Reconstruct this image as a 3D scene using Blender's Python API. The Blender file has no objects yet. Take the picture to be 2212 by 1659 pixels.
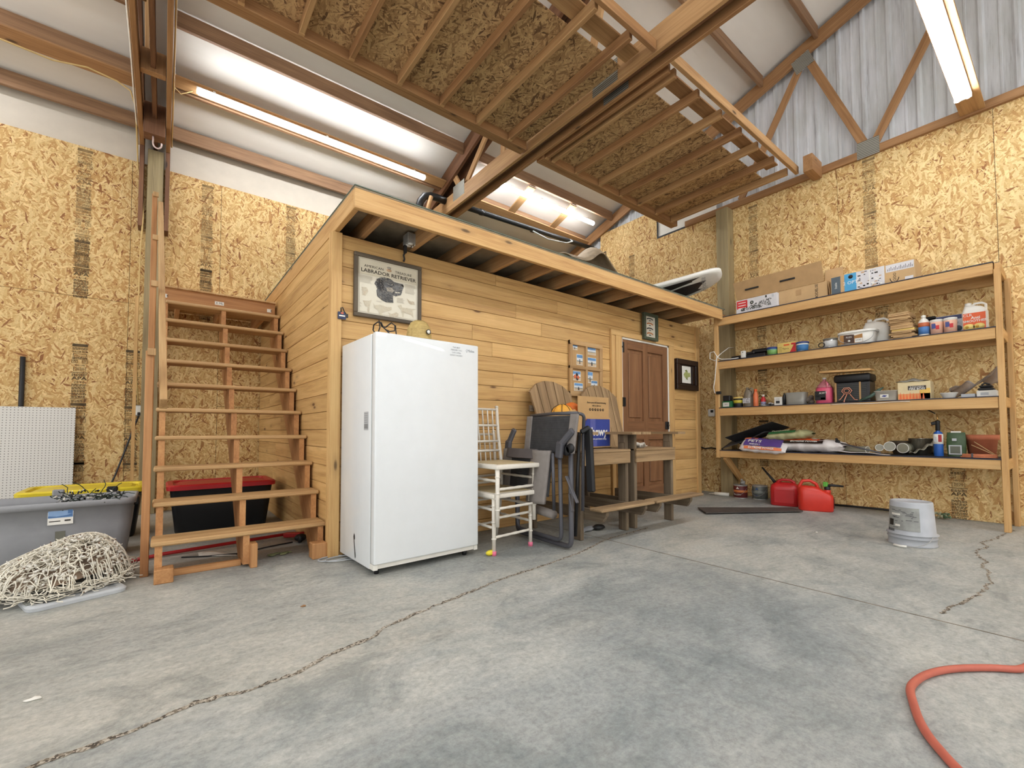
import bpy, bmesh, math, random
from mathutils import Vector, Matrix
random.seed(7)
PI = math.pi
scene = bpy.context.scene
col = scene.collection

# ------------------------------------------------------------------ camera
FPX, CX, CY = 961.2319, 1106.0, 895.526
YAW, PITCH, ROLL = 0.6644, 0.0365, -0.0022
CAM = Vector((-0.97251, -3.38982, 0.9135))
fwd = Vector((math.sin(YAW)*math.cos(PITCH), math.cos(YAW)*math.cos(PITCH), math.sin(PITCH)))
rt = Vector((math.cos(YAW), -math.sin(YAW), 0)); up = rt.cross(fwd)
r2 = rt*math.cos(ROLL)+up*math.sin(ROLL); u2 = up*math.cos(ROLL)-rt*math.sin(ROLL)
cd = bpy.data.cameras.new('camera'); cam = bpy.data.objects.new('camera', cd); col.objects.link(cam)
M = Matrix.Identity(4)
for i in range(3):
    M[i][0] = r2[i]; M[i][1] = u2[i]; M[i][2] = -fwd[i]; M[i][3] = CAM[i]
cam.matrix_world = M
cd.sensor_fit = 'HORIZONTAL'; cd.sensor_width = 36; cd.lens = 36*FPX/2212
cd.shift_y = (CY-829.5)/2212; cd.clip_start = .05; cd.clip_end = 60
scene.camera = cam
# ------------------------------------------------------------------ world + view
scene.view_settings.view_transform = 'Standard'; scene.view_settings.look = 'None'
scene.view_settings.gamma = 1; scene.view_settings.use_curve_mapping = False
scene.view_settings.exposure = 0.62
w = bpy.data.worlds.new('daylight'); scene.world = w; w.use_nodes = True
bg = w.node_tree.nodes['Background']; bg.inputs[0].default_value = (1, .985, .96, 1); bg.inputs[1].default_value = 1.0
LAMP = 26.0        # strength of the shop light tubes

# ------------------------------------------------------------------ materials
def lin(c):
    return tuple((x/12.92 if x <= .04045 else ((x+.055)/1.055)**2.4) for x in c)
def hexc(r, g, b): return lin((r/255, g/255, b/255))+(1,)
class NT:
    def __init__(s, name):
        s.m = bpy.data.materials.new(name); s.m.use_nodes = True; s.t = s.m.node_tree
        s.b = s.t.nodes['Principled BSDF']
    def n(s, ty, **k):
        x = s.t.nodes.new(ty)
        for a, v in k.items():
            if a.startswith('i_'):
                key = a[2:]; key = int(key) if key.isdigit() else key.replace('_', ' ')
                x.inputs[key].default_value = v
            else: setattr(x, a, v)
        return x
    def l(s, a, b): s.t.links.new(a, b)
    def math(s, op, a, b=None, c=None, clamp=False):
        x = s.n('ShaderNodeMath', operation=op); x.use_clamp = clamp
        for i, v in enumerate((a, b, c)):
            if v is None: continue
            if isinstance(v, (int, float)): x.inputs[i].default_value = v
            else: s.l(v, x.inputs[i])
        return x.outputs[0]
    def ramp(s, fac, stops, interp='LINEAR'):
        x = s.n('ShaderNodeValToRGB'); e = x.color_ramp; e.interpolation = interp
        while len(e.elements) < len(stops): e.elements.new(.5)
        for k, (p, c) in enumerate(stops):
            e.elements[k].position = p; e.elements[k].color = c if len(c) == 4 else tuple(c)+(1,)
        s.l(fac, x.inputs[0]); return x.outputs[0]
    def mix(s, fac, a, b, blend='MIX'):
        x = s.n('ShaderNodeMix', data_type='RGBA', blend_type=blend)
        for sock, v in ((x.inputs[0], fac), (x.inputs[6], a), (x.inputs[7], b)):
            if isinstance(v, (int, float)): sock.default_value = v
            elif isinstance(v, tuple): sock.default_value = v
            else: s.l(v, sock)
        return x.outputs[2]
    def mapping(s, vec, scale=(1, 1, 1), rot=(0, 0, 0), loc=(0, 0, 0)):
        x = s.n('ShaderNodeMapping'); x.inputs['Scale'].default_value = scale
        x.inputs['Rotation'].default_value = rot; x.inputs['Location'].default_value = loc
        s.l(vec, x.inputs[0]); return x.outputs[0]
    def noise(s, vec, scale, detail=3, rough=.55, dist=0):
        x = s.n('ShaderNodeTexNoise'); x.inputs['Scale'].default_value = scale
        x.inputs['Detail'].default_value = detail; x.inputs['Roughness'].default_value = rough
        x.inputs['Distortion'].default_value = dist
        s.l(vec, x.inputs['Vector']); return x
    def bump(s, h, strength=.3, dist=.002):
        x = s.n('ShaderNodeBump'); x.inputs['Strength'].default_value = strength; x.inputs['Distance'].default_value = dist
        s.l(h, x.inputs['Height']); s.l(x.outputs[0], s.b.inputs['Normal'])
    def rough(s, v): s.b.inputs['Roughness'].default_value = v

_cache = {}
def plain(r, g, b, rough=.5, metal=0, var=.05, name=None, trans=0, alpha=1, coat=0):
    key = (r, g, b, rough, metal, var, trans, alpha, coat)
    if key in _cache: return _cache[key]
    t = NT(name or 'plain_%d_%d_%d' % (r, g, b)); c = hexc(r, g, b)
    co = t.n('ShaderNodeTexCoord').outputs['Object']
    nz = t.noise(co, 9, 4).outputs[0]
    lo = tuple(x*(1-var*2.2) for x in c[:3])+(1,); hi = tuple(min(1, x*(1+var)) for x in c[:3])+(1,)
    t.l(t.ramp(nz, [(.3, lo), (.7, hi)]), t.b.inputs['Base Color'])
    t.rough(rough); t.b.inputs['Metallic'].default_value = metal
    t.b.inputs['Transmission Weight'].default_value = trans; t.b.inputs['Alpha'].default_value = alpha
    t.b.inputs['Coat Weight'].default_value = coat
    _cache[key] = t.m; return t.m

def wood(name, light, mid, dark, rough=.65, knots=.5, grain=1.0, knotcol=None, vary=.25):
    """lumber: the attribute wc carries board coordinates, x along the grain"""
    t = NT(name)
    wc = t.n('ShaderNodeAttribute', attribute_name='wc').outputs['Vector']
    isl = t.n('ShaderNodeNewGeometry').outputs['Random Per Island']
    v1 = t.mapping(wc, (1.1, 16*grain, 16*grain))
    n1 = t.noise(v1, 1, 4, .55, .6).outputs[0]
    v2 = t.mapping(wc, (3, 90*grain, 90*grain))
    n2 = t.noise(v2, 1, 3, .6).outputs[0]
    n3 = t.noise(t.mapping(wc, (.7, 3, 3)), 1, 2).outputs[0]
    f = t.math('ADD', t.math('MULTIPLY', n1, .62), t.math('MULTIPLY', n2, .38))
    c = t.ramp(f, [(.33, hexc(*dark)), (.5, hexc(*mid)), (.66, hexc(*light))])
    c2 = t.mix(t.math('MULTIPLY', n3, .35), c, hexc(*mid), 'MIX')
    # board to board tone
    br = t.ramp(isl, [(0, (1-vary, 1-vary*1.15, 1-vary*1.3, 1)), (1, (1+vary*.35, 1+vary*.3, 1+vary*.2, 1))])
    c3 = t.mix(1.0, c2, br, 'MULTIPLY')
    if knots > 0:
        vo = t.n('ShaderNodeTexVoronoi'); vo.inputs['Scale'].default_value = 1
        t.l(t.mapping(wc, (2.3, 7.5, 7.5)), vo.inputs['Vector'])
        k = t.ramp(vo.outputs['Distance'], [(.0, (1, 1, 1, 1)), (.07, (.85, .85, .85, 1)), (.12, (.18, .18, .18, 1)), (.28, (0, 0, 0, 1))])
        sel = t.math('GREATER_THAN', t.n('ShaderNodeSeparateColor').outputs[0], .5)
        sc = t.n('ShaderNodeSeparateColor'); t.l(vo.outputs['Color'], sc.inputs[0])
        sel = t.math('GREATER_THAN', sc.outputs[0], 1-knots)
        kk = t.math('MULTIPLY', k, sel)
        c3 = t.mix(kk, c3, hexc(*(knotcol or tuple(int(x*.5) for x in dark))))
    t.l(c3, t.b.inputs['Base Color']); t.rough(rough)
    t.bump(f, .25, .002)
    return t.m

def osb(name, axes, light, mid, dark, brown, scale=1.0, keep=.5, pale=.85):
    t = NT(name)
    co = t.n('ShaderNodeTexCoord').outputs['Object']
    sp = t.n('ShaderNodeSeparateXYZ'); t.l(co, sp.inputs[0])
    isl = t.n('ShaderNodeNewGeometry').outputs['Random Per Island']
    cb = t.n('ShaderNodeCombineXYZ')
    off = t.math('MULTIPLY', isl, 37.0)
    t.l(t.math('ADD', sp.outputs[axes[0]], off), cb.inputs[0]); t.l(t.math('ADD', sp.outputs[axes[1]], off), cb.inputs[1])
    vec = cb.outputs[0]
    wn = t.n('ShaderNodeTexNoise'); wn.inputs['Scale'].default_value = 7; wn.inputs['Detail'].default_value = 2
    t.l(vec, wn.inputs['Vector'])
    wv = t.n('ShaderNodeVectorMath', operation='MULTIPLY_ADD'); t.l(wn.outputs['Color'], wv.inputs[0])
    wv.inputs[1].default_value = (.014, .014, 0); t.l(vec, wv.inputs[2]); vec = wv.outputs[0]
    best = None
    for k, (ang, sx, sy) in enumerate([(1.45, 9, 44), (1.05, 11, 56), (.25, 12, 50), (2.15, 10, 52), (1.72, 8, 38), (2.65, 13, 62), (.7, 16, 74), (1.9, 14, 80)]):
        rotated = t.mapping(vec, (1, 1, 1), (0, 0, ang), (k*3.7, k*5.1, 0))
        vo = t.n('ShaderNodeTexVoronoi', voronoi_dimensions='2D'); vo.inputs['Scale'].default_value = 1
        vo.inputs['Randomness'].default_value = .9
        t.l(t.mapping(rotated, (sx*scale, sy*scale, 1)), vo.inputs['Vector'])
        s = t.n('ShaderNodeSeparateColor'); t.l(vo.outputs['Color'], s.inputs[0])
        R, G = s.outputs[0], s.outputs[1]
        if best is None: best = (R, G)
        else:
            g = t.math('GREATER_THAN', G, best[1])
            mx = t.n('ShaderNodeMix', data_type='FLOAT'); t.l(g, mx.inputs[0]); t.l(best[0], mx.inputs[2]); t.l(R, mx.inputs[3])
            best = (mx.outputs[0], t.math('MAXIMUM', G, best[1]))
    val = best[0]
    big = t.noise(vec, 1.6, 3).outputs[0]
    val2 = t.math('ADD', val, t.math('MULTIPLY', t.math('SUBTRACT', big, .5), -.35))
    c = t.ramp(val2, [(.0, hexc(*[min(255, x*1.05) for x in light])), (.22, hexc(*light)), (.38, hexc(*[(a+b)/2 for a, b in zip(light, mid)])), (.55, hexc(*mid)), (.70, hexc(*[(a*.55+b*.45) for a, b in zip(mid, dark)])), (pale, hexc(*dark)), (.985, hexc(*brown))])
    fine = t.noise(t.mapping(vec, (60, 160, 1), (0, 0, .8)), 1, 3).outputs[0]
    fr = t.ramp(fine, [(.3, (.84, .82, .78, 1)), (.65, (1.05, 1.05, 1.05, 1))])
    c = t.mix(1.0, c, fr, 'MULTIPLY')
    t.l(c, t.b.inputs['Base Color']); t.rough(.75); t.bump(val, .25, .0015)
    return t.m

M_OSB_B = osb('osb_sheet_back', (0, 2), (224, 196, 140), (208, 172, 112), (184, 138, 80), (144, 94, 52), scale=1.25, pale=.9)
M_OSB_R = osb('osb_sheet_right', (1, 2), (230, 204, 148), (214, 180, 120), (192, 146, 88), (150, 100, 56), scale=1.2, pale=.92)
M_OSB_P = osb('osb_platform', (0, 1), (204, 168, 120), (184, 146, 100), (150, 114, 76), (108, 78, 52), scale=1.15, pale=.84)
M_FIR = wood('fir_lumber', (188, 146, 102), (166, 124, 82), (132, 92, 60), knots=.25)
M_FIRD = wood('dark_fir_lumber', (142, 102, 70), (120, 82, 56), (90, 60, 42), knots=.2)
M_FIRL = wood('light_fir_lumber', (204, 166, 118), (186, 146, 100), (154, 114, 74), knots=.3)
M_PURL = wood('purlin_lumber', (168, 132, 98), (144, 110, 80), (112, 82, 58), knots=.2)
M_PLANK = wood('cabin_planks', (222, 184, 126), (206, 166, 106), (172, 128, 76), knots=.62, knotcol=(88, 52, 26), vary=.16)
M_TRIMW = wood('cabin_trim', (218, 182, 124), (204, 164, 106), (178, 134, 82), knots=.4, vary=.08)
M_STAIR = wood('stair_lumber', (200, 152, 100), (180, 130, 82), (148, 100, 60), knots=.25)
M_TREAD = wood('tread_boards', (208, 176, 130), (190, 154, 106), (160, 122, 78), knots=.15)
M_WEATH = wood('weathered_boards', (184, 158, 122), (158, 132, 98), (116, 94, 70), knots=.3, grain=1.3, rough=.85)
M_WEATHG = wood('grey_weathered_boards', (140, 126, 104), (114, 100, 82), (80, 68, 56), knots=.3, grain=1.3, rough=.9)
M_GREENP = wood('treated_post', (172, 156, 116), (152, 136, 100), (124, 110, 80), knots=.25, vary=.05)
M_DOORW = wood('stained_door_wood', (146, 106, 72), (130, 90, 58), (104, 70, 44), knots=0, vary=.05)
M_DARKW = wood('dark_frame_wood', (58, 40, 32), (42, 28, 24), (26, 18, 16), knots=0, rough=.35)
M_FRAMEG = wood('grey_frame_wood', (112, 100, 82), (92, 82, 68), (70, 62, 52), knots=0)
M_SHELFW = wood('shelf_lumber', (226, 188, 132), (210, 168, 110), (180, 134, 80), knots=.3)
M_WHITE = plain(226, 230, 232, .35, name='white_enamel', var=.01, coat=.3)
M_WHITEP = plain(232, 230, 222, .4, name='white_plastic', var=.03)
M_CHAIRW = plain(226, 220, 208, .45, name='white_chair_paint', var=.05)
M_BLACK = plain(24, 24, 26, .5, name='black_plastic')
M_BLACKG = plain(34, 35, 38, .35, name='black_gloss')
M_GREYM = plain(84, 84, 90, .45, .2, name='charcoal_powdercoat')
M_GALV = plain(176, 176, 172, .45, .3, name='galvanised_steel', var=.15)
M_CARD = plain(184, 148, 100, .8, name='cardboard', var=.04)
M_INK = plain(40, 34, 28, .8, name='printed_ink')
M_GREY = plain(150, 152, 156, .5, name='grey_plastic', var=.03)
M_GREYL = plain(186, 190, 194, .5, name='light_grey_plastic', var=.04)

def mat_concrete():
    t = NT('concrete_slab'); co = t.n('ShaderNodeTexCoord').outputs['Object']
    big = t.noise(t.mapping(co, (1, 1.2, 1), (0, 0, .5)), .5, 6, .62, 1.0).outputs[0]
    mid = t.noise(t.mapping(co, (1, 1.5, 1), (0, 0, .45)), 2.3, 10, .78, .7).outputs[0]
    streak = t.noise(t.mapping(co, (6, 13, 1), (0, 0, .55)), 1.5, 9, .8, .5).outputs[0]
    fine = t.noise(co, 42, 10, .8).outputs[0]
    cA = t.ramp(big, [(.36, hexc(142, 147, 147)), (.46, hexc(158, 161, 159)), (.54, hexc(172, 174, 170)), (.68, hexc(178, 178, 172))])
    cB = t.ramp(mid, [(.33, (.66, .70, .72, 1)), (.44, (.88, .90, .90, 1)), (.52, (1, 1, .99, 1)), (.62, (1.1, 1.09, 1.07, 1)), (.72, (1.26, 1.24, 1.2, 1))])
    c = t.mix(1, cA, cB, 'MULTIPLY')
    cC = t.ramp(streak, [(.32, (.76, .75, .73, 1)), (.5, (1, 1, 1, 1)), (.68, (1.2, 1.19, 1.17, 1))])
    c = t.mix(.7, c, cC, 'MULTIPLY')
    cD = t.ramp(fine, [(.32, (.66, .65, .64, 1)), (.5, (1, 1, 1, 1)), (.66, (1.26, 1.25, 1.23, 1))])
    c = t.mix(.9, c, cD, 'MULTIPLY')
    st = t.noise(t.mapping(co, (1, 1.6, 1), (0, 0, -.4)), 1.3, 9, .75, 1.6).outputs[0]
    c = t.mix(t.math('MULTIPLY', t.ramp(st, [(.54, (0, 0, 0, 1)), (.66, (1, 1, 1, 1))]), .45), c, hexc(104, 110, 110))
    st2 = t.noise(t.mapping(co, (1.4, 1, 1), (0, 0, .2), (5, 9, 0)), 1.7, 10, .8, 1.2).outputs[0]
    c = t.mix(t.math('MULTIPLY', t.ramp(st2, [(.58, (0, 0, 0, 1)), (.70, (1, 1, 1, 1))]), .5), c, hexc(198, 200, 194))
    # the slab beyond the crack is browner, the bare middle has a worn blue grey stain
    sp = t.n('ShaderNodeSeparateXYZ'); t.l(co, sp.inputs[0]); wob = t.math('MULTIPLY', t.math('SUBTRACT', big, .5), 2.2)
    side = t.math('ADD', t.math('SUBTRACT', sp.outputs[1], t.math('MULTIPLY', sp.outputs[0], .2)), 1.45)
    brown = t.ramp(t.math('ADD', t.math('MULTIPLY', t.math('ADD', side, wob), .8), .5), [(.3, (0, 0, 0, 1)), (.7, (1, 1, 1, 1))])
    c = t.mix(t.math('MULTIPLY', brown, .55), c, (.95, .905, .85, 1), 'MULTIPLY')
    dx = t.math('MULTIPLY', t.math('SUBTRACT', sp.outputs[0], .95), .62); dy = t.math('MULTIPLY', t.math('ADD', sp.outputs[1], t.math('ADD', t.math('MULTIPLY', sp.outputs[0], .16), 2.28)), 1.9)
    dd = t.math('ADD', t.math('SQRT', t.math('ADD', t.math('MULTIPLY', dx, dx), t.math('MULTIPLY', dy, dy))), t.math('MULTIPLY', t.math('SUBTRACT', st, .5), 1.5))
    c = t.mix(t.math('MULTIPLY', t.ramp(dd, [(.45, (1, 1, 1, 1)), (.95, (0, 0, 0, 1))]), .75), c, (.80, .84, .88, 1), 'MULTIPLY')
    t.l(c, t.b.inputs['Base Color'])
    t.l(t.ramp(mid, [(.35, (.5, .5, .5, 1)), (.65, (.8, .8, .8, 1))]), t.b.inputs['Roughness'])
    t.bump(fine, .35, .002); return t.m
M_CONC = mat_concrete()

def mat_vinyl():
    t = NT('white_roof_insulation'); co = t.n('ShaderNodeTexCoord').outputs['Object']
    n = t.noise(t.mapping(co, (.5, 2, 2)), 1.2, 4, .5).outputs[0]
    t.l(t.ramp(n, [(.35, hexc(224, 218, 208)), (.6, hexc(234, 229, 220))]), t.b.inputs['Base Color'])
    t.rough(.6); t.bump(n, .1, .006); return t.m
M_VINYL = mat_vinyl()
def mat_siding():
    t = NT('metal_siding_back'); co = t.n('ShaderNodeTexCoord').outputs['Object']
    n = t.noise(t.mapping(co, (1, 14, .9)), 1.3, 6, .7).outputs[0]
    n2 = t.noise(t.mapping(co, (1, 5, 1.5)), 1.1, 3).outputs[0]
    c = t.ramp(n, [(.28, hexc(168, 168, 170)), (.42, hexc(204, 206, 210)), (.6, hexc(220, 222, 226))])
    c = t.mix(t.math('MULTIPLY', t.ramp(n2, [(.4, (0, 0, 0, 1)), (.62, (1, 1, 1, 1))]), .3), c, hexc(168, 172, 160))
    t.l(c, t.b.inputs['Base Color']); t.rough(.5); return t.m
M_SIDING = mat_siding()
def mat_plate():
    t = NT('truss_plate_steel'); co = t.n('ShaderNodeTexCoord').outputs['Object']
    wv = t.n('ShaderNodeTexWave', bands_direction='Z'); wv.inputs['Scale'].default_value = 16; t.l(co, wv.inputs[0])
    t.l(t.ramp(wv.outputs[1], [(.3, hexc(104, 102, 94)), (.7, hexc(172, 170, 160))]), t.b.inputs['Base Color'])
    t.b.inputs['Metallic'].default_value = .4; t.rough(.45); t.bump(wv.outputs[1], .5, .003); return t.m
M_PLATE = mat_plate()
def mat_emit(name, r, g, b, s):
    t = NT(name); t.b.inputs['Base Color'].default_value = hexc(r, g, b)
    t.b.inputs['Emission Color'].default_value = hexc(r, g, b); t.b.inputs['Emission Strength'].default_value = s
    return t.m
M_TUBE = mat_emit('glowing_led_tube', 246, 250, 255, LAMP)
def mat_fabric(name, a, b, sc=120):
    t = NT(name); co = t.n('ShaderNodeTexCoord').outputs['Object']
    n = t.noise(co, 20, 3).outputs[0]
    wv = t.n('ShaderNodeTexWave', bands_direction='Z'); wv.inputs['Scale'].default_value = sc; wv.inputs['Distortion'].default_value = .6; t.l(co, wv.inputs[0])
    f = t.math('ADD', t.math('MULTIPLY', n, .5), t.math('MULTIPLY', wv.outputs[1], .5))
    t.l(t.ramp(f, [(.25, hexc(*a)), (.7, hexc(*b))]), t.b.inputs['Base Color']); t.rough(.9); t.bump(wv.outputs[1], .4, .002); return t.m
M_MESHF = mat_fabric('dark_mesh_fabric', (42, 42, 44), (74, 74, 76), 40)
M_PADF = mat_fabric('grey_pad_fabric', (120, 114, 110), (150, 143, 138), 90)

# ------------------------------------------------------------------ mesh builder
def FYm(x, y, z, rot=0):   # picture plane facing -Y, x to the right, y up
    return Matrix.Translation((x, y, z)) @ Matrix(((1, 0, 0, 0), (0, 0, -1, 0), (0, 1, 0, 0), (0, 0, 0, 1))) @ Matrix.Rotation(rot, 4, 'Z')
def FXm(x, y, z, rot=0):   # picture plane facing -X, x towards -Y, y up
    return Matrix.Translation((x, y, z)) @ Matrix(((0, 0, -1, 0), (-1, 0, 0, 0), (0, 1, 0, 0), (0, 0, 0, 1))) @ Matrix.Rotation(rot, 4, 'Z')
_tc = {}
def text_geo(body, size, align='CENTER', bold=0.0):
    key = (body, align, bold)
    if key not in _tc:
        cu = bpy.data.curves.new('t', 'FONT'); cu.body = body; cu.size = 1; cu.align_x = align; cu.align_y = 'CENTER'; cu.offset = bold; cu.resolution_u = 2
        o = bpy.data.objects.new('t', cu); col.objects.link(o)
        dg = bpy.context.evaluated_depsgraph_get(); ev = o.evaluated_get(dg); me = ev.to_mesh()
        _tc[key] = ([v.co.copy() for v in me.vertices], [tuple(p.vertices) for p in me.polygons])
        ev.to_mesh_clear(); bpy.data.objects.remove(o); bpy.data.curves.remove(cu)
    return _tc[key]
def frame_of(d, upv=(0, 0, 1)):
    d = Vector(d).normalized(); u = Vector(upv)
    if abs(d.dot(u)) > .98: u = Vector((0, 1, 0)) if abs(d.y) < .9 else Vector((1, 0, 0))
    s = d.cross(u).normalized(); u = s.cross(d).normalized()
    return d, s, u
class MB:
    def __init__(s):
        s.bm = bmesh.new(); s.wc = s.bm.verts.layers.float_vector.new('wc')
    def raw(s, vs, fs, m=0, M=None, wcs=None, smooth=False):
        out = []
        for i, v in enumerate(vs):
            v = Vector(v)
            bv = s.bm.verts.new(M @ v if M else v); bv[s.wc] = wcs[i] if wcs else v; out.append(bv)
        for f in fs:
            try:
                fc = s.bm.faces.new([out[i] for i in f]); fc.material_index = m; fc.smooth = smooth
            except ValueError: pass
        return out
    def _wc(s, vs, lo, hi):
        d = [hi[i]-lo[i] for i in range(3)]; order = sorted(range(3), key=lambda i: -d[i])
        off = Vector((random.uniform(-30, 30), random.uniform(-30, 30), random.uniform(-30, 30)))
        return [Vector((v[order[0]], v[order[1]], v[order[2]]))+off for v in vs]
    def box(s, x0, x1, y0, y1, z0, z1, m=0, M=None, bev=0, seg=1, smooth=False):
        x0, x1 = sorted((x0, x1)); y0, y1 = sorted((y0, y1)); z0, z1 = sorted((z0, z1))
        if bev > 0:
            t = bmesh.new(); bmesh.ops.create_cube(t, size=1)
            for v in t.verts: v.co = Vector(((x0+x1)/2+v.co.x*(x1-x0), (y0+y1)/2+v.co.y*(y1-y0), (z0+z1)/2+v.co.z*(z1-z0)))
            bmesh.ops.bevel(t, geom=t.edges[:]+t.verts[:], offset=min(bev, .49*min(x1-x0, y1-y0, z1-z0)), segments=seg, profile=.5, affect='EDGES')
            t.verts.ensure_lookup_table(); t.verts.index_update()
            vs = [v.co.copy() for v in t.verts]; fs = [[v.index for v in f.verts] for f in t.faces]; t.free()
        else:
            vs = [Vector((x, y, z)) for x in (x0, x1) for y in (y0, y1) for z in (z0, z1)]
            fs = [(0, 1, 3, 2), (4, 6, 7, 5), (0, 4, 5, 1), (2, 3, 7, 6), (0, 2, 6, 4), (1, 5, 7, 3)]
        s.raw(vs, fs, m, M, s._wc(vs, (x0, y0, z0), (x1, y1, z1)), smooth or seg > 1)
        return s
    def beam(s, p0, p1, w, h, up=(0, 0, 1), m=0, bev=0):
        p0, p1 = Vector(p0), Vector(p1); d, sd, u = frame_of(p1-p0, up); L = (p1-p0).length
        Mx = Matrix((d, sd, u)).transposed().to_4x4(); Mx.translation = p0
        return s.box(0, L, -w/2, w/2, -h/2, h/2, m, Mx, bev)
    def prism(s, pts, d0, d1, m=0, M=None, wcl=False):
        n = len(pts); vs = [Vector((p[0], p[1], d0)) for p in pts]+[Vector((p[0], p[1], d1)) for p in pts]
        fs = [tuple(range(n-1, -1, -1)), tuple(range(n, 2*n))]+[(i, (i+1) % n, n+(i+1) % n, n+i) for i in range(n)]
        lo = [min(v[i] for v in vs) for i in range(3)]; hi = [max(v[i] for v in vs) for i in range(3)]
        s.raw(vs, fs, m, M, s._wc(vs, lo, hi)); return s
    def tube(s, pts, r, n=8, m=0, closed=False, M=None, cap=True):
        pts = [Vector(p) for p in pts]; N = len(pts); rs = r if isinstance(r, (list, tuple)) else [r]*N
        vs = []; wcs = []; u = None; L = 0
        off = Vector((random.uniform(-9, 9), 0, 0))
        for i, p in enumerate(pts):
            a = pts[i-1] if (i > 0 or closed) else p; b = pts[(i+1) % N] if (i < N-1 or closed) else p
            d = (b-a)
            if d.length < 1e-9: d = Vector((0, 0, 1))
            d.normalize()
            if u is None: _, sd, u = frame_of(d)
            u = (u-d*u.dot(d)); u = u.normalized() if u.length > 1e-6 else frame_of(d)[2]
            sd = d.cross(u)
            if i: L += (p-pts[i-1]).length
            for k in range(n):
                a2 = 2*PI*k/n; c = (sd*math.cos(a2)+u*math.sin(a2))*rs[i]
                vs.append(p+c); wcs.append(Vector((L, math.cos(a2)*rs[i], math.sin(a2)*rs[i]))+off)
        fs = []
        for i in range(N if closed else N-1):
            j = (i+1) % N
            for k in range(n): fs.append((i*n+k, i*n+(k+1) % n, j*n+(k+1) % n, j*n+k))
        if not closed and cap: fs += [tuple(range(n-1, -1, -1)), tuple((N-1)*n+k for k in range(n))]
        s.raw(vs, fs, m, M, wcs, True); return s
    def lathe(s, prof, n=20, m=0, M=None, smooth=True, ms=None):
        vs = []; fs = []
        for r, z in prof:
            for k in range(n): vs.append(Vector((max(r, 1e-4)*math.cos(2*PI*k/n), max(r, 1e-4)*math.sin(2*PI*k/n), z)))
        for i in range(len(prof)-1):
            for k in range(n): fs.append((i*n+k, i*n+(k+1) % n, (i+1)*n+(k+1) % n, (i+1)*n+k))
        fs.append(tuple(range(n-1, -1, -1))); fs.append(tuple((len(prof)-1)*n+k for k in range(n)))
        v = s.raw(vs, fs, m, M, None, smooth)
        return s
    def grid(s, fn, nu, nv, m=0, M=None, smooth=True, closed_u=False):
        vs = [Vector(fn(i/(nu-1 if not closed_u else nu), j/(nv-1))) for i in range(nu) for j in range(nv)]; fs = []
        for i in range(nu if closed_u else nu-1):
            for j in range(nv-1):
                a, b = i*nv+j, ((i+1) % nu)*nv+j; fs.append((a, b, b+1, a+1))
        s.raw(vs, fs, m, M, None, smooth); return s
    def ell(s, c, r, n=14, m=0, M=None, fn=None):
        def f(u, v):
            a = u*2*PI; b = (v-.5)*PI; p = Vector((math.cos(a)*math.cos(b), math.sin(a)*math.cos(b), math.sin(b)))
            k = fn(p) if fn else 1
            return Vector((c[0]+p.x*r[0]*k, c[1]+p.y*r[1]*k, c[2]+p.z*r[2]*k))
        s.grid(f, n, n//2+2, m, M, True, True); return s
    def text(s, body, size, M, m=0, align='CENTER', bold=0.0, sx=1.0, lift=.0012):
        v, f = text_geo(body, 1, align, bold)
        s.raw([Vector((p.x*size*sx, p.y*size, lift)) for p in v], f, m, M); return s
    def quad(s, x0, y0, x1, y1, M, m=0, lift=.0008):
        s.raw([(x0, y0, lift), (x1, y0, lift), (x1, y1, lift), (x0, y1, lift)], [(0, 1, 2, 3)], m, M); return s
    def poly(s, pts, M, m=0, lift=.0008):
        s.raw([(p[0], p[1], lift) for p in pts], [tuple(range(len(pts)))], m, M); return s
    def build(s, name, mats, parent=None, bevel=0, solid=0, doubles=False, origin=None, subsurf=0):
        if doubles: bmesh.ops.remove_doubles(s.bm, verts=s.bm.verts[:], dist=1e-4)
        root = parent
        while root is not None and root.parent is not None: root = root.parent
        if root is not None: o0 = root.location.copy()
        elif origin is not None: o0 = Vector(origin)
        else:
            xs = [v.co for v in s.bm.verts]
            o0 = Vector(((min(v.x for v in xs)+max(v.x for v in xs))/2, (min(v.y for v in xs)+max(v.y for v in xs))/2, min(v.z for v in xs)))
        for v in s.bm.verts: v.co -= o0
        me = bpy.data.meshes.new(name); s.bm.normal_update(); s.bm.to_mesh(me); s.bm.free()
        for m in (mats if isinstance(mats, (list, tuple)) else [mats]): me.materials.append(m)
        o = bpy.data.objects.new(name, me); col.objects.link(o)
        if parent is None: o.location = o0
        else: o.parent = parent
        if solid: md = o.modifiers.new('solid', 'SOLIDIFY'); md.thickness = solid; md.offset = 0
        if bevel: md = o.modifiers.new('bevel', 'BEVEL'); md.width = bevel; md.segments = 1; md.limit_method = 'ANGLE'
        if subsurf: md = o.modifiers.new('sub', 'SUBSURF'); md.levels = subsurf; md.render_levels = subsurf
        return o
def tag(o, label, cat, group=None, kind=None):
    o['label'] = label; o['category'] = cat
    if group: o['group'] = group
    if kind: o['kind'] = kind
    return o
def thing(name, label, cat, loc, group=None):
    o = bpy.data.objects.new(name, None); col.objects.link(o); o.location = loc; o.empty_display_size = .1
    return tag(o, label, cat, group)
def struct(o): o['kind'] = 'structure'; return o
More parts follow.
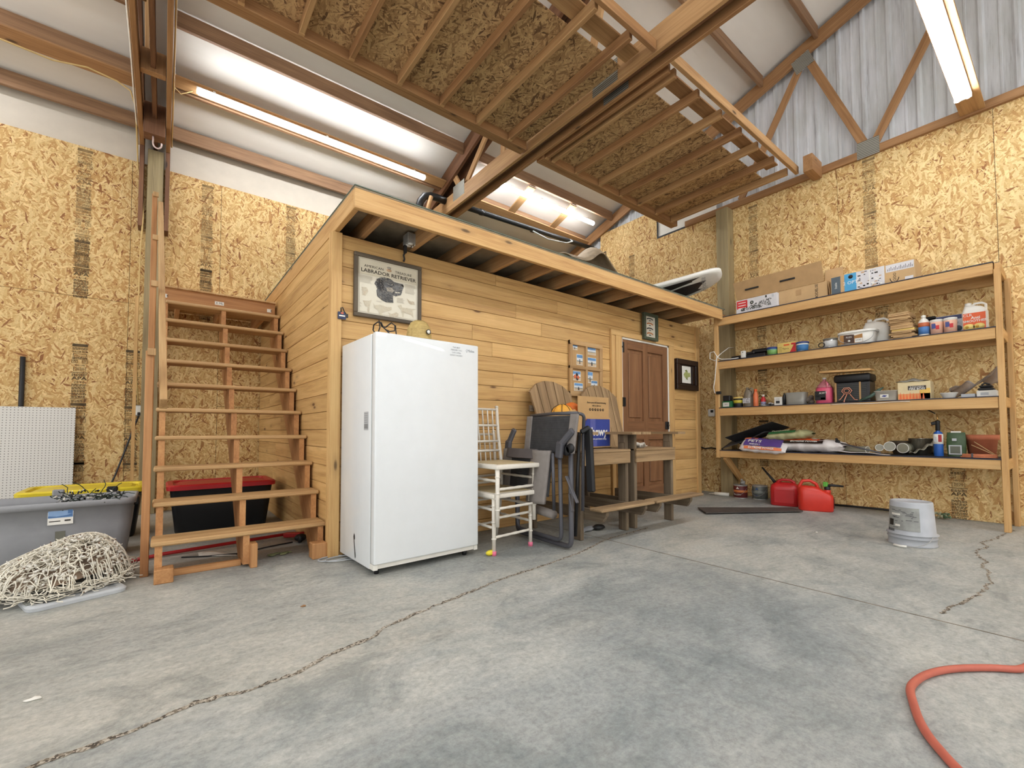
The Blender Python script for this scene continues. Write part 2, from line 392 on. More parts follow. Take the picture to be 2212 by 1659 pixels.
# ================================================================== SETTING
XR, YB = 5.47, 3.17          # right wall face, back wall face
def roofz(y): return 4.30+(3.17-y)/3.0            # underside of the purlins
RIDGE = -3.8
floor = struct(MB().box(-5.2, 6.2, -8.5, 3.4, -.15, 0).build('floor', M_CONC, origin=(0, 0, 0)))
def crack(pts, w0, jag=.02, seed=1):
    rnd = random.Random(seed); P = []
    for i in range(len(pts)-1):
        a, b = Vector(pts[i]+(0,)), Vector(pts[i+1]+(0,)); n = max(2, int((b-a).length/.03))
        d = (b-a).normalized(); s_ = Vector((-d.y, d.x, 0))
        for k in range(n): P.append(a.lerp(b, k/n)+s_*rnd.uniform(-jag, jag)*.5)
    P.append(Vector(pts[-1]+(0,))); Q_ = []
    for i in range(len(P)-1):
        n = 4
        for k in range(n): Q_.append(P[i].lerp(P[i+1], k/n))
    Q_.append(P[-1]); L, R = [], []; ww = w0
    for i, p in enumerate(Q_):
        d = (Q_[min(i+1, len(Q_)-1)]-Q_[max(i-1, 0)]).normalized(); s_ = Vector((-d.y, d.x, 0)); ww = .75*ww+.25*w0*rnd.uniform(.1, 1.9)
        L.append(p+s_*(ww/2+rnd.uniform(-.3, .3)*w0*.5)); R.append(p-s_*(ww/2+rnd.uniform(-.3, .3)*w0*.5))
    vs = [v+Vector((0, 0, .0012)) for v in L]+[v+Vector((0, 0, .0012)) for v in R]; n = len(Q_)
    mb = MB(); mb.raw(vs, [(i, n+i, n+i+1, i+1) for i in range(n-1)])
    return mb.build('floor_crack', M_RUBBLE, floor)
def mat_rubble():
    t = NT('broken_crack_edge'); co = t.n('ShaderNodeTexCoord').outputs['Object']
    vo = t.n('ShaderNodeTexVoronoi'); vo.inputs['Scale'].default_value = 130; t.l(co, vo.inputs['Vector'])
    sc = t.n('ShaderNodeSeparateColor'); t.l(vo.outputs['Color'], sc.inputs[0]); nz = t.noise(co, 30, 4, .7).outputs[0]
    f = t.math('ADD', t.math('MULTIPLY', sc.outputs[0], .5), t.math('MULTIPLY', nz, .5))
    t.l(t.ramp(f, [(.28, hexc(62, 55, 47)), (.40, hexc(112, 102, 88)), (.52, hexc(150, 140, 124)), (.70, hexc(184, 176, 162))]), t.b.inputs['Base Color'])
    t.rough(.95); t.bump(f, .8, .006); return t.m
M_RUBBLE = mat_rubble()
M_CRACK = plain(132, 124, 110, .95, name='joint_shadow', var=.2)
main = [(-1.9, -1.68), (-1.5, -1.62), (-1.244, -1.597), (-1.116, -1.586), (-1.013, -1.578), (-.871, -1.527), (-.712, -1.55), (-.559, -1.538), (-.442, -1.477), (-.236, -1.435), (-.147, -1.371), (.046, -1.31), (.362, -1.239), (.757, -1.149), (1.076, -1.121), (1.486, -1.054), (1.98, -.904), (2.635, -.855)]
crack(main, .021, jag=.013, seed=3)
c2 = [(5.13, -2.99), (4.917, -2.957), (4.55, -2.93), (4.267, -2.862), (4.089, -2.921), (3.9, -2.87), (3.728, -2.898), (3.534, -2.955), (3.35, -2.96), (3.21, -3.001), (2.948, -3.03), (2.603, -3.016), (2.338, -2.974), (2.091, -2.93)]
crack(c2, .015, jag=.022, seed=8)
mb = MB()
mb.box(1.97, 1.978, -7, .0, -.001, .0015); mb.build('control_joint', M_CRACK, floor)

def panels(name, mat, rects, plane, at, th=.012, side=1):
    mb = MB(); g = .0018
    for (a0, a1, b0, b1) in rects:
        if plane == 'Y': mb.box(a0+g, a1-g, at, at+th*side, b0+g, b1-g)
        else: mb.box(at, at+th*side, a0+g, a1-g, b0+g, b1-g)
    if plane == 'Y': mb.box(min(r[0] for r in rects), max(r[1] for r in rects), at+th*side+.002, at+.1*side, 0, 4.0, 1)
    else: mb.box(at+th*side+.002, at+.1*side, min(r[0] for r in rects), max(r[1] for r in rects), 0, 4.09, 1)
    return struct(mb.build(name, [mat, M_INK], origin=(0, 0, 0)))
rects = []
vs_ = [-5.2, -3.74, -2.53, -1.31, -.458, .759, 1.976, 3.19, 4.41, XR]
for i in range(len(vs_)-1):
    a, b = vs_[i], vs_[i+1]; hs = [0, 2.36, 4.0] if b <= -.4 else [0, 1.22, 4.0]
    for j in range(len(hs)-1): rects.append((a, b, hs[j], hs[j+1]))
wall_back = panels('wall_back', M_OSB_B, rects, 'Y', YB)
rects = []
ys = [-8.5, -7.2, -5.98, -4.76, -4.24, -2.944, -1.639, -.34, .89, 2.11, YB]
for i in range(len(ys)-1):
    a, b = ys[i], ys[i+1]
    for lo, hi in ((0, 2.5), (2.5, 4.12)): rects.append((a, b, lo, hi))
rects += [(.89, 2.11, 4.12, 4.62), (2.11, YB, 4.12, 4.36)]
wall_right = panels('wall_right', M_OSB_R, rects, 'X', XR)
# metal siding of the gable above the sheets
mb = MB(); y = YB
prof = []
yy = -8.5
while yy < YB:
    prof += [(yy, 0), (yy+.018, .022), (yy+.045, .022), (yy+.063, 0), (yy+.13, 0), (yy+.137, .006), (yy+.15, .006), (yy+.157, 0)]
    yy += .243
def gtop(y): return 4.45+(3.17-y)/3 if y > RIDGE else 4.45+(3.17-RIDGE)/3-(RIDGE-y)/3
vs, fs = [], []
for y_, d in prof: vs += [(XR+.09-d, y_, 3.95), (XR+.09-d, y_, gtop(y_)+.1)]
for i in range(len(prof)-1): fs.append((2*i, 2*i+1, 2*i+3, 2*i+2))
mb.raw(vs, fs)
mb.build('gable_siding', M_SIDING, wall_right)
# roof lining
def roof(y0, y1):
    mb = MB()
    f = lambda y: (4.50+(3.17-y)/3 if y >= RIDGE else 4.50+(3.17-RIDGE)/3-(RIDGE-y)/3)
    ny = 24; nx = 60
    def fn(u, v):
        x = -5.2+u*(5.62+5.2); y = y0+(y1-y0)*v
        return (x, y, f(y))
    mb.grid(fn, nx, ny, 0)
    return mb
ceil = struct(roof(3.32, RIDGE).build('ceiling', M_VINYL, solid=.03, origin=(0, 0, 0)))
roof(RIDGE, -8.5).build('far_slope', M_VINYL, ceil, solid=.03)
# white eave lining from sheets to roof, its shade put into the beige colour
mb = MB(); mb.box(-5.2, XR, YB+.02, YB+.05, 3.95, 4.5); mb.build('eave_lining', plain(206, 196, 180, .7, name='shaded_wall_lining', var=.02), wall_back)

# ------------------------------------------------------------ stamps printed on the sheets
def stamp_mesh(seed, H=1.35, tone=1.0):
    r = random.Random(seed); mb = MB(); y = 0; I = Matrix.Identity(4)
    seq = ['bar', 'x', 'GULLUR IRON', 'arrow', 'x', 'box', 'n', '2020', 'bar2', 'x', 'APA', '24/16', 'x', 'x', 'x', 'x', 'x', 'bar2', 'x']
    while y > -H:
        for k in seq:
            if y < -H: break
            if k == 'bar': mb.quad(-.06, y-.03, .06, y, I); y -= .04
            elif k == 'bar2': mb.quad(-.066, y-.006, .066, y, I); y -= .016
            elif k == 'x':
                for q in range(2):
                    x = -.058
                    while x < .05:
                        wd = r.uniform(.008, .026); mb.quad(x, y-.009, min(x+wd, .058), y-.001, I); x += wd+.004
                    y -= .0135
                y -= .004
            elif k == 'arrow':
                mb.quad(-.05, y-.004, .05, y, I); mb.quad(-.05, y-.026, .05, y-.023, I); mb.quad(-.053, y-.026, -.049, y, I); mb.quad(.049, y-.026, .053, y, I); y -= .036
            elif k == 'box':
                for cx, ch in ((-.04, 'W'), (.04, 'D')):
                    mb.quad(cx-.022, y-.004, cx+.022, y, I); mb.quad(cx-.022, y-.034, cx+.022, y-.031, I)
                    mb.quad(cx-.022, y-.034, cx-.019, y, I); mb.quad(cx+.019, y-.034, cx+.022, y, I)
                    mb.text(ch, .028, Matrix.Translation((cx, y-.018, 0)))
                y -= .044
            elif k == 'n':
                mb.text('100-108', .024, Matrix.Translation((0, y-.014, 0))); y -= .034
            elif k == '2020':
                mb.text('2020', .036, Matrix.Translation((0, y-.02, 0))); mb.quad(-.046, y-.042, .046, y-.04, I); mb.quad(-.046, y-.002, .046, y, I)
                mb.quad(-.048, y-.042, -.045, y, I); mb.quad(.045, y-.042, .048, y, I); y -= .054
            elif k == 'APA': mb.text('APA', .05, Matrix.Translation((0, y-.018, 0)), bold=.02, sx=1.25); y -= .044
            elif k == '24/16': mb.text('24/16', .03, Matrix.Translation((0, y-.014, 0)), sx=1.25); y -= .034
            else: mb.text(k, .024, Matrix.Translation((0, y-.014, 0)), sx=.8, bold=.02); y -= .034
    me = bpy.data.meshes.new('sheet_stamp'); mb.bm.to_mesh(me); mb.bm.free(); return me
M_STAMP = plain(92, 76, 52, .9, name='stamp_ink', var=.3); M_STAMPL = plain(146, 120, 80, .9, name='faded_stamp_ink', var=.3)
SM = stamp_mesh(1); SM.materials.append(M_STAMP)
SL = stamp_mesh(2); SL.materials.append(M_STAMPL)
SS = stamp_mesh(3, .62); SS.materials.append(M_STAMP)
def stamp(parent, me, mx):
    o = bpy.data.objects.new('sheet_stamp', me); col.objects.link(o); o.parent = parent; o.matrix_local = mx
for me, x, z in ((SL, -1.70, 3.97), (SS, -1.70, 2.97), (SM, -1.69, 1.85), (SM, -1.26, 1.83), (SL, -.60, 3.95), (SL, .34, 3.98), (SS, -.60, 2.9), (SL, -1.69, .6)):
    stamp(wall_back, me, FYm(x, YB-.002, z))
for me, y, z in ((SL, -.65, 4.06), (SL, -1.95, 4.09), (SS, -.73, 2.36), (SS, -.73, 1.75), (SS, -.73, 1.05), (SL, 1.4, 4.0), (SS, -2.03, 2.4), (SS, -2.6, .62)):
    stamp(wall_right, me, FXm(XR-.002, y, z))

# ================================================================== FRAME OF THE BUILDING
def post(name, x0, x1, y0, y1, z1, label, mat):
    return tag(MB().box(x0, x1, y0, y1, 0, z1, bev=.004).build(name, mat), label, 'post')
post('wall_post', 5.30, XR-.004, -.375, -.205, 4.11, 'greenish treated square timber post in the right corner by the shelving', M_GREENP)
post('wall_post', -1.175, -1.03, 3.0, YB-.004, 4.11, 'greenish treated timber post at the back wall behind the stair rail', M_GREENP)

def rb(y): return 4.22+(3.17-y)/3.0     # rafter underside
def truss(x0, x1, label, gable=False):
    t = thing('roof_truss', label, 'truss', ((x0+x1)/2, YB, 4.1))
    th = .04; faces = [x0] if gable else [x0, x1-th]
    yend = RIDGE-.2
    for fx in faces:
        mb = MB(); h = .09 if gable else .225
        mb.box(fx, fx+th, -8.3, YB-.03 if not gable else .36, 4.113, 4.113+h, bev=.003); mb.build('bottom_chord', M_FIRL if 2 < fx < 2.3 else M_FIR, t)  # middle truss left ply paler, nearby lamp light put into its colour
        mb = MB(); hh = .19 if gable else .245
        def slab(ya, yb_, m_=0):
            pts = [(ya, rbz(ya)), (yb_, rbz(yb_)), (yb_, rbz(yb_)+hh), (ya, rbz(ya)+hh)]
            vs = [(xx, p[0], p[1]) for xx in (fx, fx+th) for p in pts]
            off = Vector((random.uniform(-9, 9), random.uniform(-9, 9), 0))
            wcs = [Vector((v[1], v[2]+v[1]/3, v[0]))+off for v in vs]
            mb.raw(vs, [(0, 1, 2, 3), (7, 6, 5, 4), (0, 4, 5, 1), (1, 5, 6, 2), (2, 6, 7, 3), (3, 7, 4, 0)], 0, None, wcs)
        rbz = lambda y: rb(y) if y >= RIDGE else rb(RIDGE)-(RIDGE-y)/3
        slab(YB-.02, RIDGE); slab(RIDGE, -8.3)
        mb.build('top_chord', M_FIRD if not gable else M_FIR, t)
    xm = (x0+x1)/2 if not gable else x0+.02
    webs = [((-.5, 4.2), (-1.30, 5.66)), ((-1.38, 5.66), (-1.93, 4.25)), ((-2.0, 4.2), (-3.1, 6.32))] if gable else \
        [((1.93, 4.33), (2.2, 4.75)), ((1.88, 4.30), (1.05, 5.02)), ((.95, 4.25), (.9, 4.95)), ((-.42, 4.3), (-.78, 5.5)), ((-.95, 5.55), (-1.8, 4.3)), ((-1.95, 4.3), (-3.0, 6.1))]
    for (ya, za), (yb_, zb) in webs:
        w_ = .09
        MB().beam((xm+(.0 if gable else -.05), ya, za), (xm+(.0 if gable else -.05), yb_, zb), .03, w_, up=(0, 1, 0) if abs(zb-za) > abs(ya-yb_) else (0, 0, 1), bev=.003).build('web', M_FIR if gable else M_FIRL, t)
    pl = [(-1.317, 5.66), (-1.96, 4.20)] if gable else [(-.72, 4.235), (1.92, 4.31)]
    for (py, pz) in pl:
        for sx in ([x0-.002] if gable else [x0-.002, x1-th-.002]):
            a = math.atan(1/3) if pz > 5 else 0
            Mx = Matrix.Translation((sx, py, pz)) @ Matrix.Rotation(-a, 4, 'X')
            MB().box(-.001, .001, *((-.105, .105, -.10, .10) if gable else (-.15, .15, -.105, .105)), 0, Mx).build('gusset_plate', M_PLATE, t)
    if not gable:
        MB().box((x0+x1)/2-.019, (x0+x1)/2+.019, -8.2, YB-.05, 4.165, 4.33, bev=.003).build('centre_ply', M_FIRD, t)
        MB().box(x0+.075, x1-.075, 1.9, YB-.05, 4.34, 4.40, bev=.003).build('heel_block', M_FIRD, t) if False else None
    if not gable:
        for fx in faces:
            MB().box(fx, fx+th, YB-.2, YB-.02, 3.2, 4.113, bev=.003).build('end_vertical', M_FIRD, t)
    return t
truss(2.24, 2.44, 'double ply roof truss whose long bottom chord crosses the middle of the ceiling')
tl = truss(-1.245, -.975, 'double ply roof truss overhead at the left, in line with the stair rail')
truss(5.428, 5.468, 'single ply gable truss with zigzag webs against the metal siding on the right', gable=True)
MB().box(-1.2, -1.02, 1.63, 1.7, 4.13, 4.33, bev=.003).build('spacer_block', M_FIR, tl)
MB().box(-1.2, -1.02, 2.45, 2.6, 4.0, 4.33, bev=.003).build('spacer_block', M_FIRD, tl)

# purlins
bays = {'left': (-5.2, -1.25), 'middle': (-.97, 2.235), 'right': (2.445, 5.425)}
rows = [(3.05, 'lowest purlin at the eave'), (2.44, 'second purlin up from the eave'), (1.78, 'third purlin up from the eave'), (1.12, 'fourth purlin up from the eave')]
up_rows = [(-.84, 'lower of the purlins above the hung platform'), (-1.5, 'next purlin up above the hung platform'), (-2.16, 'high purlin close to the ridge'), (-2.82, 'highest purlin by the ridge')]
where = {'left': 'left of the overhead truss', 'middle': 'between the two double trusses', 'right': 'between the middle truss and the gable wall'}
for bay, (xa, xb) in bays.items():
    rr = rows[:] if bay == 'left' else rows[:3]
    if bay == 'right': rr = rr+up_rows
    if bay == 'middle': rr = rr+up_rows[:2]
    for y, txt in rr:
        z = roofz(y)
        tag(MB().box(xa, xb, y, y+.04, z, z+.155, bev=.003).build('purlin', M_PURL), txt+', '+where[bay], 'purlin', 'roof purlins')
def sloped_board(x0, x1, y, wid, name, label, mat=M_FIRL, z=None):
    a = -math.atan(1/3)
    Mx = Matrix.Translation((0, y, (roofz(y) if z is None else z)-.022)) @ Matrix.Rotation(a, 4, 'X')
    return tag(MB().box(x0, x1, -wid, 0, 0, .02, 0, Mx, bev=.002).build(name, mat), label, 'board')
sloped_board(-5.2, -1.25, 2.56, .15, 'light_backing_board', 'flat board nailed under a purlin left of the overhead truss', M_FIR)
sloped_board(-.97, 2.235, 2.385, .14, 'light_backing_board', 'flat pale board carrying the long shop light above the stairs')
sloped_board(2.445, 5.425, 2.49, .15, 'light_backing_board', 'flat pale board below the shop light over the loft')
for i, x in enumerate((3.52, 4.45)):
    sloped = MB(); a = -math.atan(1/3)
    Mx = Matrix.Translation((x, 2.40, roofz(2.40)-.016)) @ Matrix.Rotation(a, 4, 'X')
    sloped.box(-.07, .07, -.62, .0, 0, .018, 0, Mx, bev=.002)
    tag(sloped.build('cross_board', M_FIRL), ('left' if i == 0 else 'right')+' of the two short cross boards holding the shop light over the loft', 'board', 'cross boards')

# hung storage platforms
def platform(x0, x1, joists, label, name='hanging_platform'):
    t = thing(name, label, 'platform', ((x0+x1)/2, -.4, 4.1))
    MB().box(x0, x1, .405, .445, 4.11, 4.215, bev=.003).build('rim_board', M_FIR, t)
    MB().box(x0, x1, .445, .52, 4.113, 4.15, bev=.003).build('rim_board', M_FIR, t)
    for k, x in enumerate(joists):
        MB().box(x, x+.04, -1.22, .40, 4.11, 4.20, bev=.003).build('joist', M_FIRL if k % 2 else M_FIR, t)
        MB().box(x-.001, x+.041, .37, .401, 4.108, 4.125).build('joist_end', M_FIRL, t)
    mb = MB(); g = .002
    xs = [x0]
    while xs[-1]+1.22 < x1: xs.append(xs[-1]+1.22)
    xs.append(x1)
    for i in range(len(xs)-1):
        mb.box(xs[i]+g, xs[i+1]-g, -.3, .44, 4.203, 4.215); mb.box(xs[i]+g, xs[i+1]-g, -.92, -.3-2*g, 4.203, 4.215)
    mb.build('deck', M_OSB_P, t)
    return t
pL = platform(-.96, 2.22, [-.6, -.18, .22, .66, 1.10, 1.53, 1.95], 'storage platform of sheet and joists hung in the middle bay, left of the middle truss')
MB().box(.9, 2.22, -1.12, -.97, 4.205, 4.225, bev=.002).build('edge_board', M_FIRL, pL)
MB().box(-.9, 2.22, -1.29, -1.25, 4.11, 4.20, bev=.003).build('header', M_FIR, pL)
pR = platform(2.47, 5.3, [2.50, 2.60, 3.0, 3.44, 3.87, 4.27, 4.70, 5.10], 'storage platform of sheet and joists hung beside the gable wall, right of the middle truss')
MB().box(2.44, 5.2, -1.32, -1.28, 4.11, 4.20, bev=.003).build('header', M_FIRL, pR)
for y in (-1.02, -.72): MB().box(2.7, 5.0, y-.14, y, 4.218, 4.235, bev=.002).build('edge_board', M_FIR, pR)
MB().box(5.10, 5.42, -1.5, -1.40, 4.05, 4.25, bev=.003).build('hanger_block', M_FIR, pR)

# ------------------------------------------------------------ shop lights
def shop_light(x0, x1, y, z, tilt, label, tubes=1, group='long shop lights'):
    t = thing('shop_light', label, 'light', ((x0+x1)/2, y, z), group)
    Mx = Matrix.Translation((0, y, z)) @ Matrix.Rotation(tilt, 4, 'X')
    mb = MB(); W = .05 if tubes == 1 else .12
    mb.box(x0, x1, -W/2, W/2, .028, .042, 0, Mx, bev=.003)
    for xe in (x0, x1): mb.box(xe-.008, xe+.008, -W/2, W/2, -.01, .04, 0, Mx)
    mb.build('housing', M_WHITEP, t)
    for xh in ((x0+.15, (x0+x1)/2, x1-.15) if tubes == 1 else ()): MB().box(xh-.012, xh+.012, -.012, .012, .04, .075, 0, Mx).build('mounting_bracket', M_WHITEP, t)
    offs = [0] if tubes == 1 else [-.034, .034]
    for o_ in offs:
        mb = MB(); n = 10; r = .033 if tubes == 1 else .021
        vs = []; 
        pts = [(x0+.01, o_, .0), (x1-.01, o_, .0)]
        mb.tube(pts, r, 12, 0, M=Mx)
        mb.build('tube', M_TUBE, t)
    return t
a_ = -math.atan(1/3)
shop_light(-.765, 1.87, 2.235, 4.495, a_, 'glowing shop light on the white ceiling above the stairs')
shop_light(2.62, 5.08, 1.93, 4.655, a_, 'glowing shop light over the plank room loft')
shop_light(2.5, 5.0, -2.79, 4.085, 0, 'bright double tube shop light by the metal gable wall', 2)
tag(MB().box(2.2, XR-.02, -2.9, -2.72, 4.135, 4.155, bev=.002).build('light_backing_board', M_FIRL), 'flat board behind the bright double tube light by the gable', 'board')
# unseen shop lights of the same kind, added to light the room
for i, (x0, y, z) in enumerate(((-.9, -2.79, 4.075), (-4.6, -2.79, 4.075), (-.9, -6.2, 4.3), (2.5, -6.2, 4.3), (-4.9, 2.29, 4.53))):
    shop_light(x0, x0+2.5, y, z, 0 if i < 4 else a_, ('first', 'second', 'third', 'fourth', 'fifth')[i]+' unseen shop light added out of frame to light the room', 2 if i < 4 else 1)
# ================================================================== PLANK ROOM
rows_z = [0, .1075]+[.1075+.1365*k for k in range(1, 17)]+[2.40]
def plank_wall(name, a0, a1, plane, holes=(), seed=2):
    rnd = random.Random(seed); mb = MB()
    for i in range(len(rows_z)-1):
        z0, z1 = rows_z[i]+.0015, rows_z[i+1]-.0015
        if z1-z0 < .02: continue
        a = a0; cuts = [a0]
        while True:
            a += rnd.uniform(1.2, 2.6)
            if a > a1-.4: break
            cuts.append(a)
        cuts.append(a1)
        for j in range(len(cuts)-1):
            segs = [(cuts[j]+.0008, cuts[j+1]-.0008)]
            for (h0, h1, hz) in holes:
                if z0 < hz:
                    ns = []
                    for s0, s1 in segs:
                        if s1 <= h0 or s0 >= h1: ns.append((s0, s1)); continue
                        if s0 < h0: ns.append((s0, h0))
                        if s1 > h1: ns.append((h1, s1))
                    segs = ns
            dj = rnd.uniform(0, .0025)
            for (h0, h1, hz) in holes:
                if j == 0 and z0 < hz and z1 > hz+.02: mb.box(h0, h1, .002, .02, hz+.003, z1, bev=.002)
            for s0, s1 in segs:
                if plane == 'Y': mb.box(s0, s1, dj, .02, z0, z1, bev=.0022)
                else: mb.box(dj, .02, s0, s1, z0, z1, bev=.0022)
    if plane == 'Y':
        mb.box(a0, 3.34, .022, .05, 0, 2.4, 1); mb.box(4.35, a1, .022, .05, 0, 2.4, 1); mb.box(3.34, 4.35, .022, .05, 2.05, 2.4, 1)
    else: mb.box(.022, .05, a0, a1, 0, 2.4, 1)
    return struct(mb.build(name, [M_PLANK, M_INK], origin=(0, 0, 0)))
wall_front = plank_wall('wall_front', .0, 5.06, 'Y', [(3.35, 4.34, 2.05)], 4)
wall_left = plank_wall('wall_left', .03, YB-.02, 'X', seed=9)
MB().box(-.02, .056, -.022, -.001, 0, 2.40, bev=.003).build('corner_trim', M_TRIMW, wall_front)
MB().box(-.022, -.001, .0, .05, 0, 2.40, bev=.003).build('corner_trim', M_TRIMW, wall_left)
MB().box(5.03, 5.12, -.02, .02, 0, 2.40, bev=.003).build('corner_trim', M_TRIMW, wall_front)
mb = MB(); mb.box(5.1, 5.12, .02, YB-.03, 0, 2.4); mb.build('end_sheathing', M_PLANK, wall_front)

# door
d1 = struct(MB().build('door_1', M_DOORW, origin=(3.85, 0, 0))) if False else None
dm = MB(); X0, X1, Z0, Z1 = 3.372, 4.322, .03, 2.02; yf = -.004
st = .105; midx = (3.784+3.89)/2
# stiles and rails as one door leaf
for b in ((X0, X0+st, Z0, Z1), (X1-st, X1, Z0, Z1), (midx-.05, midx+.05, Z0, Z1)): dm.box(b[0], b[1], yf, .035, b[2], b[3], bev=.002)
for z0, z1 in ((1.915, Z1), (.80, 1.03), (Z0, .22)):
    for xa, xb in ((X0+st, midx-.05), (midx+.05, X1-st)): dm.box(xa, xb, yf, .035, z0, z1, bev=.001)
door = struct(dm.build('door_1', M_DOORW, origin=(3.85, 0, 0)))
for xa, xb in ((X0+st, midx-.05), (midx+.05, X1-st)):
    for z0, z1 in ((1.03, 1.915), (.22, .80)):
        m_ = MB(); m_.box(xa, xb, .018, .028, z0, z1)
        m_.box(xa+.035, xb-.035, .004, .02, z0+.04, z1-.04, bev=.014)
        m_.build('door_panel', M_DOORW, door)
m_ = MB(); m_.box(3.30, 3.40, -.014, -.005, 1.915, 1.935, bev=.002); m_.box(3.372, 3.40, -.016, -.005, 1.86, 1.985, bev=.002); m_.box(3.30, 3.335, -.014, -.005, 1.905, 1.945)
m_.build('strap_hinge', M_BLACK, door)
m_ = MB(); m_.box(3.335, 3.415, -.022, -.005, 1.205, 1.315, bev=.006); m_.box(3.372, 3.376, -.026, -.02, 1.21, 1.31); m_.build('butt_hinge', M_BLACK, door)
m_ = MB(); m_.box(4.25, 4.325, -.02, -.005, .93, 1.03, bev=.005); m_.tube([(4.27, -.02, .98), (4.27, -.05, .98)], .012); m_.build('latch', M_BLACK, door)
m_ = MB(); m_.box(3.345, 3.37, -.01, .03, .0, 2.045); m_.box(4.325, 4.345, -.01, .03, 0, 2.045); m_.box(3.345, 4.345, -.01, .03, 2.022, 2.045)
struct(m_.build('trim_1', M_WHITEP))
m_ = MB(); m_.box(3.235, 3.345, -.026, -.001, 0, 2.045, bev=.003); m_.box(4.345, 4.455, -.026, -.001, 0, 2.045, bev=.003); m_.box(3.145, 4.455, -.027, -.001, 2.045, 2.115, bev=.003)
m_.box(3.145, 3.165, -.03, -.001, 0, 2.045, bev=.002); m_.box(3.17, 3.20, -.02, -.001, 0, 2.045, bev=.002); m_.box(3.2, 3.23, -.015, -.001, 0, 2.045)
struct(m_.build('trim_2', M_TRIMW))

# loft over the plank room
LF = -.457
loft = thing('storage_loft', 'lumber framed storage loft overhanging the front of the plank room', 'loft', (2.5, 1.3, 2.4))
MB().box(0, 4.94, LF, LF+.038, 2.405, 2.54, bev=.003).build('fascia_board', M_SHELFW, loft)
MB().box(-.002, .036, LF+.039, YB-.02, 2.402, 2.54, bev=.003).build('side_rim_board', M_SHELFW, loft)
for k in range(12):
    x = .2+.4115*k
    MB().box(x, x+.038, LF+.04, YB-.05, 2.415, 2.54, bev=.002).build('joist', M_FIRL, loft)
M_PLYG = plain(104, 118, 104, .8, name='green_deck_edge', var=.1); M_PLYD = plain(156, 140, 116, .85, name='ply_deck_underside', var=.12)
m_ = MB(); m_.box(-.004, 5.0, LF-.006, YB-.03, 2.552, 2.558, 0); m_.box(.0, 4.99, LF+.001, YB-.04, 2.541, 2.552, 1); m_.build('deck', [M_PLYG, M_PLYD], loft)
MB().box(4.99, 5.10, -.42, -.38, 2.43, 2.50, bev=.002).build('end_cleat', M_FIR, loft)

# ================================================================== STAIRS
sx0, sx1 = -1.02, -.005
stairs = thing('open_stairs', 'open riser lumber stairs climbing against the plank room side', 'stairs', (-.5, .9, 0))
for i in range(10):
    y0 = .083+.2012*i; zt = .242+.2131*i
    m_ = MB(); m_.box(sx0+(.04 if i > 5 else 0), sx1, y0, y0+.235, zt-.03, zt, bev=.008); o = m_.build('tread', M_TREAD, stairs)
def stringer(x0, x1, kind):
    zb = lambda y: max(0 if kind != 'mid' else .02, 1.90+(y-2.14)*1.90/1.78); ysl = [.10]+[.103+.2012*i for i in range(1, 11)]+[2.14]
    ysl = sorted(set(ysl+[.36])); off = Vector((random.uniform(-5, 5),)*3); c_, s_ = math.cos(.81), math.sin(.81); m_ = MB()
    for a_y, b_y in zip(ysl[:-1], ysl[1:]):
        i = min(9, int(((a_y+b_y)/2-.103)/.2012)); zt = .242-.031+.2131*i if (a_y+b_y)/2 < .103+2.012 else 2.12
        vs = [(x, y, z) for x in (x0, x1) for (y, z) in ((a_y, zb(a_y)), (b_y, zb(b_y)), (b_y, zt), (a_y, zt))]
        wcs = [Vector((v[1]*c_+v[2]*s_, -v[1]*s_+v[2]*c_, v[0]))+off for v in vs]
        m_.raw(vs, [(0, 1, 2, 3), (7, 6, 5, 4), (0, 4, 5, 1), (1, 5, 6, 2), (2, 6, 7, 3), (3, 7, 4, 0)], 0, None, wcs)
    return m_.build('stringer', M_STAIR, stairs, doubles=True)
stringer(-1.0, -.962, 'l'); stringer(-.535, -.497, 'mid'); stringer(-.06, -.022, 'r')
for x0, x1, y0 in ((-1.0, -.905, .03), (-.497, -.455, .05), (-.12, -.022, .0)):
    MB().box(x0, x1, y0, y0+.1, 0, .085 if x0 < -.5 else (.16 if x0 < -.3 else .11), bev=.004).build('foot_block', M_STAIR, stairs)
MB().box(-.958, -.535, .17, .21, .0, .04, bev=.003).build('floor_cleat', M_STAIR, stairs)
MB().box(-1.02, -.02, 2.10, 2.14, 2.17, 2.335, bev=.003).build('landing_header', M_STAIR, stairs)
MB().box(-1.02, -.02, 2.06, YB-.01, 2.325, 2.34).build('landing_deck', M_TREAD, stairs)
for x in (-.9, -.52, -.12): MB().box(x, x+.038, 2.14, YB-.03, 2.19, 2.32).build('landing_joist', M_STAIR, stairs)
for x, s_ in ((-.99, 'X'), (-.56, 'X ML'), (-.08, 'X')):
    m_ = MB(); m_.quad(-.04, -.018, .04 if x > -.6 and x < -.5 else .0, .018, FYm(x+.02, 2.099, 2.245), 0); m_.text(s_, .03, FYm(x+.02, 2.098, 2.245), 1)
    m_.build('lumber_tag', [M_WHITEP, M_INK], stairs)
# rail
# Posts of increasing height nailed up the outer stringer
for (y, z1, wx, yd) in ((.26, 1.43, .042, .09), (.98, 2.06, .04, .09), (1.68, 2.66, .04, .09), (2.08, 3.22, .04, .09)):
    xc = {.26: -1.05, .98: -1.058, 1.68: -1.072, 2.08: -1.085}[y]
    z0 = 0 if y < .5 else .242+1.06*(y-.3)-.2
    MB().box(xc-wx/2, xc+wx/2, y, y+yd, z0, z1, bev=.003).build('rail_post', M_STAIR, stairs)
    MB().box(xc-.012, xc+.03, y-.02, y, z1-.03, z1+.015, bev=.002).build('post_block', M_TREAD, stairs)
m_ = MB(); m_.beam((-.976, .24, 1.09), (-1.04, 2.14, 3.14), .04, .09, bev=.003); m_.build('hand_rail', M_TREAD, stairs)
